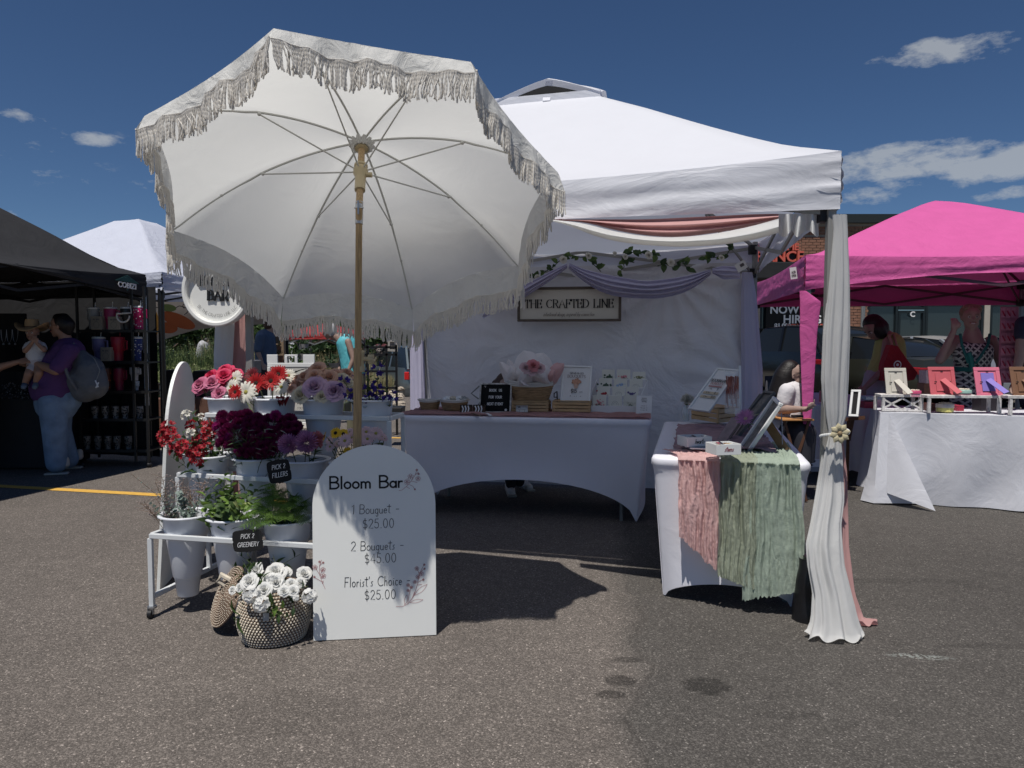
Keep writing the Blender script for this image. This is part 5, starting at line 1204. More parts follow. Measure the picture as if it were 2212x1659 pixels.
HOT = pm((.60, .035, .11), 'petal_hot_pink'); MAU = pm((.55, .17, .28), 'petal_mauve'); PEA = pm((.66, .42, .31), 'petal_peach', .08); LIL = pm((.60, .42, .56), 'petal_lilac', .10); CRE = pm((.66, .60, .46), 'petal_cream', .06)
RED = pm((.36, .007, .009), 'petal_red', .2, .2); DRED = pm((.13, .006, .012), 'petal_maroon', .3, .1); WHI = pm((.72, .70, .62), 'petal_white', .05); ALS = pm((.30, .010, .020), 'petal_crimson', .5, .2, 2.0); MAG = pm((.20, .012, .085), 'petal_magenta', .35, .2); MAGB = pm((.42, .03, .22), 'petal_bright_magenta', .3); MUM = pm((.50, .23, .45), 'petal_mum', .2); PPK = pm((.62, .45, .48), 'petal_pale_pink', .12); SPK = pm((.66, .27, .30), 'petal_salmon', .15); YEL2 = pm((.75, .48, .02), 'petal_yellow', .12); PUR = pm((.055, .03, .24), 'petal_purple', .35, .2); SNOW = pm((.78, .78, .76), 'petal_snow', .03, .35); DISK = mat('disc_dark', (.03, .018, .012), .9, var=.4, vs=9); DISKY = mat('disc_green', (.35, .32, .08), .9, var=.3, vs=9)
scl = lambda c, r: r / FPX * c.y
def roses(key, lst, M_, label, group, gr_n=24):
 for (x, y, r, dy) in lst:
  p = at(key, x, y, dy); bloom('rose', m_rose(RF.randint(1, 4), gr_n), M_, label, p, scl(p, r), facing(key, p), foot(key), 'rose', group)
L6 = lambda l: [(X6(x), Y6(y), r * .2, d) for x, y, r, d in l]
L1 = lambda l: [(X1(x), Y1(y), r * .16, d) for x, y, r, d in l]
roses('t1', L6([(1100, 190, 88, .02), (945, 245, 82, .0), (1085, 240, 85, -.06), (1210, 225, 78, .0), (1095, 300, 70, -.02)]), HOT, 'hot pink rose in the left top bucket', 'hot pink roses')
roses('t1', L6([(820, 340, 90, -.05), (955, 320, 88, -.08), (1035, 430, 72, -.11), (830, 400, 70, -.0), (900, 390, 60, .04)]), MAU, 'dusty mauve rose in the left top bucket', 'mauve roses')
GER = lambda s: m_ray(s, [(26, .1, 1.0, .085, .10), (24, .08, .78, .075, .22), (18, .06, .5, .05, .2)], .24, .05, 'gerbera')
DAI = lambda s: m_ray(s, [(20, .12, 1.0, .115, .06), (18, .1, .85, .10, .16)], .20, .04, 'daisy', .12)
DAW = lambda s: m_ray(s, [(16, .12, 1.0, .15, .0), (15, .1, .92, .14, .14)], .17, .08, 'wide_daisy', .2)
for (x, y, r, d, M_, nm, lb, gm) in [(1680, 240, 98, 0, RED, 'gerbera', 'scarlet gerbera, highest in the second top bucket', GER(1)), (1600, 312, 98, -.06, RED, 'gerbera', 'scarlet gerbera in the middle of the second top bucket', GER(2)), (1440, 335, 100, -.08, RED, 'gerbera', 'deep red gerbera at the front left of the second top bucket', GER(3)), (1395, 255, 85, .02, DRED, 'gerbera', 'dark maroon gerbera at the back of the second top bucket', GER(1)), (1215, 430, 80, -.10, RED, 'gerbera', 'red gerbera seen from the side over the rim of the top buckets', GER(2)), (1740, 320, 80, .04, DRED, 'gerbera', 'maroon gerbera half hidden behind the scarlet ones', GER(3)),
        (1210, 285, 85, .0, WHI, 'daisy', 'white mum turned left beside the roses', DAW(1)), (1165, 370, 80, -.03, WHI, 'daisy', 'white mum low between the two left top buckets', DAW(2)), (1330, 430, 115, -.10, WHI, 'daisy', 'large white gerbera drooping over the rim', DAW(3)), (1790, 250, 70, .03, WHI, 'daisy', 'small white mum at the back right of the gerberas', DAI(2)), (1710, 375, 78, -.07, WHI, 'daisy', 'white spiky mum at the right front of the gerberas', DAI(1))]:
 p = at('t2', X6(x), Y6(y), d); F_ = facing('t2', p, .35, .95)
 bloom(nm, gm, [M_, DISK if M_ in (RED, DRED) else DISKY], lb, p, scl(p, r * .2), F_, foot('t2'), nm, None, stemm=STEMP, sr=.003)
for i in range(5):
 p = at('t2', X6(1660 + 35 * i), Y6(470 + 12 * (i % 2)), -.09); t = put(m_leaf(.3, .1, .3), 'maroon_leaf', DRED, None, frame(p, V((.5 * cos(i), -.4, -.6 + .3 * (i % 2)))) @ Matrix.Diagonal((.06, .06, .06, 1))); tag(t, 'dark maroon leaf hanging over the rim of the gerbera bucket', 'leaf', 'maroon leaves in the gerbera bucket')
roses('t3', L1([(680, 275, 125, .0), (640, 360, 105, -.05), (845, 375, 115, -.03), (930, 340, 100, .03), (400, 480, 115, .02), (500, 370, 95, .03), (430, 400, 90, .06), (560, 330, 90, .08), (1090, 330, 95, .08), (330, 540, 70, -.02)]), PEA, 'peach rose in the third top bucket', 'peach roses')
roses('t3', L1([(640, 500, 150, -.10)]), LIL, 'big lilac rose at the centre of the third top bucket', None, 34)
roses('t3', L1([(912, 560, 145, -.11)]), LIL, 'big lilac rose at the right of the third top bucket', None, 34)
roses('t3', L1([(455, 620, 130, -.10)]), CRE, 'open cream rose low at the left of the third top bucket', None)
roses('t3', L1([(742, 640, 92, -.13)]), CRE, 'cream rosebud between the two lilac roses', None)
roses('t3', L1([(1075, 440, 100, -.02), (1020, 400, 95, 0)]), CRE, 'cream rose at the right back of the third top bucket', 'cream roses at the back')
for i, (x, y, r, d) in enumerate([(1510, 270, 66, 0), (1035, 445, 60, -.06), (1112, 612, 62, -.11), (1390, 545, 66, -.04), (1480, 500, 55, 0), (1520, 560, 60, -.05), (1720, 645, 62, -.08), (1330, 690, 45, -.11), (1540, 640, 60, -.1), (1345, 330, 30, .04), (1200, 400, 35, 0)]):
 p = at('t4', X1(x), Y1(y), d); bloom('bellflower', m_bell(i % 3 + 1), PUR, 'violet bellflower in the right top bucket', p, scl(p, r * .21), facing('t4', p, .2, .5), foot('t4'), 'bellflower', 'violet bellflowers', leaves=3)
def sprig(nm, key, tip, leafme, leafm, n, L, label, group, spread=.9, pair=False, stemm=None, start=.35, base=None, curve=.05, cat='sprig', upb=.3, fl=1):
 b = V(base) if base is not None else foot(key); tip = V(tip); t = bpy.data.objects.new(nm, None); COL.objects.link(t); tag(t, label, cat, group); setM(t, Matrix.Translation(b)); t.empty_display_size = .05
 bow = V((tip.x - b.x, tip.y - b.y, 0)) * -.25 + V((RF.uniform(-1, 1), RF.uniform(-1, 1), 0)) * curve
 pt = lambda s: b.lerp(tip, s) + bow * sin(pi * s)
 mb = MB(); mb.tube([pt(i / 8) for i in range(9)], lambda s: .0022 * (1 - .6 * s), 5); obj('stem', mb, stemm or STEM, t, smooth=True)
 for i in range(n):
  s = lerp(start, 1.0, (i + .5) / n); q = pt(s); ax = (pt(min(1, s + .05)) - pt(s - .05)).normalized()
  for k in ((0, 1) if pair else (0,)):
   a = i * 2.4 + k * pi; h = ax.cross(V((cos(a), sin(a), .2))).normalized(); D = (h * spread + ax * (1 - spread * .6) + V((0, 0, upb))).normalized(); l = L * RF.uniform(.75, 1.15) * (1 if s < .9 else .7)
   put(leafme, 'leaf', leafm if not isinstance(leafm, list) else RF.choice(leafm), t, frame(q, D, ax if abs(ax.dot(D)) < .95 else V((0, 0, 1))) @ rot('X', RF.uniform(-.5, .5)) @ Matrix.Diagonal((l, l, l, fl)))
 return t
for (x, y, d) in [(1420, 300, .03), (1560, 330, .05), (1270, 520, 0), (1640, 520, 0), (1450, 420, .05), (1180, 480, -.04), (1600, 600, -.06)]:
 sprig('leafy_sprig', 't4', at('t4', X1(x), Y1(y), d), m_leaf(.16, .05, .3, 'narrow'), [LEAF, LEAFB, LEAFD], 9, .035, 'thin leafy stem among the violet bellflowers', 'leafy stems of the bellflowers')
for (x, y, r, d) in [(475, 805, 92, 0), (425, 900, 85, -.03), (520, 885, 90, -.05), (565, 960, 85, -.08), (450, 960, 80, -.05), (625, 1005, 85, -.1), (735, 780, 80, .02), (905, 800, 95, .03), (885, 870, 80, -.03), (820, 945, 85, -.07), (705, 1040, 90, -.11), (800, 1075, 85, -.12), (885, 1030, 80, -.08), (560, 1050, 80, -.06), (655, 1085, 75, -.12), (1080, 940, 60, .0), (500, 860, 80, .05), (940, 880, 70, .05)]:
 p = at('m1', X6(x), Y6(y), d); bloom('alstroemeria', m_lily(RF.randint(1, 3)), ALS, 'crimson alstroemeria head in the left middle bucket', p, scl(p, r * .2) * .9, facing('m1', p, .5, .6), foot('m1'), 'alstroemeria', 'crimson alstroemerias', leaves=1)
p = at('m1', X6(795), Y6(1160), -.15); bloom('alstroemeria', m_lily(2), ALS, 'crimson alstroemeria drooping over the front rim of its bucket', p, scl(p, 15), (.0, -.8, -.1), foot('m1'), 'alstroemeria')
for (x, y, r, d, lb) in [(680, 670, 62, .0, 'white alstroemeria standing highest above the red ones'), (722, 868, 55, -.08, 'white alstroemeria in the middle of the red ones'), (830, 695, 45, .03, 'half open pale alstroemeria at the top right'), (1080, 1030, 50, .05, 'white alstroemeria between the two left middle buckets')]:
 p = at('m1', X6(x), Y6(y), d); bloom('alstroemeria', m_lily(3), WHI, lb, p, scl(p, r * .2), facing('m1', p), foot('m1'), 'alstroemeria', None, leaves=2)
for (x, y, d) in [(760, 900, -.1), (400, 1010, -.02), (1010, 1060, -.03), (950, 980, -.05), (520, 1130, -.1), (730, 640, .0), (880, 1170, -.13), (640, 850, -.02), (1050, 1000, 0)]:
 sprig('leafy_sprig', 'm1', at('m1', X6(x), Y6(y), d), m_leaf(.24, .08, .35, 'mid'), [LEAF, LEAFD], 6, .06, 'leafy alstroemeria stem in the left middle bucket', 'leafy alstroemeria stems', start=.5)
rr = random.Random(5); pos = []
for _ in range(2600):
 x, y = rr.uniform(1060, 1890), rr.uniform(660, 1110)
 top = 690 - 50 * sin((x - 1000) / 880 * pi) + (25 if x > 1500 else 0)
 if y < top or (x > 1650 and y > 960) or (x < 1150 and y > 1000) or y > 1120 - abs(x - 1450) * .25: continue
 if all((x - a) ** 2 + (y - b) ** 2 > 66 ** 2 for a, b in pos): pos.append((x, y))
 if len(pos) >= 46: break
for (x, y) in pos:
 d = -.17 * (y - 660) / 450 + .05; p = at('m2', X6(x), Y6(y), d); bloom('carnation', m_carnation(rr.randint(1, 4)), MAG, 'deep magenta carnation in the packed middle bucket', p, scl(p, 13.5), facing('m2', p, .9, .5), foot('m2'), 'carnation', 'deep magenta carnations', leaves=1)
for (x, y, r, d, lb) in [(1645, 680, 62, 0, 'brighter magenta carnation highest in the middle bucket'), (1015, 795, 55, .0, 'bright pink carnation at the left edge of the middle bucket'), (1150, 915, 50, -.06, 'bright pink carnation low at the left of the middle bucket'), (1215, 1065, 22, -.14, 'pink carnation bud at the bucket rim')]:
 p = at('m2', X6(x), Y6(y), d); bloom('carnation', m_carnation(2), MAGB, lb, p, scl(p, r * .2), facing('m2', p), foot('m2'), 'carnation')
for i in range(34):
 x, y = rr.uniform(1130, 1750), rr.uniform(760, 1130); p = at('m2', X6(x), Y6(y), -.13 + rr.uniform(-.02, .05)); sprig('carnation_sprig', 'm2', p, m_leaf(.07, .03, .4, 'grassy'), [EUC, LEAF], 3, .055, 'grey green carnation stem in the packed middle bucket', 'carnation stems', start=.6)
for (x, y, r, M_, nm, me, lb, d) in [(1795, 1000, 112, MUM, 'chrysanthemum', m_mum(1), 'lilac chrysanthemum at the left of the filler bucket', -.08), (1985, 985, 122, MUM, 'chrysanthemum', m_mum(2), 'largest lilac chrysanthemum in the filler bucket', -.10), (1970, 915, 75, MUM, 'chrysanthemum', m_mum(3), 'lilac chrysanthemum behind the largest one', .02), (2090, 925, 78, SPK, 'carnation', m_carnation(3), 'salmon pink carnation beside the lilac mums', -.02), (2100, 985, 60, SPK, 'carnation', m_carnation(1), 'pale salmon carnation below the brighter one', -.05)]:
 p = at('m3', X6(x), Y6(y), d); bloom(nm, me, M_, lb, p, scl(p, r * .2), facing('m3', p, .6, .6), foot('m3'), nm, None, leaves=3)
SUN = m_ray(5, [(22, .2, 1.0, .11, .05), (20, .2, .9, .10, .12)], .30, .02, 'sunflower')
for (x, y, r, M_, me, lb, d, dk) in [(935, 1145, 72, YEL2, SUN, 'small yellow sunflower left of its pair', -.08, DISK), (1040, 1155, 68, YEL2, SUN, 'small yellow sunflower right of its pair', -.09, DISK), (790, 1190, 60, YEL2, SUN, 'yellow sunflower seen edge on', -.1, DISK), (1095, 1385, 55, YEL2, DAI(4), 'yellow daisy low near the arch board', -.1, DISKY)]:
 p = at('m4', X1(x), Y1(y), d); bloom('sunflower', me, [M_, dk], lb, p, scl(p, r * .16), facing('m4', p, .5, .8) if x != 790 else V((-.9, -.3, .3)), foot('m4'), 'sunflower', None, leaves=2)
for (x, y, r, d) in [(1060, 1250, 92, -.12), (1150, 1205, 80, -.05), (1350, 1130, 85, -.03), (1480, 1150, 95, -.06), (1365, 1225, 85, -.1), (1130, 1130, 60, .03), (1560, 1190, 60, .0), (860, 1330, 65, -.08), (850, 1245, 60, -.02), (1600, 1220, 40, -.02), (1260, 1160, 80, -.02), (1250, 1260, 70, -.05), (960, 1290, 60, -.03)]:
 p = at('m4', X1(x), Y1(y), d); bloom('daisy', DAI(RF.randint(1, 3)), [PPK, DISKY], 'pale pink daisy beside the umbrella pole', p, scl(p, r * .16), facing('m4', p, .5, .7), foot('m4'), 'daisy', 'pale pink daisies', leaves=2)
# bottom tier greens
EUL = m_leaf(.46, .05, .15, 'round', .9); RUS = m_leaf(.36, .12, .3, 'ruscus')
X7 = lambda x: 265.5 + .2 * x; Y7 = lambda y: 1017.7 + .2 * y
sprig('eucalyptus_sprig', 'b1', at('b1', X7(600), Y7(215), -.04), EUL, [EUC], 15, .032, 'thick round leaved eucalyptus sprig standing in the left bottom bucket', None, pair=True, stemm=STEMP, upb=0, spread=1)
sprig('eucalyptus_sprig', 'b1', at('b1', X7(385), Y7(225), -.04), EUL, [EUC], 12, .028, 'round leaved eucalyptus sprig left of the thick one', None, pair=True, stemm=STEMP, upb=0, spread=1)
sprig('eucalyptus_sprig', 'b1', at('b1', X7(850), Y7(300), -.06), EUL, [EUC, pm((.30, .38, .33), 'eucalyptus_pale', .1)], 10, .04, 'broad pale eucalyptus sprig leaning right', None, pair=True, stemm=STEMP, upb=0)
for x, y, d in ((480, 260, .02), (700, 300, .0), (300, 330, -.03), (760, 390, -.05), (420, 400, -.06), (560, 380, -.08)): sprig('eucalyptus_sprig', 'b1', at('b1', X7(x), Y7(y), d), EUL, [EUC], 10, .026, 'short eucalyptus sprig filling the left bottom bucket', 'short eucalyptus sprigs', pair=True, stemm=STEMP, upb=0)
sprig('eucalyptus_sprig', 'b1', at('b1', X7(90), Y7(30), -.02), m_leaf(.2, .04, .1, 'thin'), [EUC], 15, .022, 'long thin eucalyptus twig sticking out far left', None, pair=True, stemm=mat('twig', (.14, .09, .06), .8), upb=0, spread=1, start=.3)
rr = random.Random(8); LIMO = mat('limonium', (.30, .24, .22), .8, var=.25, vs=40)
for i, (x, y) in enumerate([(350, 120), (420, 60), (560, 130), (640, 110), (680, 150), (250, 360), (300, 440), (470, 400), (720, 210), (940, 60), (830, 130), (880, 120), (520, 420), (360, 300), (200, 350), (430, 450), (760, 230)]):
 tip = at('b1', X7(x), Y7(y), rr.uniform(-.06, .03)); b = foot('b1'); t = thing('filler_twig', 'wispy grey limonium twig in the left bottom bucket', 'twig', tuple(b), group='limonium twigs'); mb = MB(); mb2 = MB()
 mid = b.lerp(tip, .6); mb.tube([b, b.lerp(mid, .5), mid, tip], .0012, 4)
 for k in range(26):
  q = mid.lerp(tip, rr.uniform(.1, 1.0)); e = q + V((rr.gauss(0, .022), rr.gauss(0, .02), abs(rr.gauss(0, .018)))); mb.tube([q, e], .0007, 3); mb2.sphere(e, (.0042, .0042, .0032), 4, 3)
 obj('stem', mb, mat('twig', (.14, .09, .06), .8), t); obj('tiny_blooms', mb2, LIMO, t, kind='stuff')
for (x, y, d) in [(1110, 20, 0), (1170, 20, .02), (900, 190, -.02), (960, 170, -.05), (1090, 200, .02), (1180, 130, .0), (1200, 220, -.07), (1330, 230, -.05), (1390, 130, .03), (1430, 190, .05), (1250, 330, -.12), (1100, 330, -.12), (960, 350, -.1), (930, 430, -.09), (1050, 430, -.14), (1150, 480, -.15), (1270, 400, -.12), (1000, 250, .0), (1180, 330, 0), (1050, 300, .03), (1020, 120, -.02), (1140, 260, -.08), (1280, 280, -.05), (1000, 400, -.12), (1350, 330, -.1), (1220, 480, -.15), (900, 280, -.05), (1100, 400, -.13)]:
 sprig('ruscus_sprig', 'b2', at('b2', X7(x), Y7(y), d), RUS, [LEAF, LEAFB, LEAFB, LEAF, pm((.10, .16, .04), 'leaf_mid')], 8, .052, 'glossy green ruscus sprig in the middle bottom bucket', 'ruscus sprigs', start=.42, pair=False, upb=.4)
sprig('ruscus_sprig', 'b2', at('b2', X7(1310), Y7(330), -.1), RUS, pm((.30, .34, .14), 'leaf_pale'), 3, .06, 'ruscus sprig with one pale upturned leaf', None, start=.8)
def frond(key, tip, label, group, col):
 b = foot(key) + V((0, 0, .10)); tip = V(tip); mb = MB(); D = tip - b; out = V((D.x, D.y, 0)); pt = lambda s: b + V((0, 0, D.z)) * (1 - (1 - s) ** 1.8) * 1.0 + out * s ** 1.25 + V((0, 0, .05 * sin(pi * s)))
 N = 16
 mb.tube([pt(i / 10) for i in range(11)], lambda s: .0018 * (1 - .6 * s), 4)
 for i in range(N):
  s = .18 + .80 * i / N; q = pt(s); ax = (pt(min(1, s + .04)) - pt(s - .04)).normalized(); side = ax.cross(V((0, 0, 1))).normalized(); L = .050 * sin(pi * min(1, (1 - s) * 1.05 + .10)) ** .8 * (1.05 if s < .6 else .95) + .008
  for sg in (-1, 1):
   d = (side * sg + ax * .55 + V((0, 0, -.12))).normalized(); nrm = ax.cross(side).normalized()
   M_ = 6
   for k in range(M_):
    a = q + d * L * (k + .2) / M_; w = L * .19 * (1 - k / M_ * .8)
    for s2 in (-1, 1):
     e = (ax * s2 + d * .7).normalized(); mb.add([a, a + e * w * .55 + d * L * .03 + nrm * .002, a + e * w + d * .001, a + e * w * .5 - d * L * .03], [(0, 1, 2, 3)])
   mb.add([q, q + d * L * .5 + nrm * .001, q + d * L, q + d * L * .5 - ax * .0015], [(0, 1, 2, 3)])
 return tag(obj('fern_frond', mb, col, None), label, 'fern', group)
FERN = [pm((.14, .25, .04), 'fern_bright', .25), pm((.10, .19, .03), 'fern_mid', .3), pm((.05, .10, .02), 'fern_dark', .3)]
for i, (x, y, d) in enumerate([(1500, 170, 0), (1560, 200, -.03), (1640, 240, .02), (1720, 260, 0), (1940, 330, -.05), (1850, 340, -.02), (1900, 300, .04), (2010, 380, 0), (1990, 480, -.08), (1260, 520, -.12), (1290, 440, -.08), (1340, 400, -.05), (1450, 320, -.02), (1260, 620, -.16), (1400, 560, -.16), (1980, 570, -.12), (1700, 440, -.15), (1560, 420, -.13), (1830, 500, -.14), (1480, 250, .05), (1760, 330, .07), (1600, 520, -.17), (1960, 420, .05), (1370, 640, -.18), (1450, 470, -.13), (1850, 420, -.14), (1420, 230, .02), (1530, 330, -.08), (1680, 300, -.03), (1800, 400, -.1), (1330, 500, -.14), (1890, 540, -.15), (1750, 540, -.17), (1530, 600, -.18), (1620, 380, -.1), (1380, 340, 0)]):
 frond('b3', at('b3', X7(x), Y7(y), d), 'leatherleaf fern frond in the right bottom bucket', 'fern fronds', FERN[0] if (x < 1700 and i % 3 != 2) or i % 4 == 0 else (FERN[1] if i % 2 else FERN[2]))
# chalk tags
def chalk(label, c, tilt, lines, w, h, dy=-.13):
 M_ = frame(c, V((1, .03, 0)), (0, 0, 1)) @ rot('X', pi / 2 - .0) @ rot('Z', tilt); poly = []
 for i in range(64):
  a = i / 64 * 2 * pi; x = max(-1, min(1, cos(a) * 1.35)); y = max(-1, min(1, sin(a) * 1.35)); k = 1 - .10 * (abs(x) * abs(y)) ** 3 - .05 * (cos(4 * a) > .93); poly.append((x * w / 2 * k, y * h / 2 * k * (1 + .08 * (abs(x) < .2))))
 t = thing('chalk_tag', label, 'tag', tuple(c)); mb = MB(); mb.prism(poly, -.002, .002, M_); obj('board', mb, BLACK_M, t)
 mb = MB()
 for s, y, hh in lines: text_mb(mb, s, M_ @ Matrix.Translation((0, y, .0035)), hh, w=.11, sp=.13, slant=.22, xs=.75)
 obj('lettering', mb, WHITE_PRINT, t)
 mb = MB(); mb.tube([M_ @ V((w * .3, h * .48, 0)), M_ @ V((w * .32, h * .62, .01)), M_ @ V((w * .34, h * .6, .03))], .0015, 5); obj('clip', mb, WHITE_METAL, t)
chalk('black scalloped tag lettered pick 2 fillers on the middle tier', P(603, 1018, 3.44), .17, [('PICK 2', .012, .021), ('FILLERS', -.026, .021)], .108, .108)
chalk('black scalloped tag lettered pick 2 greenery on the bottom tier', P(535, 1168, 3.29), .07, [('PICK 2', .012, .020), ('GREENERY', -.026, .020)], .135, .100)
# ============================================================ ARCH PRICE BOARD
t = thing('arch_board', 'white arched bloom bar price board leaning on the umbrella pole', 'sign', (-.61, 3.25, 0))
b0, b1 = V((-.884, 3.215, .004)), V((-.344, 3.282, .004)); X = (b1 - b0); Wd = X.length; X.normalize(); Y = V((0, .045, 1)); Y = (Y - X * Y.dot(X)).normalized(); N_ = X.cross(Y)
Ma = Matrix.Identity(4); o0 = (b0 + b1) / 2
for i in range(3): Ma[i][0], Ma[i][1], Ma[i][2], Ma[i][3] = X[i], Y[i], N_[i], o0[i]
Ht = .868; R_ = Wd / 2; poly = [(-R_, 0), (R_, 0)] + [(R_ * cos(a), Ht - R_ + R_ * sin(a)) for a in [i * pi / 48 for i in range(49)]]
mb = MB(); mb.prism(poly, -.010, 0, Ma); obj('board', mb, mat('board_white', (.82, .83, .80), .45, var=.02, vs=2, spec=.4), t)
mb = MB(); Z = .0012
def arch_pt(px, py):
 d = ray(px, py); o = V((0, 0, CH)); n_ = N_; tt = (o0 - o).dot(n_) / d.dot(n_); p = o + d * tt - o0; return p.dot(X), p.dot(Y)
def put_text(s, px, py, hpx, w, sp, xs, mbx, slant=0, contrast=1, lower=1):
 x, y = arch_pt(px, py); h = hpx / FPX * 3.25; text_mb(mbx, s, Ma @ Matrix.Translation((x, y, Z)) @ rot('Z', .0), h, w=w, sp=sp, xs=xs, slant=slant, contrast=contrast)
put_text('Bloom Bar', 791, 1054, 26, .15, .10, 1.28, mb)
obj('title', mb, INK, t)
X8 = lambda x: 619.5 + .2934 * x; Y8 = lambda y: 929.2 + .2934 * y
for s, x, y, h in (('1 Bouquet -', 655, 613, 17), ('$25.00', 675, 720, 18), ('2 Bouquets -', 668, 882, 17), ('$45.00', 690, 975, 18), ("Florist's Choice -", 668, 1146, 18), ('$25.00', 688, 1243, 18)):
 mb = MB(); dol = s[0] == '$'; put_text(s, X8(x), Y8(y), (h + 3) if not dol else 20, .062, .17 if dol else .10, .88 if dol else (.92 if s[0] != 'F' else .80), mb, slant=0 if dol else .04); obj('lettering', mb, INK, t)
mb = MB(); RoseInk = mat('rose_ink', (.42, .17, .17), .6, var=0)
def flo(cx_, cy_, pts, flowers, leaves, mb):
 tr = lambda x, y: (lambda q: V((q[0], q[1], Z)))(arch_pt(X8(x), Y8(y)))
 for l in pts: ribbon(mb, [tr(*p) for p in l], .0016, Ma)
 for (x, y, r) in flowers:
  c = tr(x, y); r = r * .2934 / FPX * 3.25
  for k in range(5):
   a = k * 1.2566 + .3; q = c + V((cos(a), sin(a), 0)) * r * .55; ribbon(mb, [q + V((cos(b_), sin(b_), 0)) * r * .42 for b_ in [j * pi / 5 for j in range(11)]], .0014, Ma)
 for (x0, y0, x1, y1, w) in leaves:
  a, b = tr(x0, y0), tr(x1, y1); n_ = V((-(b - a).y, (b - a).x, 0)).normalized() * w * .2934 / FPX * 3.25
  for sg in (-1, 1): ribbon(mb, [a.lerp(b, j / 8) + n_ * sg * sin(pi * j / 8) for j in range(9)], .0014, Ma)
flo(0, 0, [[(825, 445), (850, 440), (880, 415), (920, 370), (945, 330), (958, 292)], [(920, 375), (960, 385)], [(945, 330), (968, 310)], [(900, 400), (925, 410), (942, 432)], [(880, 415), (905, 430)]], [(911, 342, 22), (966, 357, 20), (885, 380, 22), (957, 293, 9), (970, 322, 8), (943, 435, 7)], [], mb)
flo(0, 0, [[(283, 1168), (262, 1120), (240, 1060), (240, 1000), (255, 955)], [(240, 1060), (215, 1020)], [(243, 1070), (262, 1030)], [(252, 1090), (270, 1080)], [(258, 1115), (215, 1090), (200, 1078)], [(240, 1000), (262, 975)]], [(207, 1010, 20), (266, 1027, 20), (269, 1073, 20), (240, 968, 8), (268, 975, 8), (203, 1080, 8)], [(262, 1130, 268, 1108, 4)], mb)
flo(0, 0, [[(805, 1298), (850, 1298), (890, 1280), (935, 1220), (960, 1140), (975, 1060), (1010, 990)], [(890, 1280), (900, 1210), (915, 1160)], [(965, 1120), (1000, 1100)], [(960, 1140), (995, 1135)], [(980, 1050), (1012, 1020)], [(975, 1060), (962, 1025)], [(920, 1245), (940, 1190)]], [(957, 1018, 17), (990, 1056, 19), (965, 1080, 17), (943, 1117, 14), (893, 1140, 14), (917, 1156, 12), (893, 1180, 12), (1012, 990, 8), (1014, 1020, 7), (1005, 1100, 8)], [(940, 1215, 1033, 1135, 16), (905, 1268, 1003, 1248, 12), (868, 1285, 885, 1212, 11)], mb)
obj('line_flowers', mb, RoseInk, t)
# ============================================================ FLOWER BASKET
BC = V(P(592, 1330, 3.27)); BC.z = .004; BR = .152; BH = .235
t = thing('flower_basket', 'round belly basket of brown and white weave full of white flowers', 'basket', tuple(BC))
W1 = mat('weave_pale', (.60, .54, .44), .85, var=.2, vs=40); W2 = mat('weave_brown', (.17, .115, .08), .8, var=.3, vs=30)
prof = lambda s: BR * (.78 + .24 * sin(pi * (s * .86 + .10)) ** 1.0) * (1.0 if s < .9 else 1 - (s - .9) * .9)
mb = MB(); mb2 = MB(); NRr = 19; NC = 62
for i in range(NRr):
 s = (i + .5) / NRr; r = prof(s); z = BC.z + BH * s; off = .5 * (i % 2)
 mb2.tube([V((BC.x + r * cos(a), BC.y + r * sin(a), z)) for a in [j * 2 * pi / 48 for j in range(49)]], BH / NRr * .50, 5, cap=False)
 for j in range(NC):
  a = (j + off) * 2 * pi / NC; q = V((BC.x + (r + .0045) * cos(a), BC.y + (r + .0045) * sin(a), z)); mb.sphere(q, (.0058, .0058, .0054), 5, 3, None)
mb2.lathe([(.0, .0), (prof(.03), .0)], 24, Matrix.Translation(BC + V((0, 0, .002))))
obj('core', mb2, W2, t, smooth=True); obj('stitches', mb, W1, t, smooth=True, kind='stuff')
Lc = P(492, 1325, 3.36); Lc.z = .155; t2 = thing('basket_lid', 'coiled basket lid propped up left of the flower basket', 'lid', tuple(Lc)); Fl = zframe(Lc, V((-.72, -.52, .46)))
mb = MB(); mb2 = MB()
for i in range(13):
 r = .012 + i * .0105; mb2.tube([Fl @ V((r * cos(a), r * sin(a), .018 * (1 - (r / .14) ** 2))) for a in [j * 2 * pi / 40 for j in range(41)]], .0058, 5, cap=False); nst = max(6, int(r * 420))
 for j in range(nst):
  a = j * 2 * pi / nst + .3 * (i % 2); mb.add([Fl @ (V((r * cos(a), r * sin(a), .018 * (1 - (r / .14) ** 2) + .0035)) + V(d)) for d in ((.0035, 0, 0), (0, .0035, .001), (-.0035, 0, 0), (0, -.0035, .001), (0, 0, .0035))], [(0, 1, 4), (1, 2, 4), (2, 3, 4), (3, 0, 4)])
obj('coil', mb2, W2, t2, smooth=True); obj('stitches', mb, W1, t2, kind='stuff')
mb = MB(); mb.tube([Fl @ V((-.02, .05, .0)), Fl @ V((-.03, .07, .05)), Fl @ V((.0, .09, .055)), Fl @ V((.02, .07, .01))], .012, 7); obj('handle', mb, W1, t2, smooth=True)
BK['bk'] = (V((BC.x, BC.y, BC.z + BH * .8)), BR, 0)
def bk(x, y, d): return P(X7(x), Y7(y), BC.y + d)
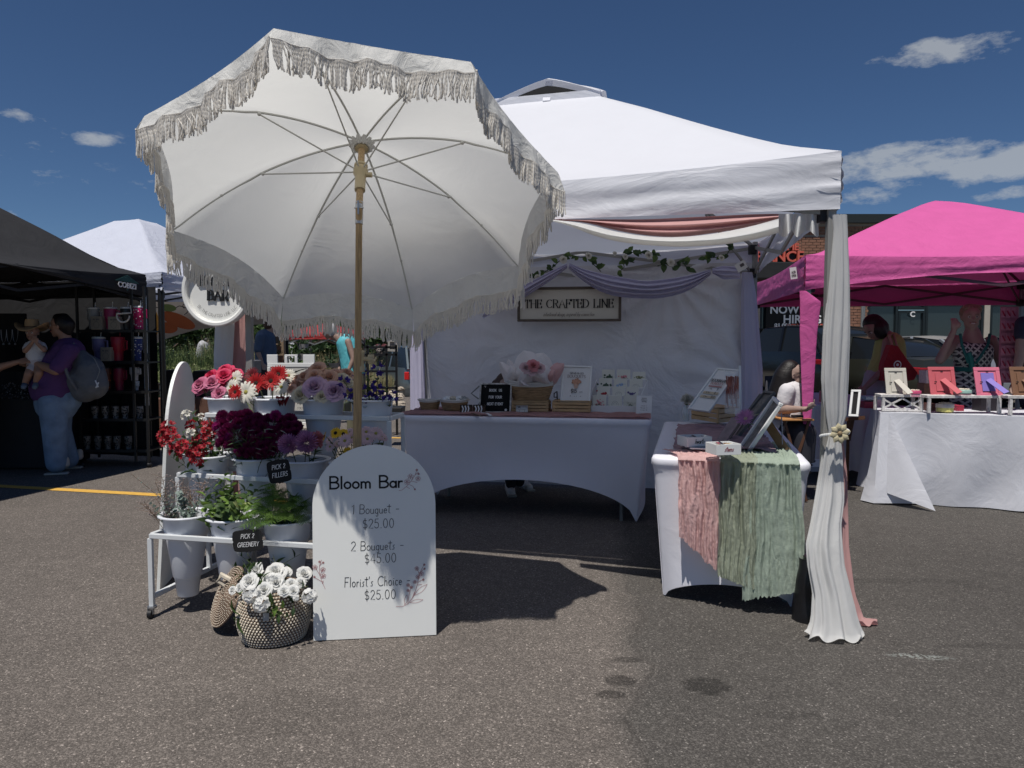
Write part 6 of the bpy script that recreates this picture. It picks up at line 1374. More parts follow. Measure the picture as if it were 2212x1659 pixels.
for i, (x, y, r, d, lb) in enumerate([(1355, 1185, 92, -.10, 'large white rose at the front left of the basket'), (1430, 1065, 88, .0, 'white rose at the back left of the basket'), (1640, 1085, 110, .0, 'widest white rose at the top of the basket'), (1755, 1085, 62, .03, 'white rosebud right of the widest rose'), (1955, 1105, 82, .0, 'round white rose at the right end of the basket'), (1650, 1195, 95, -.08, 'white rose below the widest one'), (1822, 1215, 62, -.07, 'white ranunculus right of the middle of the basket'), (1255, 1252, 46, -.10, 'small white bud low left of the basket'), (1178, 1282, 46, -.08, 'smallest white bud nearest the lid'), (1520, 1275, 80, -.12, 'open white rose above the basket rim'), (1735, 1295, 60, -.13, 'greenish white rose at the basket rim'), (1840, 1290, 62, -.12, 'white rose over the right of the rim'), (1920, 1200, 55, -.05, 'white rose beside the round one'), (1550, 1160, 60, -.03, 'white rose between the two big ones')]):
 p = bk(x, y, d); bloom('white_rose', m_rose(i % 4 + 1), SNOW, lb, p, scl(p, r * .2), facing('bk', p, .6, .6), BC + V((0, 0, .12)), 'rose', None, leaves=1)
for i, (x, y, r, d, lb) in enumerate([(1390, 1330, 105, -.15, 'white hydrangea cluster hanging at the front left of the basket'), (1500, 1440, 100, -.17, 'white hydrangea cluster hanging lowest over the weave'), (2015, 1350, 92, -.10, 'white hydrangea cluster hanging at the right'), (1870, 1370, 40, -.15, 'tiny white floret under the right roses'), (1610, 1160, 70, -.06, 'loose white hydrangea petals between the roses')]):
 p = bk(x, y, d); bloom('hydrangea', m_hydr(i + 1), SNOW, lb, p, scl(p, r * .2), facing('bk', p, .15, .9), BC + V((0, 0, .15)), 'hydrangea', None, leaves=0)
LV = m_leaf(.22, .08, .3, 'lance')
for i, (x, y, n, L, d, M_) in enumerate([(1240, 890, 5, .05, .05, LEAFD), (1180, 1010, 5, .05, .03, LEAFD), (1290, 960, 4, .05, .05, LEAF), (1340, 890, 4, .05, .08, LEAFD), (1130, 1220, 4, .06, -.03, LEAF), (1200, 1100, 5, .05, .02, LEAF), (1620, 900, 4, .05, .12, LEAFD), (1910, 900, 4, .06, .1, LEAFD), (1180, 1520, 6, .07, -.12, LEAF), (1200, 1620, 5, .07, -.12, LEAF), (1640, 1420, 7, .05, -.18, LEAF), (1700, 1560, 8, .055, -.19, LEAF), (1800, 1600, 7, .055, -.18, LEAF), (1750, 1480, 7, .05, -.19, LEAFB), (1600, 1600, 6, .04, -.19, LEAF), (1850, 1500, 5, .05, -.17, LEAFD), (1330, 1260, 4, .05, -.12, LEAF), (2000, 1240, 4, .05, -.05, LEAFD), (1480, 1150, 3, .05, -.05, LEAFD), (1790, 1220, 4, .04, -.06, EUC), (1890, 1260, 5, .035, -.1, EUC), (1600, 1230, 5, .035, -.1, EUC), (1470, 1090, 5, .03, -.03, LEAFB)]):
 sprig('leafy_sprig', 'bk', bk(x, y, d), LV, M_, n, L, 'green leafy stem among the white basket flowers', 'leafy stems of the basket', base=BC + V((RF.uniform(-.06, .06), RF.uniform(-.06, .03), .18)), start=.35, upb=.1)
mb = MB(); q = P(X7(1545), Y7(1575), BC.y - .16); mb.box(q, (.026, .002, .034)); tag(obj('price_tag', mb, mat('tag_grey', (.35, .36, .36), .5, var=0)), 'small grey paper tag on the front of the flower basket', 'tag')
# vase on the side table
vb = G(1481, 909, .78); t = thing('vase', 'small clear glass vase holding one white carnation', 'vase', tuple(vb)); GLS = mat('clear_glass', (.85, .9, .92), .03, var=0, alpha=.3, spec=.8)
mb = MB(); mb.lathe([(.026, 0), (.028, .01), (.026, .07), (.018, .095), (.022, .11)], 20, Matrix.Translation(vb), True); obj('glass', mb, GLS, t, smooth=True); mb = MB(); mb.lathe([(.024, .004), (.024, .05), (0, .05)], 16, Matrix.Translation(vb), True); obj('water', mb, mat('water_clear', (.3, .35, .3), .05, var=0, alpha=.4), t)
p = P(1485, 863, vb.y); bloom('carnation', m_carnation(1), WHI, 'single white carnation in the glass vase', p, .045, (0, -.4, .9), vb + V((0, 0, .02)), 'carnation', None, leaves=2)
# bloom lying against the frames
p = P(1611, 905, 4.0); bloom('chrysanthemum', m_ray(9, [(34, .1, 1, .05, .3), (30, .1, .8, .04, .5)], .2, .1, 'spiky'), [MUM, pm((.6, .5, .4), 'disc_pale')], 'spiky lilac flower with pale leaves beside the leaning frames', p, .05, (-.5, -.6, .6), P(1630, 950, 3.95), 'flower', None, leaves=0)
for i, (x, y, a) in enumerate([(1628, 902, (.5, -.2, .5)), (1622, 915, (.7, -.3, -.2)), (1636, 912, (.6, -.2, .2))]):
 o_ = put(RUS, 'pale_leaf', pm((.30, .36, .20), 'leaf_pale2'), None, frame(P(x - 4, y, 3.98), V(a)) @ Matrix.Diagonal((.045, .045, .045, 1))); tag(o_, ['upper', 'lower', 'middle'][i] + ' pale green leaf beside the spiky lilac flower', 'leaf')
for i, (x, y, r, M_) in enumerate([(1136, 793, .05, PPK), (1152, 788, .055, SPK), (1166, 794, .045, PPK), (1148, 798, .05, PPK)]): q = P(x, y, 5.66); tag(put(m_rose(i % 4 + 1), 'rose', M_, None, zframe(q, V((0, -.9, .5))) @ Matrix.Diagonal((r, r, r, 1))), ['pale pink rose at the left in the tissue wrap', 'coral rose in the middle of the tissue wrap', 'small pale rose at the right in the tissue wrap', 'pale rose lowest in the tissue wrap'][i], 'rose')
# ============================================================ ROSE GARLAND
XG = lambda x: 1106 + .24 * x; YG = lambda y: 442.5 + .24 * y
gp = [[(150, 600), (160, 650), (230, 665), (300, 600), (370, 560), (430, 500), (530, 450), (620, 475), (700, 460), (740, 540), (800, 600)], [(950, 620), (1010, 560), (990, 470), (1070, 400), (1140, 430), (1230, 440), (1340, 460)], [(1310, 550), (1380, 530), (1430, 520), (1450, 590)], [(1480, 520), (1540, 490), (1590, 460)], [(1540, 520), (1590, 590)], [(1700, 490), (1760, 480), (1850, 470), (1930, 460), (1960, 400), (1990, 350)], [(1000, 470), (1060, 510), (1100, 520)]]
t = thing('rose_garland', 'artificial garland of white roses and green leaves along the back truss', 'garland', tuple(P(1380, 560, 6.4)))
gd = lambda x: 6.72 - .50 * (x - 150) / 1850
mb = MB(); rr = random.Random(4)
for seg in gp: mb.tube([P(XG(x), YG(y), gd(x)) for x, y in seg], .004, 5)
obj('vine', mb, LEAFD, t, smooth=True)
for seg in gp:
 for (a, b) in zip(seg, seg[1:]):
  L = math.hypot(b[0] - a[0], b[1] - a[1]); n = max(2, int(L / 26))
  for i in range(n):
   k = (i + rr.random()) / n; x, y = lerp(a[0], b[0], k), lerp(a[1], b[1], k); q = P(XG(x), YG(y), gd(x) - .01); D = V((rr.uniform(-1, 1), rr.uniform(-.7, .1), rr.uniform(-.8, .8))).normalized(); l = rr.uniform(.04, .075)
   put(RUS, 'leaf', rr.choice([LEAF, LEAF, LEAFD, pm((.10, .16, .04), 'leaf_mid')]), t, frame(q, D, V((rr.uniform(-.4, .4), -1, .4))) @ Matrix.Diagonal((l, l, l, 1)))
for (x, y, r) in [(460, 490, 38), (690, 455, 32), (1020, 465, 26), (1232, 450, 36), (1430, 515, 36), (1888, 475, 28), (230, 650, 30), (925, 435, 20), (375, 635, 20)]:
 q = P(XG(x), YG(y), gd(x) - .06); l = r * .24 / FPX * 6.4; put(m_rose(rr.randint(1, 4)), 'rose', WHI, t, zframe(q, V((rr.uniform(-.3, .3), -1, .2))) @ Matrix.Diagonal((l, l, l, 1)))
mb = MB(); M_ = frame(P(1601, 575, 6.15), V((.85, 0, .5)), V((-.5, 0, .85))); mb.box((0, 0, 0), (.09, .003, .07), M_); tg = obj('care_label', mb, PAPER, None); tag(tg, 'white paper care label dangling at the back right corner of the white tent', 'label')
mb = MB(); mb.box((.01, -.003, .005), (.035, .001, .025), M_); obj('barcode', mb, GREYINK, tg)
# ============================================================ PEOPLE
def skinm(nm, c): return mat(nm, c, .55, var=.05, vs=12)
SK1 = skinm('skin_tan', (.34, .19, .13)); SK2 = skinm('skin_fair', (.34, .24, .20)); SK3 = skinm('skin_sun', (.27, .18, .145)); HAIRB = mat('hair_black', (.008, .006, .006), .5, var=.3, vs=60, bump=.003, bs=120); HAIRBL = mat('hair_blond', (.24, .19, .13), .6, var=.35, vs=50, bump=.003, bs=120); HAIRBR = mat('hair_brown', (.06, .035, .025), .6, var=.3, vs=50)
def blob(nm, parts, M_, parent, vox=.010, smooth=6):
 mb = MB()
 for p in parts:
  if len(p) == 4: a, r0, b, r1 = p; a, b = V(a), V(b); mb.cyl(a, b, r0, r1, 14); mb.sphere(a, r0, 14, 8); mb.sphere(b, r1, 14, 8)
  elif len(p) == 5: a, r0, b, r1, _ = p; mb.cyl(V(a), V(b), r0, r1, 16)
  else: mb.sphere(V(p[0]), p[1], 18, 12)
 o = obj(nm, mb, M_, parent); m = o.modifiers.new('remesh', 'REMESH'); m.mode = 'VOXEL'; m.voxel_size = vox; m.use_smooth_shade = True
 m = o.modifiers.new('smooth', 'SMOOTH'); m.iterations = smooth; m.factor = .5
 return o
def hand(w, d, side, curl=.5, k=1.0):
 """palm, four fingers and a thumb as capsules, from wrist w along d"""
 d = V(d).normalized(); s = (V(side) - d * V(side).dot(d)).normalized(); n_ = d.cross(s); out = [(w, .022 * k, w + d * .05 * k, .026 * k), (w + d * .04 * k + s * .018 * k, .018 * k, w + d * .075 * k + s * .024 * k, .014 * k), (w + d * .04 * k - s * .018 * k, .018 * k, w + d * .075 * k - s * .024 * k, .013 * k)]
 for i, L in enumerate((.072, .080, .074, .058)):
  b = w + d * .078 * k + s * (.030 - .020 * i) * k; m = b + (d * cos(curl * .7) + n_ * sin(curl * .7)).normalized() * L * .5 * k; e = m + (d * cos(curl * 1.7) + n_ * sin(curl * 1.7)).normalized() * L * .5 * k; out += [(b - d * .02 * k, .0095 * k, m, .009 * k), (m, .009 * k, e, .0075 * k)]
 t0 = w + d * .03 * k + s * .024 * k; out += [(t0, .012 * k, t0 + (d * .6 + s * .8).normalized() * .035 * k, .010 * k), (t0 + (d * .6 + s * .8).normalized() * .035 * k, .010 * k, t0 + (d * .9 + s * .5).normalized() * .062 * k, .008 * k)]
 return out
def head_parts(c, f, up, k=1.0):
 f = V(f).normalized(); up = (V(up) - f * V(up).dot(f)).normalized(); s = f.cross(up); g = lambda a, b, e: c + (s * a + f * b + up * e) * k
 return [(g(0, -.012, .035), .082 * k, g(0, .02, .03), .076 * k), (g(0, .02, .0), .068 * k, g(0, .045, -.055), .042 * k), (g(.022, .055, -.015), .032 * k, g(-.022, .055, -.015), .032 * k), (g(.035, .025, -.05), .03 * k, g(-.035, .025, -.05), .03 * k), (g(0, .088, .018), .009 * k, g(0, .112, -.018), .013 * k), (g(0, .080, -.048), .014 * k, g(0, .082, -.052), .016 * k), (g(0, .070, -.085), .018 * k, g(0, .062, -.09), .02 * k), (g(.080, .0, .005), .011 * k, g(.082, -.008, -.02), .008 * k), (g(-.080, .0, .005), .011 * k, g(-.082, -.008, -.02), .008 * k)]
def face(c, f, up, parent, k=1.0, brow=HAIRBR, smile=False, glasses=False):
 f = V(f).normalized(); up = (V(up) - f * V(up).dot(f)).normalized(); s = f.cross(up); g = lambda a, b, e: c + (s * a + f * b + up * e) * k
 for sg in (-1, 1):
  mb = MB(); mb.sphere(g(.030 * sg, .080, .012), (.013 * k,) * 3, 10, 8); eo = obj('eye', mb, mat('eye_white', (.55, .53, .5), .2, var=0), parent, smooth=True)
  mb = MB(); mb.sphere(g(.030 * sg, .0885, .012), (.0068 * k,) * 3, 8, 6); obj('iris', mb, mat('eye_dark', (.02, .015, .012), .2, var=0), eo, smooth=True)
  mb = MB(); mb.tube([g(.014 * sg, .096, .032), g(.03 * sg, .094, .038), g(.048 * sg, .082, .032)], .0035 * k, 5); obj('eyebrow', mb, brow, parent)
 mb = MB(); e = .006 if smile else 0; mb.tube([g(-.025, .084, -.044 + e), g(-.012, .095, -.050), g(0, .098, -.051), g(.012, .095, -.050), g(.025, .084, -.044 + e)], .005 * k, 6); obj('lips', mb, mat('lips', (.32, .10, .09), .5, var=0), parent, smooth=True)
 if smile: mb = MB(); mb.tube([g(-.015, .0975, -.048), g(0, .1015, -.0505), g(.015, .0975, -.048)], .0032 * k, 5); obj('teeth', mb, WHITE_PAINT, parent)
 if glasses:
  mb = MB()
  for sg in (-1, 1): mb.tube([g(.032 * sg + .022 * cos(a), .107, .012 + .017 * sin(a)) for a in [i * pi / 8 for i in range(17)]], .002 * k, 5); mb.tube([g(.054 * sg, .105, .015), g(.085 * sg, .0, .012)], .002 * k, 5)
  obj('glasses', mb, BLACK, parent)
def shoe(nm, heel, toe, M_, parent, k=1.0):
 h, t = V(heel), V(toe); d = (t - h).normalized(); L = (t - h).length; o = blob(nm, [(h + V((0, 0, .045)), .040 * k, h + d * L * .35 + V((0, 0, .05)), .042 * k), (h + d * L * .35 + V((0, 0, .042)), .042 * k, t - d * .03 + V((0, 0, .032)), .034 * k), (h + V((0, 0, .07)), .038 * k, h + V((0, 0, .09)), .036 * k)], M_, parent, .008, 3)
 mb = MB(); mb.box(((L) / 2, 0, .012), (L + .05, .082 * k, .022), frame(V((h.x, h.y, 0)), V((d.x, d.y, 0)))); obj('sole', mb, mat('sole', (.4, .39, .36), .7), parent, bevel=.01)
 return o
J = P
def limb(a, b, c, r): return [(a, r[0], b, r[1]), (b, r[1], c, r[2])]
DENIM = mat('denim_light', (.17, .25, .36), .85, var=.2, vs=9, wrinkle=.015, ws=7, bump=.001, bs=300); PURP = mat('purple_tee', (.085, .035, .13), .85, var=.08, wrinkle=.02, ws=6);
# --- shopper in purple
D = 7.45; t = thing('person', 'person in purple tee and light jeans holding a baby at the dark stall', 'person', tuple(G(135, 1020)))
hd = J(132, 706, D); up = V((-.08, 0, 1)); fdir = V((-1, -.1, .02))
ch, pv = J(140, 775, D), J(128, 868, D); sR, sL = J(150, 758, D - .16), J(146, 758, D + .16); eR, wR = J(120, 800, D - .25), J(66, 782, D - .12); eL, wL = J(105, 800, D + .2), J(72, 790, D + .05)
k1, a1, k2, a2 = J(118, 930, D - .12), J(120, 1003, D - .08), J(130, 930, D + .12), J(158, 990, D + .22)
blob('body', head_parts(hd, fdir, up) + [(hd + V((.02, 0, -.06)), .055, J(148, 748, D), .065), (ch, .15, pv, .17)] + limb(sR, eR, wR, (.06, .05, .030)) + limb(sL, eL, wL, (.06, .05, .030)) + hand(wR, wR - eR, (0, 0, 1), .8) + hand(wL, wL - eL, (0, 0, 1), .8), SK1, t, .009)
face(hd, fdir, up, t, glasses=True)
blob('hair', [(hd + V((.02, 0, .045)), .088, hd + V((.05, 0, .02)), .085), (hd + V((.055, 0, -.01)), .07, hd + V((.06, 0, -.05)), .05), (hd + V((-.03, 0, .085)), .05, hd + V((.03, 0, .08)), .06)], HAIRB, t, .010)
blob('shirt', [(J(148, 762, D), .16, J(130, 800, D), .20), (J(130, 800, D), .205, J(117, 838, D), .225), (J(120, 840, D), .22, J(123, 852, D), .205), (sR, .088, sR.lerp(eR, .8), .080), (sL, .088, sL.lerp(eL, .8), .080), (J(148, 748, D), .085, J(146, 756, D), .12)], PURP, t, .012)
blob('jeans', [(J(122, 850, D), .195, J(122, 872, D), .20), (J(132, 862, D), .17, J(140, 862, D), .16)] + limb(J(114, 870, D - .10), k1, J(122, 1000, D - .08), (.135, .115, .10)) + limb(J(126, 870, D + .10), k2, J(150, 992, D + .2), (.135, .105, .09)), DENIM, t, .012)
shoe('shoe', J(142, 1012, D - .05), J(102, 1014, D - .1), mat('shoe_grey', (.42, .40, .36), .8), t); shoe('shoe', J(172, 995, D + .3), J(148, 1003, D + .28), mat('shoe_grey', (.42, .40, .36), .8), t)
# backpack
BPK = mat('backpack_grey', (.11, .12, .135), .7, var=.15, vs=14, wrinkle=.015, ws=9)
b = thing('backpack', 'slouchy grey backpack on the back of the person in purple', 'backpack', tuple(J(190, 800, D)))
blob('bag', [(J(172, 775, D), .10, J(192, 800, D), .15), (J(192, 800, D), .15, J(200, 832, D), .15), (J(180, 820, D), .16, J(184, 840, D), .14)], BPK, b, .012)
blob('front_pocket', [(J(212, 805, D - .02), .07, J(216, 832, D - .02), .08)], BPK, b, .012)
for z in (-.14, .14):
 mb = MB(); mb.tube([J(168, 768, D + z), J(158, 742 if z < 0 else 744, D + z * 1.1), J(146, 752, D + z * 1.5), J(134, 778, D + z * 1.72), J(148, 815, D + z * 1.6), J(166, 842, D + z)], .016, 6); obj('strap', mb, BPK, b, smooth=True)
mb = MB(); mb.tube([J(190, 764, D - .1), J(204, 775, D - .13), J(216, 800, D - .12), J(208, 822, D - .14)], .004, 5); obj('zip', mb, GREY_METAL, b); mb = MB(); mb.tube([J(206, 822, D - .15), J(212, 836, D - .17), J(207, 838, D - .17), J(213, 826, D - .16)], .007, 5); obj('cord', mb, WHITE_PAINT, b)
# baby
t = thing('baby', 'baby in a straw cowboy hat and white top held at the dark stall', 'baby', tuple(J(76, 780, D - .1))); D2 = D - .1
hb = J(70, 720, D2); fb = V((.15, -1, -.05)); Kb = .72
blob('body', head_parts(hb, fb, (0, 0, 1), Kb) + [(J(72, 736, D2), .032, J(76, 752, D2), .07), (J(76, 752, D2), .075, J(80, 785, D2), .085)] + limb(J(60, 745, D2 - .02), J(54, 758, D2 - .08), J(70, 740, D2 - .12), (.028, .024, .017)) + limb(J(92, 745, D2 - .02), J(96, 756, D2 - .08), J(80, 742, D2 - .12), (.028, .024, .017)) + hand(J(70, 740, D2 - .12), V((.3, -.1, 1)), (1, 0, 0), .6, .55) + hand(J(80, 742, D2 - .12), V((-.3, -.1, 1)), (1, 0, 0), .6, .55) + limb(J(72, 788, D2 - .03), J(62, 808, D2 - .12), J(54, 828, D2 - .1), (.05, .04, .028)) + limb(J(86, 788, D2 - .03), J(84, 806, D2 - .12), J(78, 824, D2 - .1), (.05, .04, .028)), SK1, t, .007)
face(hb, fb, (0, 0, 1), t, Kb); WCOT = mat('white_cotton', (.62, .60, .60), .85, wrinkle=.01, ws=14)
blob('top', [(J(76, 750, D2), .082, J(79, 776, D2), .092), (J(61, 746, D2 - .02), .036, J(57, 753, D2 - .05), .036), (J(91, 746, D2 - .02), .036, J(94, 753, D2 - .05), .036)], WCOT, t, .008)
blob('shorts', [(J(80, 780, D2), .092, J(80, 790, D2), .09), (J(74, 790, D2 - .02), .058, J(68, 800, D2 - .08), .052)], mat('pale_shorts', (.5, .45, .46), .85), t, .009)
for x in (54, 78): blob('bootie', [(J(x, 830, D2 - .1), .028, J(x - 3, 836, D2 - .17), .026)], mat('bootie_blue', (.12, .16, .22), .8), t, .008)
HATM = mat('straw', (.36, .24, .13), .85, var=.1, bump=.002, bs=150)
h = thing('cowboy_hat', 'tan straw cowboy hat on the baby', 'hat', tuple(J(70, 706, D2))); c = J(69.5, 708, D2);
mb = MB(); mb.grid(lambda u, v: c + V((lerp(.058, .155, v) * cos(u * 2 * pi), lerp(.065, .13, v) * sin(u * 2 * pi), .055 * v * v * (abs(cos(u * 2 * pi)) ** 2) - .035 * v * v * (abs(sin(u * 2 * pi)) ** 2))), 40, 6, closeu=True); obj('brim', mb, HATM, h, smooth=True, solid=.004)
mb = MB(); mb.grid(lambda u, v: c + V(((.062 - .012 * v ** 3) * cos(u * 2 * pi) * sqrt(max(0, 1 - max(0, v - .7) ** 2 * 9)), (.070 - .012 * v) * sin(u * 2 * pi) * sqrt(max(0, 1 - max(0, v - .7) ** 2 * 9)), .085 * min(1, v * 1.25) - .018 * max(0, v - .75) * 4 * abs(cos(u * 2 * pi)) * 0 - .02 * max(0, v - .8) * 5)), 30, 10, closeu=True); obj('crown', mb, HATM, h, smooth=True)
mb = MB(); mb.lathe([(.0635, .0), (.0635, .012)], 30, Matrix.Translation(c + V((0, 0, .004))), sx=1, sy=1.13); obj('band', mb, mat('hat_band', (.12, .07, .04), .7), h)
def simple_person(label, d, head, f, neck, ch, pv, sh, arms, shirt, shirtr, sleeves, pants, legs, hairp, skin=SK3, hair=HAIRBR, vox=.011, shoes=None, k=1.0, facek={}, hup=(0, 0, 1), extra=None):
 t = thing('person', label, 'person', (J(pv[0], pv[1], d).x, d, 0)); Q = lambda q: J(q[0], q[1], d + (q[2] if len(q) > 2 else 0))
 hd = Q(head); pts = head_parts(hd, f, hup, k) + [(hd + V((0, 0, -.05)), .05, Q(neck), .058), (Q(neck), .075, Q(ch), .13), (Q(ch), .13, Q(pv), .135)]
 for (s_, e, w, hs) in arms: pts += limb(Q(s_), Q(e), Q(w), (.052, .042, .027)) + hand(Q(w), (Q(w) - Q(e)) if hs is None else V(hs), (1, 0, .2), .8)
 blob('body', pts, skin, t, vox); face(hd, f, hup, t, k, brow=hair, **facek)
 blob('hair', [(hd + V(a), r0, hd + V(b_), r1) for a, r0, b_, r1 in hairp], hair, t, .010)
 sp = [(Q(a), r0, Q(b_), r1) for a, r0, b_, r1 in shirtr]
 for (s_, e, w, hs), sl in zip(arms, sleeves):
  if sl: sp.append((Q(s_), .07, Q(s_).lerp(Q(e), sl), .066))
 blob('shirt', sp, shirt, t, vox + .001)
 pp = [(Q(a), r0, Q(b_), r1) for a, r0, b_, r1 in legs]
 if pp: blob('trousers', pp, pants, t, vox + .002)
 for a, b_ in (shoes or []): shoe('shoe', Q(a), Q(b_), WHITE_PAINT, t)
 return t
# --- standing woman at the pink tent
DRESS = bpy.data.materials.new('patterned_dress'); DRESS.use_nodes = True; nt = DRESS.node_tree; bs_ = nt.nodes['Principled BSDF']; tcd = nt.nodes.new('ShaderNodeTexCoord');
sx_ = nt.nodes.new('ShaderNodeSeparateXYZ'); nt.links.new(tcd.outputs['Object'], sx_.inputs[0])
def nm_(op, a, b=None):
 n = nt.nodes.new('ShaderNodeMath'); n.operation = op
 for i, s in enumerate((a, b)):
  if s is None: continue
  if isinstance(s, (int, float)): n.inputs[i].default_value = s
  else: nt.links.new(s, n.inputs[i])
 return n.outputs[0]
def ring(off):
 fx = nm_('SUBTRACT', nm_('FRACT', nm_('ADD', nm_('MULTIPLY', sx_.outputs[0], 17), off)), .5); fz = nm_('SUBTRACT', nm_('FRACT', nm_('ADD', nm_('MULTIPLY', sx_.outputs[2], 17), off)), .5)
 r = nm_('SQRT', nm_('ADD', nm_('MULTIPLY', fx, fx), nm_('MULTIPLY', fz, fz))); return nm_('LESS_THAN', nm_('ABSOLUTE', nm_('SUBTRACT', r, .42)), .075)
mk = nm_('MAXIMUM', ring(0.0), ring(.5)); mr_ = nt.nodes.new('ShaderNodeMixRGB'); nt.links.new(mk, mr_.inputs[0]); mr_.inputs[1].default_value = (.035, .04, .045, 1); mr_.inputs[2].default_value = (.55, .58, .52, 1); nt.links.new(mr_.outputs[0], bs_.inputs['Base Color']); bs_.inputs['Roughness'].default_value = .8
TEAL = mat('teal_trim', (.015, .15, .13), .7)
D = 6.95
wm = simple_person('woman with short fair hair in a patterned dress, hand raised to her cheek', D, (2097, 687), V((-.35, -1, -.05)), (2100, 722), (2103, 760), (2102, 850), None,
 [((2066, 735), (2030, 778, -.08), (2060, 716, -.15), (.1, -.1, 1)), ((2142, 735), (2162, 785, -.02), (2160, 838, -.12), None)], DRESS, [((2100, 768), .155, (2100, 800), .150), ((2100, 800), .15, (2101, 860), .19), ((2101, 860), .19, (2101, 960), .21), ((2080, 758, -.05), .088, (2082, 770, -.05), .09), ((2124, 758, -.05), .088, (2122, 770, -.05), .09)], (0, 0), None,
 [((2090, 930), .07, (2092, 1020), .05), ((2112, 930), .07, (2112, 1020), .05)], [((0, .02, .05), .088, (.01, .03, .03), .085), ((-.04, .0, .085), .045, (.05, .0, .08), .05)], SK2, HAIRBL, facek=dict(smile=True), shoes=[((2088, 1052, .12), (2080, 1060, -.1)), ((2112, 1052, .12), (2112, 1060, -.1))])
Q = lambda x, y, dz=0: J(x, y, D + dz)
for nmx, pts, r in (('strap', [Q(2074, 722, -.09), Q(2078, 745, -.16), Q(2092, 785, -.18)], .013), ('strap', [Q(2138, 722, -.09), Q(2134, 745, -.16), Q(2108, 785, -.18)], .013), ('trim', [Q(2092, 762, -.19), Q(2097, 775, -.19), Q(2100, 800, -.185)], .024)):
 mb = MB(); mb.tube(pts, r, 8); obj(nmx, mb, TEAL, wm, smooth=True)
mb = MB(); cq = Q(2101, 797); mb.lathe([(.166, -.02), (.170, 0), (.168, .02)], 30, Matrix.Translation(cq)); obj('waistband', mb, TEAL, wm, smooth=True)
# --- woman bending with the red bag
D = 7.6
bw = simple_person('woman with dark hair in a yellow green tank top bending over the stall', D, (1888, 710), V((-.75, -.35, -.75)), (1915, 728), (1925, 765), (1905, 845), None, [((1918, 738, -.14), (1908, 800, -.22), (1870, 836, -.25), None), ((1915, 738, .14), (1890, 790, .2), (1866, 832, .1), None)], mat('lime_tank', (.36, .40, .13), .8, wrinkle=.015, ws=7), [((1922, 748), .15, (1920, 780), .165), ((1920, 780), .165, (1905, 815), .16)], (0, 0), mat('pale_trousers', (.36, .33, .35), .85, wrinkle=.015, ws=6), [((1902, 820), .165, (1900, 850), .175), ((1892, 850, -.09), .12, (1893, 930, -.08), .085), ((1893, 930, -.08), .085, (1895, 1000, -.08), .07), ((1906, 850, .09), .12, (1908, 930, .09), .085), ((1908, 930, .09), .085, (1912, 1000, .1), .07)], [((.0, .02, .05), .105, (.05, .02, .0), .11), ((-.03, .0, .06), .08, (.07, .02, -.05), .08), ((.02, -.04, .0), .075, (.05, -.05, -.05), .06)], SK3, HAIRB, hup=(-.5, 0, 1))
rb = thing('tote_bag', 'red tote bag with a white ring logo on the bending woman shoulder', 'bag', tuple(J(1945, 790, 7.35))); REDB = mat('red_bag', (.30, .012, .02), .7, var=.1, wrinkle=.02, ws=5)
mb = MB(); out = [(1925, 745), (1940, 748), (1962, 780), (1982, 805), (1975, 820), (1945, 826), (1905, 822), (1910, 785)]; cc = J(1943, 790, 7.36)
fr_ = [J(x, y, 7.28 + .04 * noise.noise(V((x * .05, y * .05, 0)))) for x, y in out]; bk_ = [p + V((0, .10, 0)) for p in fr_]; mb.add(fr_ + bk_ + [cc + V((0, -.10, 0))], [(i, (i + 1) % 8, 16) for i in range(8)] + [((i + 1) % 8, i, 8 + i, 8 + (i + 1) % 8) for i in range(8)] + [tuple(range(8, 16))]); obj('bag', mb, REDB, rb, smooth=True)
mb = MB(); mb.tube([J(1928, 748, 7.3), J(1920, 725, 7.42), J(1930, 722, 7.5), J(1938, 750, 7.34)], .012, 6); obj('strap', mb, mat('strap_tan', (.35, .25, .18), .8), rb)
lc = J(1939, 788, 7.235); mb = MB(); Fm = frame(lc, V((1, .1, 0)), (0, 0, 1)) @ rot('X', pi / 2)
ribbon(mb, [V((.036 * cos(a), .036 * sin(a), 0)) for a in [i * pi / 16 for i in range(33)]], .010, Fm); mb.add([Fm @ V((.014 * cos(i * pi / 8), .014 * sin(i * pi / 8), 0)) for i in range(16)], [tuple(range(16))]); obj('ring_logo', mb, WHITE_PRINT, rb)
# --- seated woman
D = 6.35
sw = simple_person('seated woman with long black hair and white tee beyond the side table', D, (1712, 812), V((.9, -.25, .25)), (1706, 836), (1705, 860), (1700, 920), None, [((1700, 845, -.12), (1688, 885, -.12), (1730, 884, -.3), None), ((1712, 845, .12), (1715, 885, .1), (1740, 880, -.1), None)], mat('white_cotton2', (.62, .60, .62), .85, wrinkle=.012, ws=9), [((1706, 850), .13, (1703, 890), .14), ((1703, 890), .14, (1701, 925), .15)], (.55, .55), mat('dark_trousers', (.03, .03, .04), .8), [((1702, 925), .15, (1730, 935, -.2), .10), ((1730, 935, -.2), .10, (1732, 1010, -.22), .07), ((1702, 925, .1), .13, (1738, 935, 0), .10), ((1738, 935, 0), .1, (1740, 1010, 0), .07)], [((-.02, .02, .05), .092, (-.05, .02, .0), .10), ((-.06, .02, -.02), .10, (-.11, .03, -.16), .09), ((-.11, .03, -.16), .085, (-.13, .04, -.28), .05)], SK2, HAIRB, facek=dict(glasses=True))
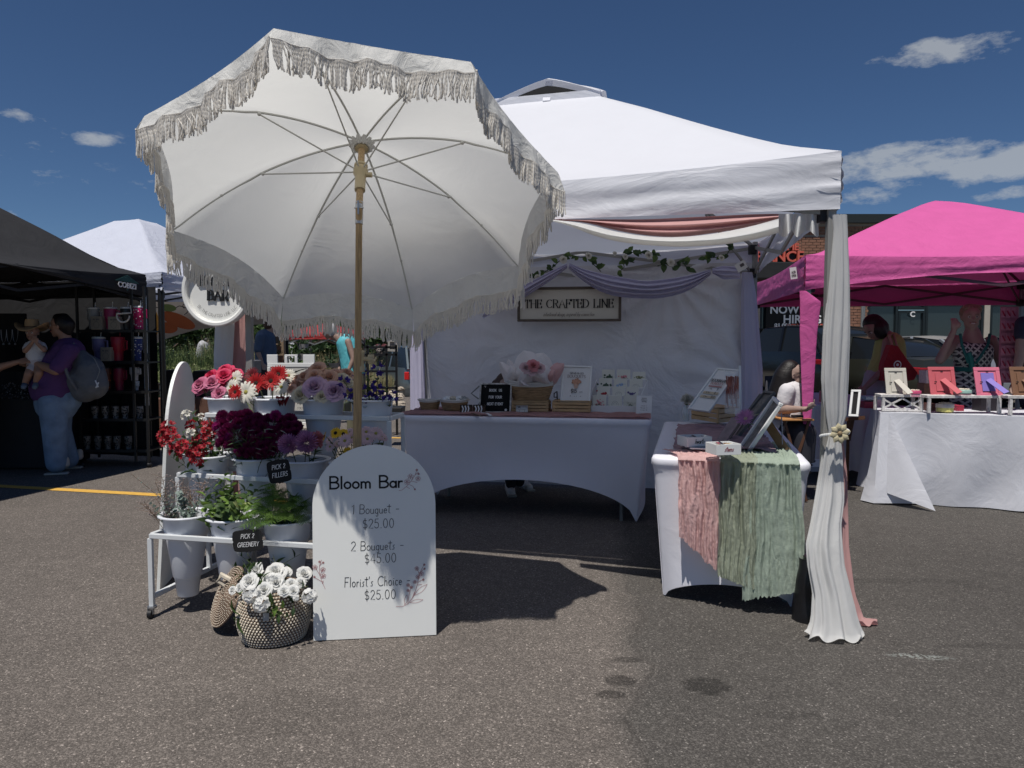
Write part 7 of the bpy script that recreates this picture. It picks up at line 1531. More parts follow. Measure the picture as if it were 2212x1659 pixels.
# --- seller seated behind the main table (hair and sneakers show)
D = 6.62
sp_ = simple_person('person seated behind the main table, only dark hair and white sneakers showing', D, (1092, 838), V((.3, -1, -.4)), (1096, 862), (1100, 890), (1104, 950, .03), None, [((1070, 880), (1072, 925, -.05), (1095, 935, -.22), None), ((1124, 880), (1128, 925, -.05), (1112, 935, -.22), None)], mat('dark_tee', (.03, .03, .035), .85), [((1098, 885), .12, (1102, 940), .14)], (.6, .6), mat('dark_trousers', (.03, .03, .04), .8), [((1104, 945), .13, (1108, 945, -.2), .09), ((1092, 945, -.25), .075, (1104, 1045, -.22), .05), ((1118, 945, -.25), .075, (1122, 1040, -.1), .05)], [((-.0, .02, .05), .095, (-.02, .02, .0), .10), ((-.08, .02, .03), .05, (-.06, .03, -.12), .06)], SK2, HAIRBR, shoes=[])
shoe('sneaker', G(1100, 1058), G(1106, 1074), WHITE_PAINT, sp_, 1.0); shoe('sneaker', G(1124, 1050), G(1146, 1062), WHITE_PAINT, sp_, 1.0)
# --- background people
DSH = mat('denim_shirt', (.06, .10, .17), .85, var=.12, wrinkle=.02, ws=6)
simple_person('man in a rolled sleeve denim shirt seen from behind left of the wooden shelf', 11.6, (584, 701), V((.9, .4, 0)), (580, 720), (574, 735), (578, 790), None, [((562, 728, -.2), (556, 758, -.24), (567, 785, -.25), None), ((584, 728, .2), (590, 760, .2), (596, 785, 0), None)], DSH, [((573, 732), .16, (575, 790), .17), ((562, 728, -.18), .075, (557, 752, -.22), .07)], (.9, .9), mat('dark_trousers', (.03, .03, .04), .8), [((576, 792), .16, (577, 815), .16), ((570, 815), .10, (570, 910), .07), ((584, 815), .1, (586, 910), .07)], [((-.01, 0, .04), .09, (-.02, .0, .0), .09)], SK2, HAIRBR, vox=.016)
TUR = mat('turquoise_tank', (.10, .42, .48), .6, wrinkle=.02, ws=5)
simple_person('older man in a turquoise tank top leaning behind the peach roses', 11.0, (712, 716), V((-1, -.3, -.3)), (730, 728), (750, 743), (764, 805), None, [((752, 738, -.2), (764, 775, -.25), (752, 802, -.3), None), ((748, 738, .2), (738, 775, .2), (732, 800, .1), None)], TUR, [((748, 742), .15, (758, 770), .17), ((758, 770), .17, (764, 800), .18), ((764, 742, .05), .10, (768, 800, .05), .14)], (0, 0), mat('khaki', (.16, .15, .10), .85), [((764, 805), .17, (766, 830), .17), ((760, 830), .11, (760, 930), .07), ((774, 830), .11, (774, 930), .07)], [((.02, 0, .05), .085, (.03, 0, .0), .085)], SK3, mat('hair_grey', (.4, .4, .4), .8), vox=.015)
simple_person('person in a pale grey shirt stooping far off by the shrubs', 24, (446, 738), V((1, -.2, -.6)), (442, 741), (439, 748), (434, 772), None, [((440, 745, -.2), (446, 756, -.2), (450, 768, -.2), None)], mat('pale_grey_shirt', (.42, .42, .44), .85), [((440, 747), .19, (434, 768), .18)], (.8,), mat('dark_trousers', (.03, .03, .04), .8), [((434, 770), .17, (435, 800), .12), ((435, 800), .11, (436, 826), .08)], [((0, 0, .04), .09, (-.03, 0, 0), .09)], SK3, HAIRB, vox=.03)
# --- arm reaching in from the left edge; shopper at the right edge
simple_person('person mostly outside the left edge, forearm reaching to the baby', 7.35, (-75, 690), V((1, -.1, 0)), (-70, 735), (-70, 770), (-68, 850), None, [((-55, 752, -.1), (-8, 795, -.12), (38, 782, -.1), None), ((-70, 752, .2), (-40, 800, .2), (-10, 800, .1), None)], BLACK_M, [((-70, 755), .16, (-68, 850), .18)], (.8, .8), DENIM, [((-68, 860), .17, (-68, 880), .17), ((-74, 880), .12, (-72, 1010), .07), ((-60, 880), .12, (-60, 1010), .07)], [((0, 0, .05), .09, (-.03, 0, 0), .09)], SK1, HAIRB)
simple_person('shopper in navy at the right edge, one bare arm hanging beside the pink rack', 6.4, (2262, 640), V((-1, -.3, -.1)), (2258, 680), (2255, 720), (2252, 830), None, [((2212, 700, -.1), (2204, 765, -.12), (2192, 825, -.15), None), ((2268, 700, .2), (2275, 770, .2), (2260, 825, .1), None)], mat('navy_top', (.012, .016, .035), .8), [((2250, 710), .17, (2250, 830), .17)], (.35, .35), mat('navy_top', (.012, .016, .035), .8), [((2250, 835), .17, (2250, 860), .17), ((2240, 860), .12, (2242, 1060), .07), ((2262, 860), .12, (2262, 1060), .07)], [((0, 0, .05), .09, (.03, 0, 0), .09)], SK3, HAIRBR)
# ============================================================ NEIGHBOUR TENTS
BLK_T = mat('tent_black', (.022, .022, .024), .75, var=.1, wrinkle=.012, ws=2.5, spec=.3)
MWH = mat('leg_white', (.5, .51, .53), .4, metal=.3, var=0); BLKM = mat('black_metal', (.012, .012, .013), .45, metal=.2, var=0)
bt, BC_, bhz = pop_up_tent('black_tent', 'black pop-up tent at the left edge with a cobizi logo', (-4.70, 5.05), (-7.66, 5.81), (-3.95, 8.0), (-6.91, 8.76), 1.82, 2.06, BLK_T, BLK_T, BLKM, [(0.0, 3.0), (.3, 2.78), (.6, 2.44), (.85, 2.14), (1, 2.06)], 0.0, None, legs='FR FL BL', valfn=lambda si, u: lerp(2.03, 1.82, max(0, (u - .35) / .65)) if si == 1 else 1.82, seed=3)
mb = MB(); q = V((-3.97, 8.0, 0)); mb.box(q + V((0, 0, 1.27)), (.034, .034, 1.25)); obj('leg', mb, MWH, bt, bevel=.003); mb = MB(); mb.box(q + V((0, 0, .33)), (.028, .028, .64)); obj('leg_foot', mb, BLKM, bt); mb = MB(); mb.box(q + V((0, 0, 1.18)), (.05, .05, .07)); obj('clamp', mb, BLACK, bt, bevel=.004)
for nm, a, b in (('side_wall', V((-3.95, 8.22, 0)), V((-6.9, 8.95, 0))), ('side_wall', V((-6.91, 8.76, 0)), V((-7.66, 5.81, 0)))):  # black walls added on open sides to keep the tent's inside dark
 mb = MB(); mb.grid(lambda u, v: a.lerp(b, u) + V((0, .02 * sin(u * 40), lerp(1.95, .05, v))), 60, 4); obj(nm, mb, BLK_T, bt, smooth=True)
pa, pb = V((-4.70, 5.05, 0)), V((-3.95, 8.0, 0)); dd = (pb - pa).normalized(); o_ = V((dd.y, -dd.x, 0)); lg = thing('tent_logo', 'white cobizi lettering with a small roof mark on the black valance', 'logo', (pa.lerp(pb, .86).x, pa.lerp(pb, .86).y, 1.9)); lg.parent = None
M_ = frame(pa.lerp(pb, .90) + o_ * .035 + V((0, 0, 1.895)), dd) @ rot('X', pi / 2) @ rot('Z', -.05)
mb = MB(); font_mb(mb, 'COBIZI', M_, .055, extrude=.002, offset=.002); a_ = obj('lettering', mb, WHITE_PRINT, lg); mb = MB(); mb.prism([(-.17, .06), (0, .135), (.17, .06), (.13, .06), (0, .118), (-.13, .06)], 0, .003, M_); mb.prism([(-.13, .062), (0, .115), (.13, .062)], -.001, .001, M_); obj('roof_mark', mb, mat('logo_teal', (.03, .10, .09), .6, var=0), lg)
mb = MB(); mb.prism([(0.0, -.03), (.02, -.012), (-.02, -.012)], 0, .002, M_); obj('drop_mark', mb, mat('logo_teal', (.03, .10, .09), .6), lg)
for o in [lg]: pass
# shelves and tumblers of the dark stall
DS = 7.80; LV_ = [713, 781, 845, 905, 972]; sh = thing('display_shelves', 'black wire display shelves with tumblers inside the black tent', 'shelves', (-4.45, DS, 0))
xa, xb = J(172, 800, DS).x, J(317, 800, DS).x; bD = .33
for k, py in enumerate(LV_):
 z = J(240, py, DS).z; mb = MB(); mb.box(((xa + xb) / 2, DS + bD / 2, z - .012), (xb - xa, bD, .016)); mb.box(((xa + xb) / 2, DS - .004, z - .01), (xb - xa + .02, .012, .03)); obj('shelf', mb, BLKM, sh)
for x in (xa, (xa + xb) / 2 + .22, xb):
 for y in (DS, DS + bD): mb = MB(); mb.box((x, y - .012, .99), (.022, .022, 1.86)); obj('upright', mb, BLKM, sh)
for x in (xa, xb): mb = MB(); mb.sphere((x, DS, .03), .03, 10, 8); obj('caster', mb, BLACK, sh)
def tumbler(label, px, py, w, h, M_, lid=WHITE_PAINT, straw=True, handle=True, dots=None, hp=None):
 b = J(px, py, DS + .1); s = FPX / (DS + .1); r = w / 2 / s; H = h / s; t = thing('tumbler', label, 'tumbler', tuple(b), group='tumblers on the black shelves'); F = Matrix.Translation(b)
 mb = MB(); mb.lathe([(r * .72, 0), (r * .74, H * .3), (r * .80, H * .42), (r * .98, H * .48), (r, H * .93), (r * .96, H * .96)], 20, F, True, True); obj('body', mb, M_, t, smooth=True, angle=40)
 mb = MB(); mb.lathe([(r * 1.02, H * .95), (r * 1.02, H * 1.0), (r * .9, H * 1.03), (r * .2, H * 1.035)], 20, F, False, True); obj('lid', mb, lid, t, smooth=True, angle=40)
 if straw: mb = MB(); mb.cyl(F @ V((r * .3, 0, H)), F @ V((r * .4, 0, H * 1.28)), .004, .004, 8); obj('straw', mb, lid, t)
 if handle: mb = MB(); mb.tube([F @ V(p) for p in ((r * .95, -.02, H * .88), (r * 1.6, -.03, H * .85), (r * 1.6, -.03, H * .5), (r * .95, -.02, H * .46))], .009, 6); obj('handle', mb, hp or M_, t, smooth=True)
 if dots:
  mb = MB(); rr = random.Random(px)
  for i in range(26): a = rr.uniform(-2.8, -.3); z = rr.uniform(.1, .9) * H; rad = (r * .75 if z < H * .4 else r * .99) + .0015; mb.sphere(F @ V((rad * cos(a), rad * sin(a), z)), (.007, .004, .007), 6, 4)
  obj('pattern', mb, dots, t)
 return t
c_ = lambda n, c: mat(n, c, .35, var=.03)
for a in [('frosted white tumbler, leftmost on the top shelf', 203, 711, 25, 45, c_('tum_w', (.33, .32, .31))), ('raspberry tumbler in the middle of the top shelf', 240, 711, 27, 46, c_('tum_p', (.35, .03, .11))), ('black tumbler with a braided white strap on the top shelf', 274, 711, 24, 46, c_('tum_k', (.03, .03, .03)), WHITE_PAINT, True, False), ('hot pink polka dot tumbler at the right of the top shelf', 301, 711, 24, 48, c_('tum_h', (.55, .02, .14)), WHITE_PAINT, True, True, WHITE_PRINT),
  ('lilac tumbler, leftmost on the second shelf', 215, 779, 27, 50, c_('tum_l', (.17, .15, .30)), WHITE_PAINT, True, True), ('crimson tumbler on the second shelf', 256, 779, 28, 50, c_('tum_r', (.33, .015, .035)), c_('tum_r', (.33, .015, .035))), ('navy tumbler with white lettering on the second shelf', 297, 779, 22, 50, c_('tum_n', (.01, .03, .16)), WHITE_PAINT, True, False, WHITE_PRINT),
  ('floral dark tumbler on the third shelf', 232, 843, 20, 50, c_('tum_f', (.10, .03, .02)), BLACK, False, False, c_('tum_o', (.4, .12, .02))), ('wine red tumbler on the third shelf', 258, 843, 24, 50, c_('tum_v', (.18, .01, .04)), BLACK, True), ('white mug with a looped handle on the third shelf', 291, 822, 20, 30, c_('tum_m', (.4, .4, .4)), BLACK, False, True), ('small white cup below the white mug', 294, 843, 14, 19, c_('tum_w2', (.42, .44, .44)), WHITE_PAINT, False, False)]: tumbler(*a)
for i, x in enumerate([206, 228, 250, 271, 302]): tumbler('patterned glass on the fourth shelf', x, 904, 15, 28, c_('glassware', (.20, .20, .20)), BLACK, False, False, BLACK_M)
for i, x in enumerate([189, 212, 234, 254, 278]): tumbler('patterned glass on the lowest shelf', x, 970, 15, 30, c_('glassware2', (.14, .14, .135)), BLACK, False, False, BLACK_M)
def cream_box(px0, px1, py0, py1, label):
 a, b = J(px0, py1, DS - .01), J(px1, py0, DS - .01); t = thing('gift_box', label, 'box', tuple((a + b) / 2), group='cream boxes on the black shelves'); mb = MB(); c = (a + b) / 2; mb.box(c + V((0, .04, 0)), ((b - a).x, .09, (b - a).z)); obj('carton', mb, mat('carton_cream', (.26, .23, .18), .8), t, bevel=.002)
 mb = MB(); F = frame(c + V((0, -.0065, .03)), V((1, 0, 0)), (0, 0, 1)) @ rot('X', pi / 2); text_mb(mb, 'my glass', F, .022, w=.15, sp=.08, xs=.8); ribbon(mb, [V((.03 * cos(a), -.05 + .035 * sin(a), 0)) for a in [i * pi / 8 for i in range(17)]], .003, F); obj('print', mb, GREYINK, t)
cream_box(197, 220, 683, 712, 'cream printed box, left one on the top shelf'); cream_box(234, 258, 684, 712, 'cream printed box, right one on the top shelf'); cream_box(218, 239, 750, 780, 'cream printed box on the second shelf')
mb = MB(); mb.tube([J(266 + 14 * cos(a), 682 + 14 * sin(a), DS - .02) for a in [i * pi / 10 for i in range(12)]] + [J(284, 676, DS - .02), J(282, 660, DS - .02)], .009, 6); tag(obj('braided_strap', mb, COTTON, None, smooth=True), 'white braided strap looped beside the black tumbler', 'strap')
# jewellery on the dark left side
jt = thing('jewellery_table', 'table draped in black with rows of small jewellery, far left', 'table', (-5.3, 7.9, 0)); mb = MB(); mb.box((-5.55, 8.0, .38), (1.5, .7, .74)); obj('cloth', mb, BLK_T, jt, bevel=.02)
rr = random.Random(9); mb = MB()
for i in range(150): p = J(rr.uniform(4, 95), rr.uniform(826, 862), 7.64); mb.sphere(p, rr.uniform(.004, .008), 5, 4)
obj('trinkets', mb, STEEL, jt, kind='stuff')
ns = thing('necklace_stand', 'black necklace stand with thin chains at the left edge', 'jewellery stand', (-5.2, 7.9, .8)); mb = MB(); mb.box(tuple(J(22, 740, 7.9)), (.35, .04, .62)); obj('panel', mb, BLACK_M, ns)
for i, x in enumerate([8, 20, 33]): mb = MB(); mb.tube([J(x + 6 * cos(a), 712 + 28 * abs(sin(a)), 7.86) for a in [i_ * pi / 10 for i_ in range(11)]], .0022, 4); mb.sphere(J(x, 743, 7.86), .012, 6, 5); obj('chain', mb, STEEL, ns)
# white tent behind
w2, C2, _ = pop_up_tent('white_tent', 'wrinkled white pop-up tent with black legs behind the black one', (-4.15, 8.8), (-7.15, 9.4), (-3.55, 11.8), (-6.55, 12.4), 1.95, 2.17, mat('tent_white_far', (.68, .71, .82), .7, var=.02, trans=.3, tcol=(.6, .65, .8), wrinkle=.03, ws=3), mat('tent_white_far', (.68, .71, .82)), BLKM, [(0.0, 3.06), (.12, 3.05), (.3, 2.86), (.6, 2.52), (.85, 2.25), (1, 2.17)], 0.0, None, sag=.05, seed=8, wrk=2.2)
# printed canopy cloth
PRC = mat('print_cloth', (.55, .47, .37), .85, var=.03, trans=.35, tcol=(.6, .5, .4)); pc = thing('printed_awning', 'cream cloth awning printed with orange and green leaf shapes', 'awning', tuple(J(450, 690, 11.9)))
mb = MB(); mb.grid(lambda u, v: (lambda px: J(px, lerp(652, interp([(326, 748), (345, 738), (366, 729), (420, 713), (466, 707), (600, 698)], px)[1], v), 11.9 - .25 * sin(pi * v)))(lerp(326, 600, u)), 40, 8); obj('cloth', mb, PRC, pc, smooth=True)
def blobshape(pts, M_, nm, d=11.55): mb = MB(); mb.add([J(x, y, d) for x, y in pts], [tuple(range(len(pts)))]); obj(nm, mb, M_, pc)
ell = lambda cx, cy, a, b, t: [(cx + a * cos(i * pi / 12) * cos(t) - b * sin(i * pi / 12) * sin(t), cy + a * cos(i * pi / 12) * sin(t) + b * sin(i * pi / 12) * cos(t)) for i in range(24)]
blobshape(ell(384, 692, 40, 14, .38)[:], mat('pr_orange', (.34, .09, .03), .85, trans=.3), 'orange_leaf'); blobshape(ell(362, 708, 22, 12, .1), mat('pr_orange', (.34, .09, .03), .85), 'orange_leaf', 11.56); blobshape(ell(363, 665, 18, 8, .1), mat('pr_green', (.14, .19, .06), .85, trans=.3), 'green_leaf'); blobshape(ell(333, 700, 10, 30, .0), mat('pr_yellow', (.5, .26, .05), .85, trans=.3), 'yellow_leaf')
mb = MB()
for i in range(9):
 x0, y0 = 340 + 24 * i, 668 + 12 * sin(i * 1.7) + 8; mb.tube([J(x0 + 14 * cos(a + i) * (1 + .4 * sin(2 * a)), y0 + 12 * sin(a + i), 11.6) for a in [k * pi / 9 for k in range(15)]], .006, 4)
obj('line_print', mb, INK, pc)
# pink tent
PNK = mat('tent_pink', (.66, .115, .35), .6, var=.04, trans=.14, tcol=(.32, .04, .15), wrinkle=.014, ws=5, bump=.001, bs=60); PNKM = mat('frame_plum', (.10, .05, .07), .5, metal=.3, var=0)
pt_, PC, phz = pop_up_tent('pink_tent', 'bright pink pop-up tent over the right hand stall', (5.45, 5.67), (2.45, 6.2), (5.98, 8.67), (2.98, 9.2), 1.77, 2.06, PNK, PNK, PNKM, [(0.0, 2.74), (.1, 2.69), (.35, 2.52), (.7, 2.26), (.9, 2.09), (1, 2.06)], 0.0, None, valfn=lambda si, u: 1.77 + (.12 * sin(pi * min(1, u)) if si == 0 else 0), seed=5, sag=.04, legcol=GREY_METAL)
drape('leg_strap', [(628, 1727, 1741), (652, 1728, 1774), (720, 1728, 1766), (800, 1731, 1760), (870, 1733, 1756), (940, 1736, 1748), (972, 1739, 1743)], 6.10, PNK, 'tapering pink fabric strap hanging at the pink tent corner', 'strap', th=.16, folds=3, amp=.1)
mb = MB(); F = frame(J(1714, 590, 6.35), V((1, .1, .15)), (0, 0, 1)) @ rot('X', pi / 2); mb.box((0, 0, 0), (.06, .10, .002), F); tg = tag(obj('paper_tag', mb, PAPER, None), 'white paper tag pinned to the pink valance corner', 'tag'); mb = MB(); text_mb(mb, 'ALER', F @ Matrix.Translation((0, .0, .003)), .018, w=.2, sp=.1, xs=.7); text_mb(mb, 'OPEN', F @ Matrix.Translation((0, -.03, .003)), .018, w=.2, sp=.1, xs=.7); obj('lettering', mb, GREYINK, tg)
# draped table of the pink stall
LINEN = mat('linen_white', (.68, .69, .74), .8, var=.02, trans=.1, wrinkle=.010, ws=3.0, bump=.0005, bs=250)
def cloth_table(label, c, zt, amp, ext=.0, zb=.01):
 t = thing('draped_table', label, 'table', tuple(sum((V((*q, 0)) for q in c), V()) / 4)); C = [V((*q, 0)) for q in c]; cen = sum(C, V()) / 4; N = 60; pts = []
 for i in range(4):
  A, B = C[i], C[(i + 1) % 4]; o = V(((B - A).y, -(B - A).x, 0)).normalized(); o = o if (A.lerp(B, .5) - cen).dot(o) > 0 else -o
  for k in range(N): pts.append((A.lerp(B, k / N), o, i, k / N))
 n = len(pts); vs = []; NV = 14
 for v in range(NV + 1):
  for p, o, i, s in pts:
   h = v / NV; cf = max(0, 1 - min(s, 1 - s) * 6); w = amp * h * (sin(s * 26 + i * 2) * .5 + .8 * noise.noise(V((s * 5 + i * 3, h * 1.5 + s * 3, 1)))) + ext * h * cf * 1.0; d = (p - cen).normalized(); vs.append(p + o * (w + .004) + d * ext * cf * h * .6 + V((0, 0, lerp(zt, zb + .02 * noise.noise(V((s * 6, i, 3))), h))))
 vs.append(cen + V((0, 0, zt))); mb = MB(); mb.add(vs, [(v * n + i, v * n + (i + 1) % n, (v + 1) * n + (i + 1) % n, (v + 1) * n + i) for v in range(NV) for i in range(n)] + [(i, (i + 1) % n, len(vs) - 1) for i in range(n)]); obj('cloth', mb, LINEN, t, smooth=True, angle=50)
cloth_table('stall table under a crumpled white cloth, front right', [(3.05, 6.08), (4.85, 5.42), (5.12, 6.12), (3.32, 6.78)], .755, .045, .08)
cloth_table('second white draped table in the shade of the pink tent', [(2.86, 6.95), (3.42, 6.88), (3.9, 8.6), (3.3, 8.8)], .74, .05, .0, .12)
# folded flap of the cloth corner
mb = MB(); fl = [P(1911, 893, 6.10), P(1922, 897, 6.06)]; tip, lft = G(2021, 1104, .01), G(1916, 1086, .02)
mb.grid(lambda u, v: (P(1911, 893, 6.08).lerp(V((lft.x, lft.y, .10)), v)).lerp(P(1921, 894, 6.05).lerp(tip, v), u) + V((0, -.02 * sin(pi * u) * v, 0)), 10, 16); tag(obj('cloth_flap', mb, LINEN, None, smooth=True), 'pointed corner of the white cloth falling to the asphalt', 'cloth')
DT = 5.98
def dt(px): return 6.13 - (px - 1905) * .0012
DW = mat('distressed_paint', (.60, .58, .56), .8, var=.3, vs=35)
def riser(label, x0, x1, y0, y1, cross):
 d = dt((x0 + x1) / 2) + .03; t = thing('riser', label, 'riser', tuple(J((x0 + x1) / 2, y1, d)), group='white wooden risers'); a, b, c, e = J(x0, y0, d), J(x1, y0, d - .05), J(x0, y1, d), J(x1, y1, d - .05)
 mb = MB(); mb.bar(a + V((0, .07, 0)), b + V((0, .07, 0)), .16, .022); obj('top', mb, DW, t, bevel=.002)
 for q in (a, b):
  for y in (0, .13): mb = MB(); s = .012 if q is a else -.012; mb.bar(q + V((s, y, -.012)), V((q.x + s, q.y + y, .762)), .022, .022); obj('leg', mb, DW, t)
 if cross:
  mid = (a + b) / 2;
  for p, q in ((a, mid), (mid, b)):
   zz = .775; p2, q2 = V((p.x, p.y, zz)), V((q.x, q.y, zz));
   for u, w in ((p, q2), (q, p2)): mb = MB(); mb.bar(u + V((0, .0, -.02)), w, .008, .014); obj('cross_bar', mb, DW, t)
  mb = MB(); mb.bar(V((a.x, a.y, .77)), V((b.x, b.y, .77)), .016, .016); obj('bottom_rail', mb, DW, t)
riser('white wooden riser with crossed bars under the cream frame', 1905, 1994, 855, 890, True); riser('long white riser under the red and pink frames', 2004, 2162, 857, 894, False); riser('white riser at the right edge under the brown frame', 2180, 2262, 858, 897, False)
def back_frame(label, x0, x1, y0, y1, col, inner, lean, k=0):
 d = dt((x0 + x1) / 2) + .07; cm = mat('fb_%d' % k, col, .6, var=.03); ci = mat('fi_%d' % k, inner, .6, var=.03); t, M, W, H = framed('picture_frame', label, 'picture frame', J(x0 + 2, y0, d + .06), J(x1, y0, d + .04), J(x1 + lean, y1, d - .03), J(x0 + lean + 2, y1, d - .01), .03, cm, cm, .012)
 mb = MB(); mb.box((0, .0, .004), (W * .5, H * .62, .003), M); pn = obj('backing', mb, ci, t, bevel=.001); mb = MB(); mb.bar(M @ V((0, .02, .012)), M @ V((W * .30, -H * .49, .13)), .045, .005, up=M.to_3x3() @ V((0, 0, 1))); obj('strut', mb, ci, t)
 for a, b in ((0, .33), (.27, 0), (-.27, 0), (0, -.33)): mb = MB(); mb.box((a * W, b * H, .008), (.018, .006, .004), M); obj('turn_button', mb, BLACK, t)
back_frame('cream picture frame seen from behind on the crossed riser', 1908, 1957, 795, 858, (.50, .48, .42), (.50, .48, .42), 5, 1); back_frame('coral red picture frame seen from behind', 2006, 2065, 793, 857, (.50, .10, .12), (.50, .10, .12), -2, 2); back_frame('pink picture frame seen from behind with a purple backing', 2106, 2164, 794, 857, (.62, .16, .24), (.22, .17, .50), -4, 3); back_frame('brown picture frame seen from behind at the right edge', 2184, 2240, 793, 858, (.18, .09, .05), (.18, .09, .05), -4, 4)
def tin(label, x0, x1, y0, y1, cb_, cl_):
 d = dt((x0 + x1) / 2) + .02; c = J((x0 + x1) / 2, y1, d); r = (x1 - x0) / 2 / FPX * d; H = (y1 - y0) / FPX * d; t = thing('round_tin', label, 'tin', tuple(c), group='little round tins'); F = Matrix.Translation(c + V((0, r * .6, 0)))
 mb = MB(); mb.lathe([(r * .94, 0), (r * .94, H * .5)], 28, F, True); obj('body', mb, mat('tin_' + label[:6], cb_, .35, var=.2, vs=60), t, smooth=True); mb = MB(); mb.lathe([(r, H * .45), (r, H * .78), (r * .95, H * .85), (0, H * .88)], 28, F); obj('lid', mb, mat('tl_' + label[:6], cl_, .35), t, smooth=True, angle=40)
 mb = MB()
 for i in range(14): mb.sphere(F @ V((r * .7 * cos(i * 2.4) * sqrt(i / 14), r * .7 * sin(i * 2.4) * sqrt(i / 14), H * .9)), r * .14, 6, 4)
 obj('piped_trim', mb, mat('icing', (.66, .58, .48), .7), t, smooth=True)
tin('pink tin with piped lid beside the cream frame', 1964, 1993, 842, 857, (.62, .30, .38), (.55, .08, .18)); tin('mint tin between the red and the pink frame', 2068, 2103, 840, 857, (.50, .30, .33), (.32, .50, .44)); tin('rainbow striped tin under the long riser', 2029, 2065, 870, 890, (.65, .60, .20), (.62, .55, .50))
for i, (x0, x1, y0, y1, c, lb) in enumerate([(2067, 2083, 876, 890, (.35, .03, .06), 'small red box under the long riser'), (1867, 1888, 868, 882, (.30, .02, .06), 'crimson card box on the shaded table'), (1888, 1904, 862, 884, (.60, .42, .50), 'pale pink box on the shaded table'), (1870, 1906, 856, 864, (.35, .42, .50), 'pale blue card on the shaded table'), (1996, 2030, 828, 858, (.20, .10, .06), 'brown wooden box behind the risers'), (2000, 2034, 800, 828, (.55, .45, .45), 'white polka dotted gift bag behind the frames'), (2118, 2156, 858, 892, (.02, .015, .02), 'dark framed screen under the long riser'), (1780, 1800, 846, 870, (.40, .06, .12), 'red paper flower box by the pink strap'), (1792, 1822, 818, 846, (.30, .55, .55), 'mint gift box by the pink strap'), (2008, 2024, 872, 893, (.12, .05, .04), 'brown glittery block under the long riser')]):
 d = dt(1950) + (.5 if x0 < 1905 or y0 < 830 else .1) + (.4 if x0 < 1830 else 0); a, b = J(x0, y1, d), J(x1, y0, d); mb = MB(); mb.box((a + b) / 2 + V((0, .06, 0)), ((b - a).x, .12, (b - a).z)); tag(obj('small_box', mb, mat('sb_%d' % i, c, .5, var=.15, vs=50), None, bevel=.003), lb, 'box')
pr_ = thing('hair_clip_rack', 'tall pink rack hung with hair clips on cards, right edge', 'rack', tuple(J(2178, 840, 6.6))); mb = MB(); mb.box(J(2178, 745, 6.62), (.15, .02, .68)); obj('board', mb, mat('rack_pink', (.45, .18, .25), .7), pr_)
for i in range(6):
 for k in range(3):
  q = J(2167 + 11 * k, 676 + 27 * i, 6.59); mb = MB(); mb.box(q, (.038, .004, .085)); cd = obj('clip_card', mb, mat('card_pinkish', (.55, .30, .36) if (i + k) % 2 else (.50, .22, .30), .7, var=.1), pr_); mb = MB(); mb.tube([q + V((-.012, -.006, .02)), q + V((.0, -.012, -.01)), q + V((.012, -.006, -.025))], .006, 6); obj('clip', mb, mat('clip_red', (.30, .02, .06), .4), cd)
ea = thing('easel', 'dark wooden easel holding a white framed blackboard behind the white drape', 'easel', tuple(G(1835, 1060)))
for a, b in ((J(1833, 905, 6.4), G(1829, 1058)), (J(1842, 905, 6.4), G(1822, 1010)), (J(1826, 906, 6.4), J(1868, 902, 6.3))): mb = MB(); mb.bar(a, b, .028, .03); obj('leg', mb, mat('easel_wood', (.10, .045, .025), .6, var=.2), ea)
framed('blackboard', 'white framed blackboard on the dark easel', 'blackboard', J(1836, 842, 6.45), J(1855, 843, 6.4), J(1860, 900, 6.3), J(1836, 900, 6.35), .02, BLACK_M, WHITE_PAINT, .02)
tt = thing('folding_tray_table', 'small orange wood folding table beside the seated woman', 'table', tuple(G(1705, 1030))); q = J(1708, 903, 6.2); mb = MB(); mb.box(q, (.26, .34, .015)); obj('top', mb, mat('orange_wood', (.42, .20, .07), .5, var=.15, vs=12), tt, bevel=.003)
for a, b in ((V((-.1, -.12, 0)), V((.1, -.12, 0))), (V((.1, -.14, 0)), V((-.1, -.14, 0))), (V((-.1, .12, 0)), V((.1, .12, 0))), (V((.1, .14, 0)), V((-.1, .14, 0)))): mb = MB(); mb.bar(q + a, V((q.x + b.x, q.y + b.y, .01)), .02, .02); obj('leg', mb, mat('easel_wood', (.10, .045, .025), .6), tt)
mb = MB(); mb.box(J(1722, 899, 6.1), (.09, .05, .02)); tag(obj('phone', mb, BLACK, None, bevel=.004), 'black phone lying on the orange folding table', 'phone')
fc_ = thing('folding_chair', 'navy camping chair with steel frame behind the back wall corner', 'chair', tuple(G(1665, 1060)));
for a, b, r in ((J(1655, 815, 6.7), G(1662, 1050), .010), (J(1672, 815, 6.6), G(1720, 1060), .010), (J(1700, 905, 6.1), G(1650, 1070), .010)): mb = MB(); mb.tube([a, b], r, 8); obj('leg', mb, STEEL, fc_, smooth=True)
mb = MB(); mb.grid(lambda u, v: J(lerp(1652, 1672, u), lerp(812, 900, v), 6.68 + .04 * sin(pi * v)), 4, 6); obj('backrest', mb, mat('navy_canvas', (.012, .022, .05), .8), fc_); mb = MB(); mb.box(J(1750, 1005, 6.3), (.45, .4, .04)); obj('seat', mb, mat('navy_canvas', (.012, .022, .05), .8), fc_)
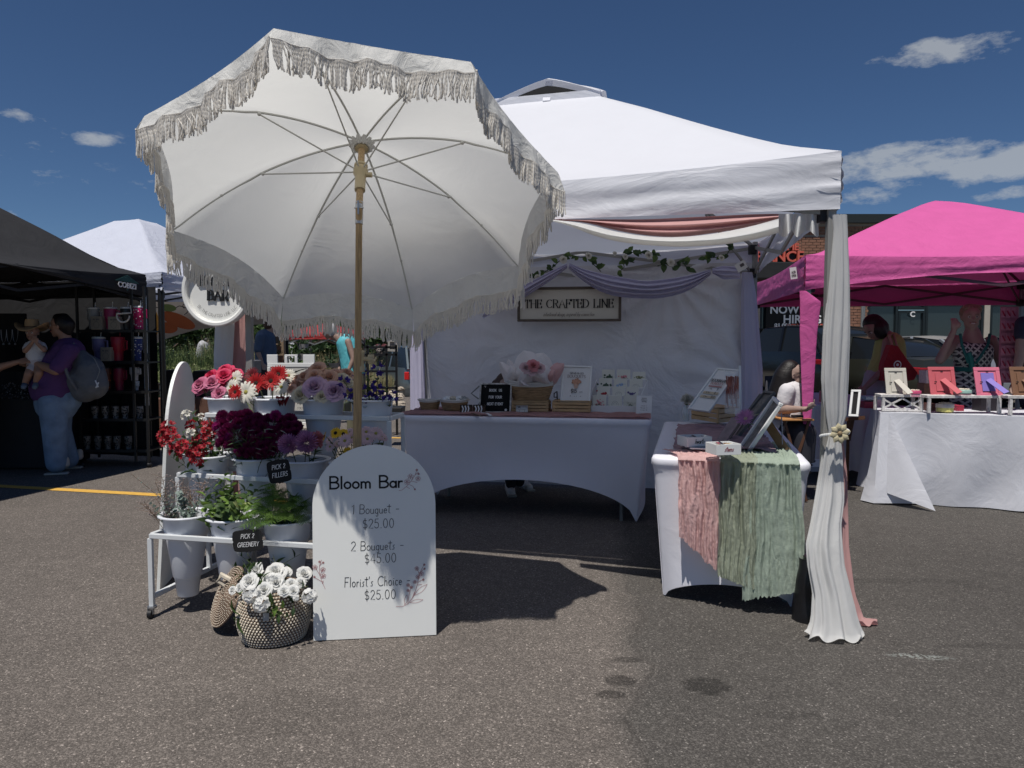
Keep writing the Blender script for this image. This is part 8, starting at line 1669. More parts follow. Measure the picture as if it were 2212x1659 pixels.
# ============================================================ LEFT AND MIDDLE BACKGROUND
ARCHM = mat('arch_board_back', (.40, .40, .39), .6, var=.03)
t = thing('arch_easel', 'white arched wooden board seen nearly edge on, left of the flower stand', 'sign', (-1.86, 4.1, 0)); b0, b1 = V((-1.875, 3.86, .005)), V((-1.975, 4.42, .005)); X = (b1 - b0); W = X.length; X.normalize(); Y = V((.07, 0, 1)); Y = (Y - X * Y.dot(X)).normalized(); N_ = X.cross(Y); M_ = Matrix.Identity(4); c0 = (b0 + b1) / 2
for i in range(3): M_[i][0], M_[i][1], M_[i][2], M_[i][3] = X[i], Y[i], N_[i], c0[i]
R_ = W / 2; H_ = 1.22; mb = MB(); mb.prism([(-R_, 0), (R_, 0)] + [(R_ * cos(a), H_ - R_ * 1.2 + R_ * 1.2 * sin(a)) for a in [i * pi / 32 for i in range(33)]], -.018, 0, M_); obj('board', mb, mat('board_white', (.82, .83, .80)), t, bevel=.002)
mb = MB(); mb.bar(M_ @ V((R_ * .6, .9, .02)), V((-1.60, 4.42, .01)), .05, .012); obj('back_strut', mb, mat('board_white', (.82, .83, .80)), t)
t = thing('wooden_easel', 'folded dark brown wooden easel leaning behind the arched board', 'easel', (-2.06, 4.5, 0))
for i in range(3): mb = MB(); mb.bar(V((-2.16 + .035 * i, 4.5, .02)), V((-2.10 + .035 * i, 4.62, 1.0)), .022, .03); obj('leg', mb, mat('dark_walnut', (.035, .018, .010), .6, var=.2), t)
t = thing('draped_table', 'low table under a plain brown cloth behind the arched board', 'table', (-4.1, 9.9, 0)); BRN = mat('brown_cloth', (.13, .065, .045), .85, var=.08, wrinkle=.01, ws=5); mb = MB(); a, b = J(330, 862, 9.3), J(462, 862, 9.3); mb.box(((a.x + b.x) / 2, 9.7, .32), ((b - a).x, .8, .62)); obj('cloth', mb, BRN, t, bevel=.02)
for i, (x0, x1, y0, y1, c, lb) in enumerate([(370, 392, 798, 850, (.010, .010, .012), 'black equipment case behind the arched board'), (395, 425, 806, 856, (.014, .014, .016), 'lower black case beside the first'), (428, 455, 800, 856, (.012, .012, .013), 'black case nearest the white drape'), (332, 350, 828, 852, (.30, .21, .12), 'open cardboard box behind the arched board'), (455, 478, 868, 895, (.30, .13, .10), 'brown paper bag behind the roses'), (525, 556, 778, 806, (.13, .13, .14), 'grey printed crate right of the pink drape'), (600, 616, 870, 895, (.7, .72, .8), 'bright white cloth parcel between the buckets'), (744, 752, 868, 892, (.05, .06, .03), 'green plastic tub behind the umbrella pole'), (832, 872, 878, 894, (.012, .012, .013), 'black plastic bin behind the purple flowers')]):
 d = 9.6 if i < 5 else (9.5 if i != 7 else 8); a, b = J(x0, y1, d), J(x1, y0, d); mb = MB(); mb.box((a + b) / 2, ((b - a).x, .3, (b - a).z)); tag(obj('storage_box', mb, mat('bx_%d' % i, c, .6, var=.1, vs=20), None, bevel=.012), lb, 'box')
mb = MB(); q = J(352, 858, 9.25); mb.lathe([(.032, 0), (.033, .14), (.028, .17), (.012, .20), (.012, .225), (0, .226)], 16, Matrix.Translation(q), True); tag(obj('water_bottle', mb, mat('bottle_clear', (.6, .7, .75), .1, var=0, alpha=.45), None, smooth=True), 'clear plastic water bottle on the brown table', 'bottle')
# sandwich board
t = thing('sandwich_board', 'white plastic sandwich board with a black botanical print', 'sign', tuple(G(628, 928))); D = 10.6
fr0 = lambda x, y, dz=0: J(x, y, D + dz)
for i, (x0, x1, y0, y1) in enumerate([(577, 600, 766, 784), (615, 643, 766, 770), (615, 621, 770, 784), (637, 643, 770, 784), (655, 680, 766, 784), (578, 680, 784, 793), (578, 586, 793, 925), (672, 680, 793, 925), (586, 672, 912, 925)]):
 a, b = fr0(x0, y1, -.1 * (y1 - 766) / 160), fr0(x1, y0, -.1 * (y0 - 766) / 160); mb = MB(); mb.box((a + b) / 2, (abs((b - a).x), .035, abs((b - a).z))); obj(['left_grip', 'handle_top', 'handle_side', 'handle_side', 'right_grip', 'top_rail', 'side_rail', 'side_rail', 'bottom_rail'][i], mb, WHITE_PAINT, t, bevel=.006)
mb = MB(); a, b = fr0(586, 912, -.02), fr0(672, 793, -.02); mb.box((a + b) / 2, ((b - a).x, .008, (b - a).z)); obj('panel', mb, mat('panel_print', (.55, .54, .50), .6), t)
mb = MB(); F = frame(fr0(628, 818, -.10), V((1, 0, 0)), (0, 0, 1)) @ rot('X', pi / 2)
for sg in (-1, 1):
 for k in range(5): ribbon(mb, [V((sg * (.03 + .05 * k * j / 6), .02 * k + .10 * sin(j / 6 * 1.5) * (1 - .1 * k), .0)) for j in range(7)], .010, F)
for k in range(12): ribbon(mb, [V((0, .02, 0)), V((.07 * cos(k * .524), .02 + .07 * sin(k * .524), 0))], .02, F)
F2 = frame(fr0(650, 872, -.10), V((1, 0, 0)), (0, 0, 1)) @ rot('X', pi / 2); text_mb(mb, 'MAC', F2, .10, w=.12, sp=.12); text_mb(mb, 'cause', F2 @ Matrix.Translation((0, -.08, 0)), .06, w=.06, sp=.04, slant=.4); text_mb(mb, 'A SAMPLE', F2 @ Matrix.Translation((0, -.14, 0)), .025, w=.2, sp=.1); obj('print', mb, INK, t)
# wooden shelf with pots, red tent, display rack
t = thing('wooden_shelf', 'pale wooden shelf unit with pots beside the man in denim', 'shelf', (-3.9, 12.4, 0)); WSH = mat('pale_wood', (.24, .17, .11), .7, var=.1); D = 12.4
for x0, x1, y0, y1 in ((589, 597, 715, 800), (611, 617, 720, 800), (597, 611, 722, 726), (597, 611, 742, 745), (597, 611, 765, 768)): a, b = J(x0, y1, D), J(x1, y0, D); mb = MB(); mb.box((a + b) / 2, ((b - a).x, .25, (b - a).z)); obj('board', mb, WSH, t)
rr = random.Random(14)
def leafball(mb, c, r, n, s, flat=.7):
 for i in range(n):
  d = V((rr.gauss(0, 1), rr.gauss(0, 1), rr.gauss(0, 1))).normalized() * rr.uniform(.35, 1); p = c + V((d.x * r, d.y * r, d.z * r * flat)); a = V((rr.gauss(0, 1), rr.gauss(0, 1), rr.gauss(0, .6))).normalized(); b = a.cross(V((rr.gauss(0, 1), rr.gauss(0, 1), rr.gauss(0, 1)))).normalized(); mb.add([p - a * s, p + b * s * .5, p + a * s, p - b * s * .5], [(0, 1, 2, 3)])
for i, (x, y, w, h, lb) in enumerate([(605, 790, 15, 22, 'terracotta pot with a dark plant behind the sandwich board'), (604, 762, 9, 14, 'small clay pot with a seedling on the wooden shelf'), (655, 755, 26, 12, 'pale planter trough with small succulents'), (662, 778, 36, 14, 'long concrete trough of herbs'), (722, 794, 50, 10, 'low dark planter in front of the white van')]):
 c = J(x, y, 12.0); r = w / 2 / FPX * 12; H = h / FPX * 12; t = thing('plant_pot', lb, 'plant pot', tuple(c)); mb = MB(); mb.lathe([(r * .75, 0), (r, H), (r * .9, H)], 16, Matrix.Translation(c), True, sy=.6); obj('pot', mb, mat('pot_%d' % (i > 1), (.26, .13, .08) if i < 2 else (.30, .29, .28), .8), t, smooth=True, angle=40); mb = MB(); leafball(mb, c + V((0, 0, H * 1.3)), r * 1.0, 90, r * .22); obj('foliage', mb, LEAFD, t)
REDT = mat('red_canopy', (.45, .05, .05), .7, var=.05, trans=.3)
rt, _, _ = pop_up_tent('red_tent', 'red market tent far behind the umbrella fringe', (-3.45, 15.2), (-4.75, 15.4), (-3.3, 16.6), (-4.6, 16.8), 1.40, 1.56, REDT, REDT, GREY_METAL, [(0, 1.75), (1, 1.56)], 0.0, None, seed=2)
t = thing('display_rack', 'black wire display rack crowded with dark goods beyond the flower stand', 'display rack', tuple(G(828, 905))); D = 10.4
for x in (794, 835, 856): mb = MB(); a = J(x, 745, D); mb.bar(a, V((a.x, a.y, .02)), .03, .03); obj('upright', mb, BLKM, t)
for y in (750, 766, 802, 838): mb = MB(); mb.bar(J(786, y, D), J(858, y, D), .03, .03); obj('rail', mb, BLKM, t)
for i in range(16):
 x = 790 + rr.uniform(0, 62); y = rr.choice([762, 778, 796]); c = J(x, y, D + rr.uniform(-.1, .15)); o = crumple('bundled_goods', c, rr.uniform(.05, .10), mat('goods_%d' % (i % 4), [(.03, .03, .035), (.07, .05, .045), (.20, .17, .15), (.10, .02, .025)][i % 4], .7), i * 2.7, None, None, 1.1); o.parent = t; o['label'] = 'dark bundle on the wire rack'
framed('picture_frame', 'pale framed print propped on top of the black wire rack', 'picture frame', J(838, 734, D), J(860, 735, D), J(860, 760, D), J(838, 759, D), .03, mat('photo_tan', (.28, .24, .20), .6, var=.4, vs=20), mat('frame_pale', (.35, .33, .30), .6), .03)
mb = MB(); q = J(879, 812, 7.0); mb.box(q, (.045, .04, .075)); tag(obj('red_lamp', mb, mat('red_lens', (.55, .02, .02), .25, var=0), None, bevel=.006), 'small red lamp clipped beside the back left post', 'lamp')
# rocks, dry grass and shrubs
t = None
for i in range(26):
 c = G(rr.uniform(832, 866), rr.uniform(842, 880)); r = rr.uniform(.05, .14); crumple('rock', c + V((0, 0, r * .3)), r, mat('rock_pale', (.36, .31, .25), .9, var=.25, bump=.01, bs=20), i * 1.7, 'pale landscaping rock beyond the display rack', 'rock', .6)['group'] = 'pale landscaping rocks'
def grass(label, c, R, H, n, cols, nm='ornamental_grass', fl=0):
 t = thing(nm, label, 'grass clump' if nm[0] == 'o' else 'shrub', tuple(c));
 for ci, M_ in enumerate(cols):
  mb = MB()
  for i in range(n // len(cols)):
   a = rr.uniform(0, 6.3); q = c + V((cos(a), sin(a) * .5, 0)) * R * sqrt(rr.random()); h = H * rr.uniform(.55, 1.1); ln = V((rr.gauss(0, .22), rr.gauss(0, .2), 1)).normalized(); w = V((rr.uniform(.5, 1), rr.uniform(-.6, .6), 0)).normalized() * .008; tp = q + ln * h; mb.add([q - w, q + w, q.lerp(tp, .6) + w * .7, tp, q.lerp(tp, .6) - w * .7], [(0, 1, 2, 3, 4)])
   if fl:
    for k in range(fl):
     p = q.lerp(tp, rr.uniform(.3, 1)); d = V((rr.gauss(0, 1), rr.gauss(0, 1), rr.gauss(.4, .5))).normalized() * .055; e = d.cross(V((0, 0, 1))) * .25; mb.add([p, p + d * .5 + e, p + d, p + d * .5 - e], [(0, 1, 2, 3)])
  obj('blades', mb, M_, t, kind='stuff')
 return t
GA, GB, GC = mat('grass_green', (.17, .22, .08), .8, var=.3, trans=.3), mat('grass_pale', (.28, .29, .15), .8, var=.3, trans=.3), mat('grass_straw', (.45, .36, .20), .8, var=.2, trans=.3)
sl = ['leftmost pale green shrub behind the black tent leg', 'pale green shrub right of the black tent leg', 'broad pale green shrub in the bed', 'pale green shrub with dry seed stalks', 'pale green shrub left of the white drape', 'low shrub right of the pink drape', 'low shrub beside the man in denim', 'dark green shrub at the back of the bed', 'second dark shrub at the back of the bed', 'third dark shrub at the back of the bed']
for i, (x, d, R, H) in enumerate([(340, 13.2, .7, .75), (375, 13.6, .7, .85), (412, 13.3, .8, .8), (445, 13.8, .8, .9), (480, 13.4, .7, .8), (556, 13.5, .6, .75), (590, 14.0, .7, .7), (350, 16.5, 1.0, 1.2), (420, 17, 1.2, 1.3), (520, 16.5, 1.1, 1.3)]):
 q = J(x, 800, d); q.z = gz(q.x, q.y); grass(sl[i], q, R, H, 900, [GA, GB] if i < 7 else [LEAFD, GA], 'shrub', 4)
for i, (x, y, H, lb) in enumerate([(822, 850, .5, 'straw coloured grass clump behind the violet flowers'), (848, 838, .45, 'straw coloured grass clump beside the rocks'), (800, 838, .5, 'dry grass clump under the display rack')]): grass(lb, G(x, y), .3, H, 260, [GC, GB])
for i, (x, d, H) in enumerate([(500, 17.5, 1.7), (452, 18, 1.5), (560, 17, 1.5), (700, 20, 1.3), (770, 20, 1.4), (735, 15.5, 1.0)]): q = J(x, 800, d); q.z = gz(q.x, q.y); grass(['tall wispy grass behind the white drape', 'tall wispy grass left of the drape', 'tall wispy grass right of the drape', 'thin tall grass in front of the white van', 'thin tall grass behind the tank top man', 'short wispy grass before the van bonnet'][i], q, .4, H, 160, [GB, GC], fl=1)
BARK = mat('bark', (.07, .05, .04), .9, var=.3, bump=.01, bs=15)
def tree(label, x, y, H, R):
 z0 = gz(x, y); t = thing('tree', label, 'tree', (x, y, z0)); mb = MB(); mb.tube([V((x, y, z0 - .1)), V((x + .1, y, z0 + H * .4)), V((x - .05, y, z0 + H * .8))], lambda s: .16 * (1 - .6 * s), 8)
 for k in range(5): a = k * 1.26; mb.tube([V((x, y, z0 + H * (.35 + .06 * k))), V((x + R * .6 * cos(a), y + R * .6 * sin(a), z0 + H * (.55 + .07 * k)))], lambda s: .07 * (1 - .7 * s), 6)
 obj('trunk', mb, BARK, t, smooth=True);
 for j, M_ in enumerate((LEAFD, LEAF)):
  mb = MB()
  for k in range(13): a = rr.uniform(0, 6.3); leafball(mb, V((x + R * .65 * cos(a) * rr.random() ** .5, y + R * .65 * sin(a), z0 + H * rr.uniform(.45, .9))), R * rr.uniform(.3, .48), 230, .12, .8)
  obj('crown', mb, M_, t)
for i, a in enumerate([('dark green tree beyond the shrubs, far left', -19, 30, 4.2, 2.6), ('dark green tree behind the printed awning', -14.8, 31, 4.4, 2.6), ('dark tree behind the white drape', -12, 33, 4.5, 2.7), ('dark tree beyond the man in denim', -10.9, 31, 4.0, 1.9), ('small dark tree behind the white van', -13.5, 54.5, 5.2, 2.7), ('dark tree left of the van', -20, 53, 5.6, 3.4), ('dark tree beyond the van bonnet', -6.2, 41, 4.6, 2.8), ('dark tree right of the van', -3.6, 40, 4.4, 2.6), ('tree behind the wire display rack', -7.0, 27, 3.1, 1.3)]): tree(*a)
# hedge-like far wall of shade beyond the market
hb = thing('market_building', 'long dark low building behind the trees', 'building', (-20, 60, -1.15)); mb = MB(); mb.box((-22, 60, 1.2), (60, 6, 4.6)); obj('wall', mb, mat('far_wall', (.06, .055, .05), .9, var=.3, vs=.5), hb); mb = MB(); mb.box((-22, 60, 3.62), (60.6, 6.6, .25)); obj('roof', mb, BLKM, hb)
for i in range(12): mb = MB(); mb.box((-48 + i * 4.6, 56.96, 1.2), (2.4, .1, 1.8)); obj('window', mb, mat('far_glass', (.03, .04, .05), .1, var=0), hb)
# ============================================================ CARS
GLASSD = mat('car_glass', (.012, .014, .016), .12, var=0, spec=.25); TYRE = mat('tyre', (.012, .012, .012), .85, var=0); RIM = mat('alloy', (.35, .36, .37), .3, metal=.8, var=0); RLENS = mat('tail_lens', (.30, .01, .015), .15, var=0, spec=.8); CHROME = mat('chrome', (.6, .6, .62), .12, metal=1, var=0)
def car(nm, label, loc, rz, prof_low, prof_roof, L, W, col, wheel_r, wb, cat='car', rough=.3, metal=.5, tall=False):
 """prof_low: (x, z) belt line rear to front; prof_roof: (x, z) greenhouse line"""
 t = thing(nm, label, cat, (0, 0, 0)); PM = mat('paint_' + nm + label[:5], col, rough, metal=metal, var=0, coat=.6)
 def sec(x, zt, zb, wt, wb_): return [(x, -wb_ * .93, zb), (x, -wb_, zb + .12), (x, -wb_, lerp(zb, zt, .55)), (x, -wt, zt), (x, -wt * .6, zt + .015), (x, 0, zt + .02), (x, wt * .6, zt + .015), (x, wt, zt), (x, wb_, lerp(zb, zt, .55)), (x, wb_, zb + .12), (x, wb_ * .93, zb)]
 mb = MB(); n = 11; vs = []; xs = []
 for i, (x, z) in enumerate(prof_low):
  e = min(1, min(x, L - x) / (L * .10)); k = .80 + .20 * e ** .5; vs += sec(x - L / 2, z, .24, W / 2 * .93 * k, W / 2 * k)
 m = len(prof_low); fs = [(j * n + i, j * n + i + 1, (j + 1) * n + i + 1, (j + 1) * n + i) for j in range(m - 1) for i in range(n - 1)] + [tuple(range(n))[::-1], tuple(range((m - 1) * n, m * n))]; mb.add(vs, fs); obj('body', mb, PM, t, smooth=True, angle=35, sub=0, bevel=0)
 zl = lambda x: interp([(a, b) for a, b in prof_low], x)[1]
 def gh(shr, top, M_, name, zofs=0.0, lo=0.0, hi=1.0):
  mb = MB(); vs = []
  for (x, z) in prof_roof:
   zb_ = zl(x) - .02; wt = W / 2 * .72 * shr; w0 = W / 2 * .90 * shr; z = max(z, zb_ + .01); za, zc = lerp(zb_, z, lo), lerp(zb_, z, hi) + zofs; wa, wc = lerp(w0, wt, lo * (z - zb_) / .5 if z - zb_ < .5 else lo), lerp(w0, wt, hi * min(1, (z - zb_) / .45)); vs += [(x - L / 2, -wa, za), (x - L / 2, -wc, zc), (x - L / 2, -wc * .5, zc + .025), (x - L / 2, wc * .5, zc + .025), (x - L / 2, wc, zc), (x - L / 2, wa, za)]
  m = len(prof_roof); mb.add(vs, [(j * 6 + i, j * 6 + i + 1, (j + 1) * 6 + i + 1, (j + 1) * 6 + i) for j in range(m - 1) for i in range(5)]); obj(name, mb, M_, t, smooth=True, angle=30)
 gh(1.0, 1, GLASSD, 'windows')
 rx = [p for p in prof_roof if p[1] > max(q[1] for q in prof_roof) - .10]; mb = MB()
 mb.grid(lambda u, v: V((lerp(rx[0][0], rx[-1][0], u) - L / 2, lerp(-1, 1, v) * W / 2 * .735, interp(prof_roof, lerp(rx[0][0], rx[-1][0], u))[1] + .035 * (1 - (2 * v - 1) ** 2) + .008)), 12, 8); obj('roof', mb, PM, t, smooth=True)
 for sg in (-1, 1):
  for k, (x0, x1) in enumerate(((prof_roof[0][0] + .0, rx[0][0]), (prof_roof[-1][0], rx[-1][0]), ((rx[0][0] + rx[-1][0]) / 2 - .03, (rx[0][0] + rx[-1][0]) / 2 + .03))):
   mb = MB(); mb.bar((x0 - L / 2, sg * W / 2 * .905, zl(x0) - .02), (x1 - L / 2, sg * W / 2 * .735, interp(prof_roof, x1)[1] + .01), .06, .05); obj('pillar', mb, PM, t)
 for x in ((L - wb) / 2, (L + wb) / 2):
  for sg in (-1, 1):
   wh = MB(); c = V((x - L / 2, sg * (W / 2 - .12), wheel_r)); wh.cyl(c - V((0, .11, 0)), c + V((0, .125, 0)), wheel_r, wheel_r, 28); wo_ = obj('wheel', wh, TYRE, t, smooth=True, angle=40); mb = MB(); mb.cyl(c + V((0, sg * .10, 0)), c + V((0, sg * .135, 0)), wheel_r * .66, wheel_r * .62, 20); obj('rim', mb, RIM, wo_)
   mb = MB(); mb.lathe([(wheel_r * 1.02, 0), (wheel_r * 1.12, .02)], 24, Matrix.Translation(c + V((0, sg * .105, 0))) @ rot('X', pi / 2)); obj('wheel_arch', mb, BLACK, t)
 zt = prof_low[1][1]
 for sg in (-1, 1):
  mb = MB(); mb.box((-L / 2 + .07, sg * W * .36, zt - .22), (.10, W * .2, .15)); mb.box((-L / 2 + .20, sg * W * .447, zt - .20), (.26, .05, .12)); obj('tail_light', mb, RLENS, t, bevel=.02)
  mb = MB(); mb.box((L / 2 - .10, sg * W * .36, .62), (.14, W * .2, .12)); obj('headlight', mb, CHROME, t, bevel=.02)
  mb = MB(); mb.box((.75 * 1.0 + .1, sg * (W / 2 + .07), zl(L * .68) + .05), (.10, .16, .12)); obj('mirror', mb, PM, t, bevel=.03)
 mb = MB(); mb.box((-L / 2 + .02, 0, .42), (.10, W * .86, .26)); obj('bumper', mb, PM, t, bevel=.04)
 mb = MB(); mb.box((-L / 2 - .03, 0, zt - .30), (.02, .36, .16)); obj('number_plate', mb, mat('plate', (.35, .38, .40), .5), t)
 t.location = loc; t.rotation_euler = (0, 0, rz); return t
SED = [(0, .62), (.06, .98), (.55, 1.02), (1.2, .98), (2.4, .96), (3.4, .94), (4.3, .82), (4.72, .66), (4.78, .50)]; SEDR = [(.62, 1.02), (.95, 1.20), (1.35, 1.38), (2.0, 1.45), (2.7, 1.44), (3.2, 1.26), (3.6, .98)]
SUV = [(0, .75), (.04, 1.10), (.5, 1.12), (1.5, 1.12), (3.2, 1.10), (4.1, 1.02), (4.6, .85), (4.68, .6)]; SUVR = [(.10, 1.14), (.32, 1.50), (.7, 1.68), (1.8, 1.72), (2.7, 1.68), (3.15, 1.45), (3.55, 1.12)]
car('parked_car', 'silver sedan parked behind the bending woman', (9.55, 17.3, 0), radians(112), SED, SEDR, 4.8, 1.82, (.42, .43, .44), .32, 2.75)
car('parked_car', 'dark olive car parked left of the silver sedan', (8.1, 17.0, 0), radians(108), SED, SEDR, 4.8, 1.82, (.05, .05, .035), .32, 2.75)
car('parked_car', 'black suv parked under the now hiring sign', (7.1, 18.6, 0), radians(104), SUV, SUVR, 4.7, 1.9, (.010, .010, .012), .37, 2.8)
car('parked_car', 'dark red car seen between the women', (12.3, 17.9, 0), radians(110), SED, SEDR, 4.8, 1.82, (.22, .02, .02), .32, 2.75)
car('parked_car', 'grey blue suv parked beyond the back left post', (-3.2, 23.0, gz(-3.2, 23.0)), radians(118), SUV, SUVR, 4.7, 1.9, (.13, .16, .18), .37, 2.8)
VANP = [(0, 1.0), (.05, 1.3), (1.0, 1.32), (3.5, 1.30), (4.7, 1.25), (5.3, 1.1), (5.75, .9), (5.85, .6)]; VANR = [(.06, 2.3), (.2, 2.50), (1.5, 2.56), (3.2, 2.54), (3.9, 2.42), (4.5, 1.95), (5.0, 1.25)]
vt = car('van', 'white high roofed van beyond the planters', (-14.1, 50, gz(-14, 50)), radians(-6), VANP, VANR, 5.9, 2.0, (.62, .63, .64), .34, 3.7, 'van', metal=0)
PMv = mat('van_side', (.62, .63, .64), .35, var=0, coat=.5)
for sg in (-1, 1): mb = MB(); mb.add([(-2.9, sg * .92, 1.28), (.55, sg * .92, 1.28), (.5, sg * .755, 2.52), (-2.8, sg * .755, 2.5)], [(0, 1, 2, 3)]); o = obj('side_panel', mb, PMv, vt, local=True, solid=.03)
# ============================================================ BRICK BUILDING
BY = 23.0; bld = thing('brick_building', 'single storey brown brick shop building with dark shopfront windows', 'building', (14, BY, 0)); MORT = mat('mortar', (.36, .31, .26), .9, var=.1, vs=30); BRK = mat('brick_brown', (.23, .115, .075), .85, var=.3, vs=2.2, bump=.003, bs=60); TB = mat('brick_buff', (.27, .20, .14), .85, var=.3, vs=2.2)
bx = lambda px: (px - 1106) / FPX * BY; bz = lambda py: J(1106, py, BY).z
ZT = bz(482); X0 = bx(1500); X1 = 38.0
def wall(x0, x1, z0, z1, y=BY + .02, th=.3, M_=MORT, nm='wall'): mb = MB(); mb.box(((x0 + x1) / 2, y + th / 2, (z0 + z1) / 2), (x1 - x0, th, z1 - z0)); return obj(nm, mb, M_, bld)
zh = bz(655)
wall(X0, X1, zh, ZT); wall(bx(1833), bx(1872), 0, zh - .003); wall(bx(2124), bx(2136), 0, zh - .003, M_=mat('stucco_pale', (.38, .35, .30), .9), nm='pier')
wall(X0, bx(1833) - .01, 0, .35); wall(X0, bx(1640), .35, zh - .003)
mb = MB(); mb.box(((X0 + X1) / 2, BY + 4, ZT - .05), (X1 - X0, 7.7, .1)); obj('roof', mb, BLKM, bld); mb = MB(); mb.box(((X0 + X1) / 2, BY - .03, ZT + .12), (X1 - X0 + .2, .3, .26)); obj('coping', mb, mat('coping_dark', (.02, .025, .025), .5, var=0), bld)
# single bricks where they can be told apart; the rest of the courses as one joined part
bw, bh, jt_ = .215, .072, .016; bricks = []; rest = MB(); bme = None
def brick_zone(x0, x1, z0, z1, single):
 global bme
 r = 0; z = z0
 while z + bh <= z1 + .001:
  x = x0 + (-(bw + jt_) / 2 if r % 2 else 0)
  while x < x1 - .02:
   a, b = max(x, x0), min(x + bw, x1)
   if b - a > .03:
    if single and b - a > bw - .001 and len(bricks) < 290:
     if bme is None:
      m_ = MB(); m_.box((0, 0, 0), (bw, .06, bh)); o = obj('brick', m_, BRK, bld, local=True); bme = o.data; o.matrix_basis = INV[bld.name] @ Matrix.Translation((x + bw / 2, BY + .012, z + bh / 2)); bricks.append(o)
     else:
      o = bpy.data.objects.new('brick', bme); COL.objects.link(o); o.parent = bld; o.matrix_basis = INV[bld.name] @ Matrix.Translation((x + bw / 2, BY + .012 + rr.uniform(-.004, .004), z + bh / 2)); bricks.append(o)
    else: rest.box(((a + b) / 2, BY + .012 + rr.uniform(-.004, .004), z + bh / 2), (b - a, .06, bh))
   x += bw + jt_
  z += bh + jt_; r += 1
brick_zone(bx(1833), bx(1857), bz(760), zh, True); brick_zone(bx(1726), bx(1790), bz(560), bz(508), True)
brick_zone(bx(1862), bx(1872), bz(760), zh, False); brick_zone(bx(1600), bx(1726) - .02, bz(655), bz(488), False); brick_zone(bx(1726), bx(1790), bz(655), bz(561), False); brick_zone(bx(1726), bx(1790), bz(507), bz(488), False); brick_zone(bx(1790) + .02, bx(1930), bz(655), bz(488), False); brick_zone(bx(1833), bx(1857), .02, bz(761), False)
obj('brick_courses', rest, BRK, bld, kind='stuff')
WG = mat('shop_glass', (.02, .028, .032), .05, var=0, spec=.9); WF = mat('shop_frame', (.012, .018, .02), .4, var=0)
def pane(px0, px1, z0, z1, nm='window'):
 x0, x1 = bx(px0), bx(px1); mb = MB(); mb.box(((x0 + x1) / 2, BY + .12, (z0 + z1) / 2), (x1 - x0, .03, z1 - z0)); w = obj(nm, mb, WG, bld);
 for cc, dd in ((((x0 + x1) / 2, BY + .08, z1 - .04), (x1 - x0, .1, .08)), (((x0 + x1) / 2, BY + .08, z0 + .04), (x1 - x0, .1, .08)), ((x0 + .035, BY + .08, (z0 + z1) / 2), (.07, .1, z1 - z0 - .17)), ((x1 - .035, BY + .08, (z0 + z1) / 2), (.07, .1, z1 - z0 - .17))): mb = MB(); mb.box(cc, dd); obj('frame', mb, WF, w)
pane(1640, 1735, .36, zh - .01); pane(1735.5, 1832, .36, zh - .01); pane(1873, 1938, .1, zh - .01); pane(1939, 1997, 2.35, zh - .01); pane(1939, 1997, .05, 2.33, 'door'); pane(1998, 2123, .1, zh - .01); pane(2137, 2300, .1, zh - .01); pane(2301, 2500, .1, zh - .01)
mb = MB(); font_mb(mb, 'C', frame(V((bx(1969), BY + .02, bz(684))), V((1, 0, 0)), (0, 0, 1)) @ rot('X', pi / 2), .16, extrude=.002, offset=.006); obj('unit_letter', mb, WHITE_PRINT, bld)
mb = MB(); mb.box((bx(1985), BY + .03, 1.05), (.03, .06, .35)); obj('door_handle', mb, STEEL, bld); mb = MB(); mb.box((bx(1972), BY + .09, bz(738)), (.16, .01, .12)); obj('door_notice', mb, PAPER, bld)
for x in (1858.5, 1861): mb = MB(); mb.tube([(bx(x), BY - .05, .0), (bx(x), BY - .05, zh)], .05, 8); obj('drainpipe', mb, GREY_METAL, bld)
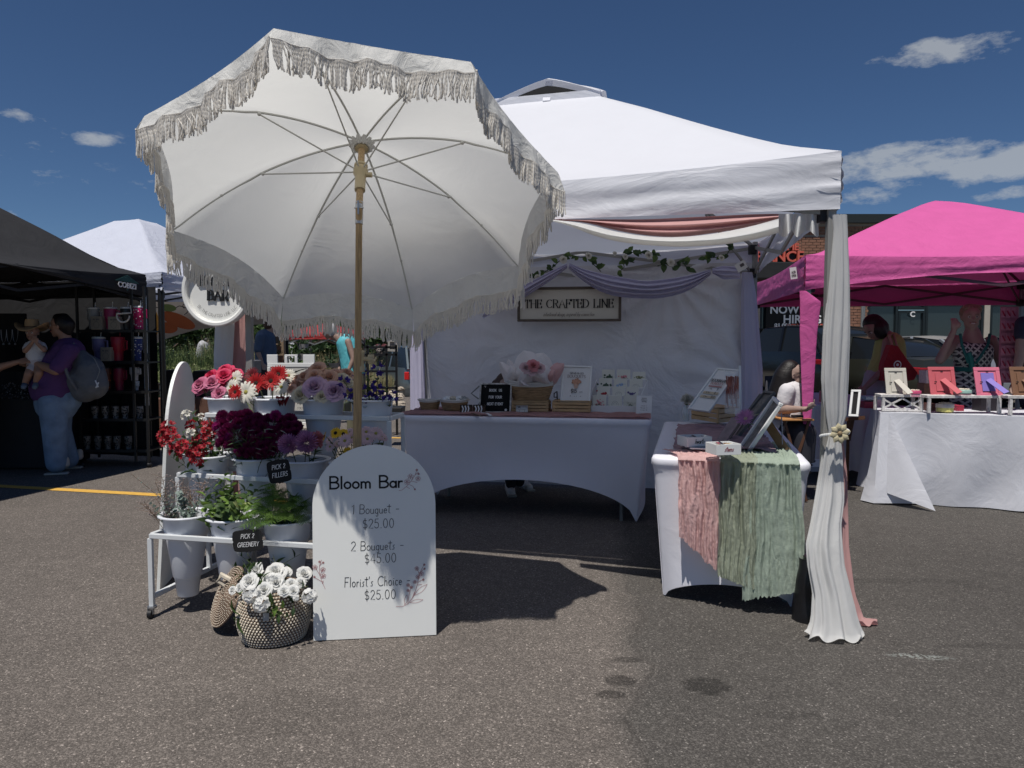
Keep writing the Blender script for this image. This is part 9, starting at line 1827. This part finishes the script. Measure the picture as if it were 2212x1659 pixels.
def sgn(nm, label, items, panel=None, pm_=None, y=BY - .05):
 t = thing(nm, label, 'sign', (bx(items[0][1]), y, bz(items[0][2])))
 if panel: mb = MB(); x0, y0, x1, y1 = panel; mb.box(((bx(x0) + bx(x1)) / 2, y + .03, (bz(y0) + bz(y1)) / 2), (bx(x1) - bx(x0), .03, bz(y0) - bz(y1))); obj('panel', mb, pm_, t)
 for s, x, yy, h, M_, ex, al in items: mb = MB(); font_mb(mb, s, frame(V((bx(x), y - .006 - ex, bz(yy))), V((1, 0, 0)), (0, 0, 1)) @ rot('X', pi / 2), h, extrude=ex, offset=.008 if h > .1 else 0, align=al); obj('lettering', mb, M_, t)
 return t
CORAL = mat('letter_coral', (.62, .13, .09), .5, var=0)
sgn('channel_letter_sign', 'red raised letters ending in NCE on the brick wall', [('INSURANCE', 1728, 566, .32, CORAL, .05, 'RIGHT'), ('AUTO & HOME', 1717, 541, .20, CORAL, .04, 'RIGHT')], (1560, 543, 1729, 569), BLKM)
sgn('hiring_banner', 'black now hiring banner with a red strip in the window', [('NOW', 1722, 677, .24, WHITE_PRINT, .002, 'RIGHT'), ('HIRING', 1771, 698, .25, WHITE_PRINT, .002, 'RIGHT'), ('$1,000', 1705, 708, .13, WHITE_PRINT, .002, 'RIGHT'), ('SIGN-ON BONUS', 1784, 708, .115, CORAL, .002, 'RIGHT'), ('Apply inside or at www.           .com', 1781, 721, .085, mat('strip_text', (.5, .25, .2), .6), .004, 'RIGHT')], (1652, 660, 1785, 724), BLACK_M)
mb = MB(); mb.box(((bx(1652) + bx(1785)) / 2, BY - .042, bz(717)), (bx(1785) - bx(1652), .01, bz(711) - bz(724))); so = obj('red_strip', mb, mat('strip_red', (.25, .02, .015), .6), None); tag(so, 'red strip along the foot of the hiring banner', 'sign')
op = sgn('open_sign', 'small red neon open sign under the hiring banner', [('OPEN', 1666, 734, .10, mat('neon_red', (.9, .10, .06), .5, emit=1.2, var=0), .004, 'CENTER')]); sgn('window_strip', 'white strip reading se habla espanol in the window', [('SE HABLA ESPAÑOL', 1660, 752, .10, GREYINK, .002, 'CENTER')], (1638, 742, 1686, 756), PAPER)
mb = MB(); mb.box(((bx(1560) + bx(1727)) / 2, BY - .4, (bz(572) + bz(606)) / 2), (bx(1727) - bx(1560), .8, bz(572) - bz(606))); obj('awning', mb, BLK_T, bld, bevel=.02)
mb = MB(); mb.box((16, BY - 2.2, .06), (30, 4.2, .12)); obj('pavement', mb, mat('concrete', (.30, .28, .25), .85, var=.1, bump=.003, bs=40), None, kind='structure')
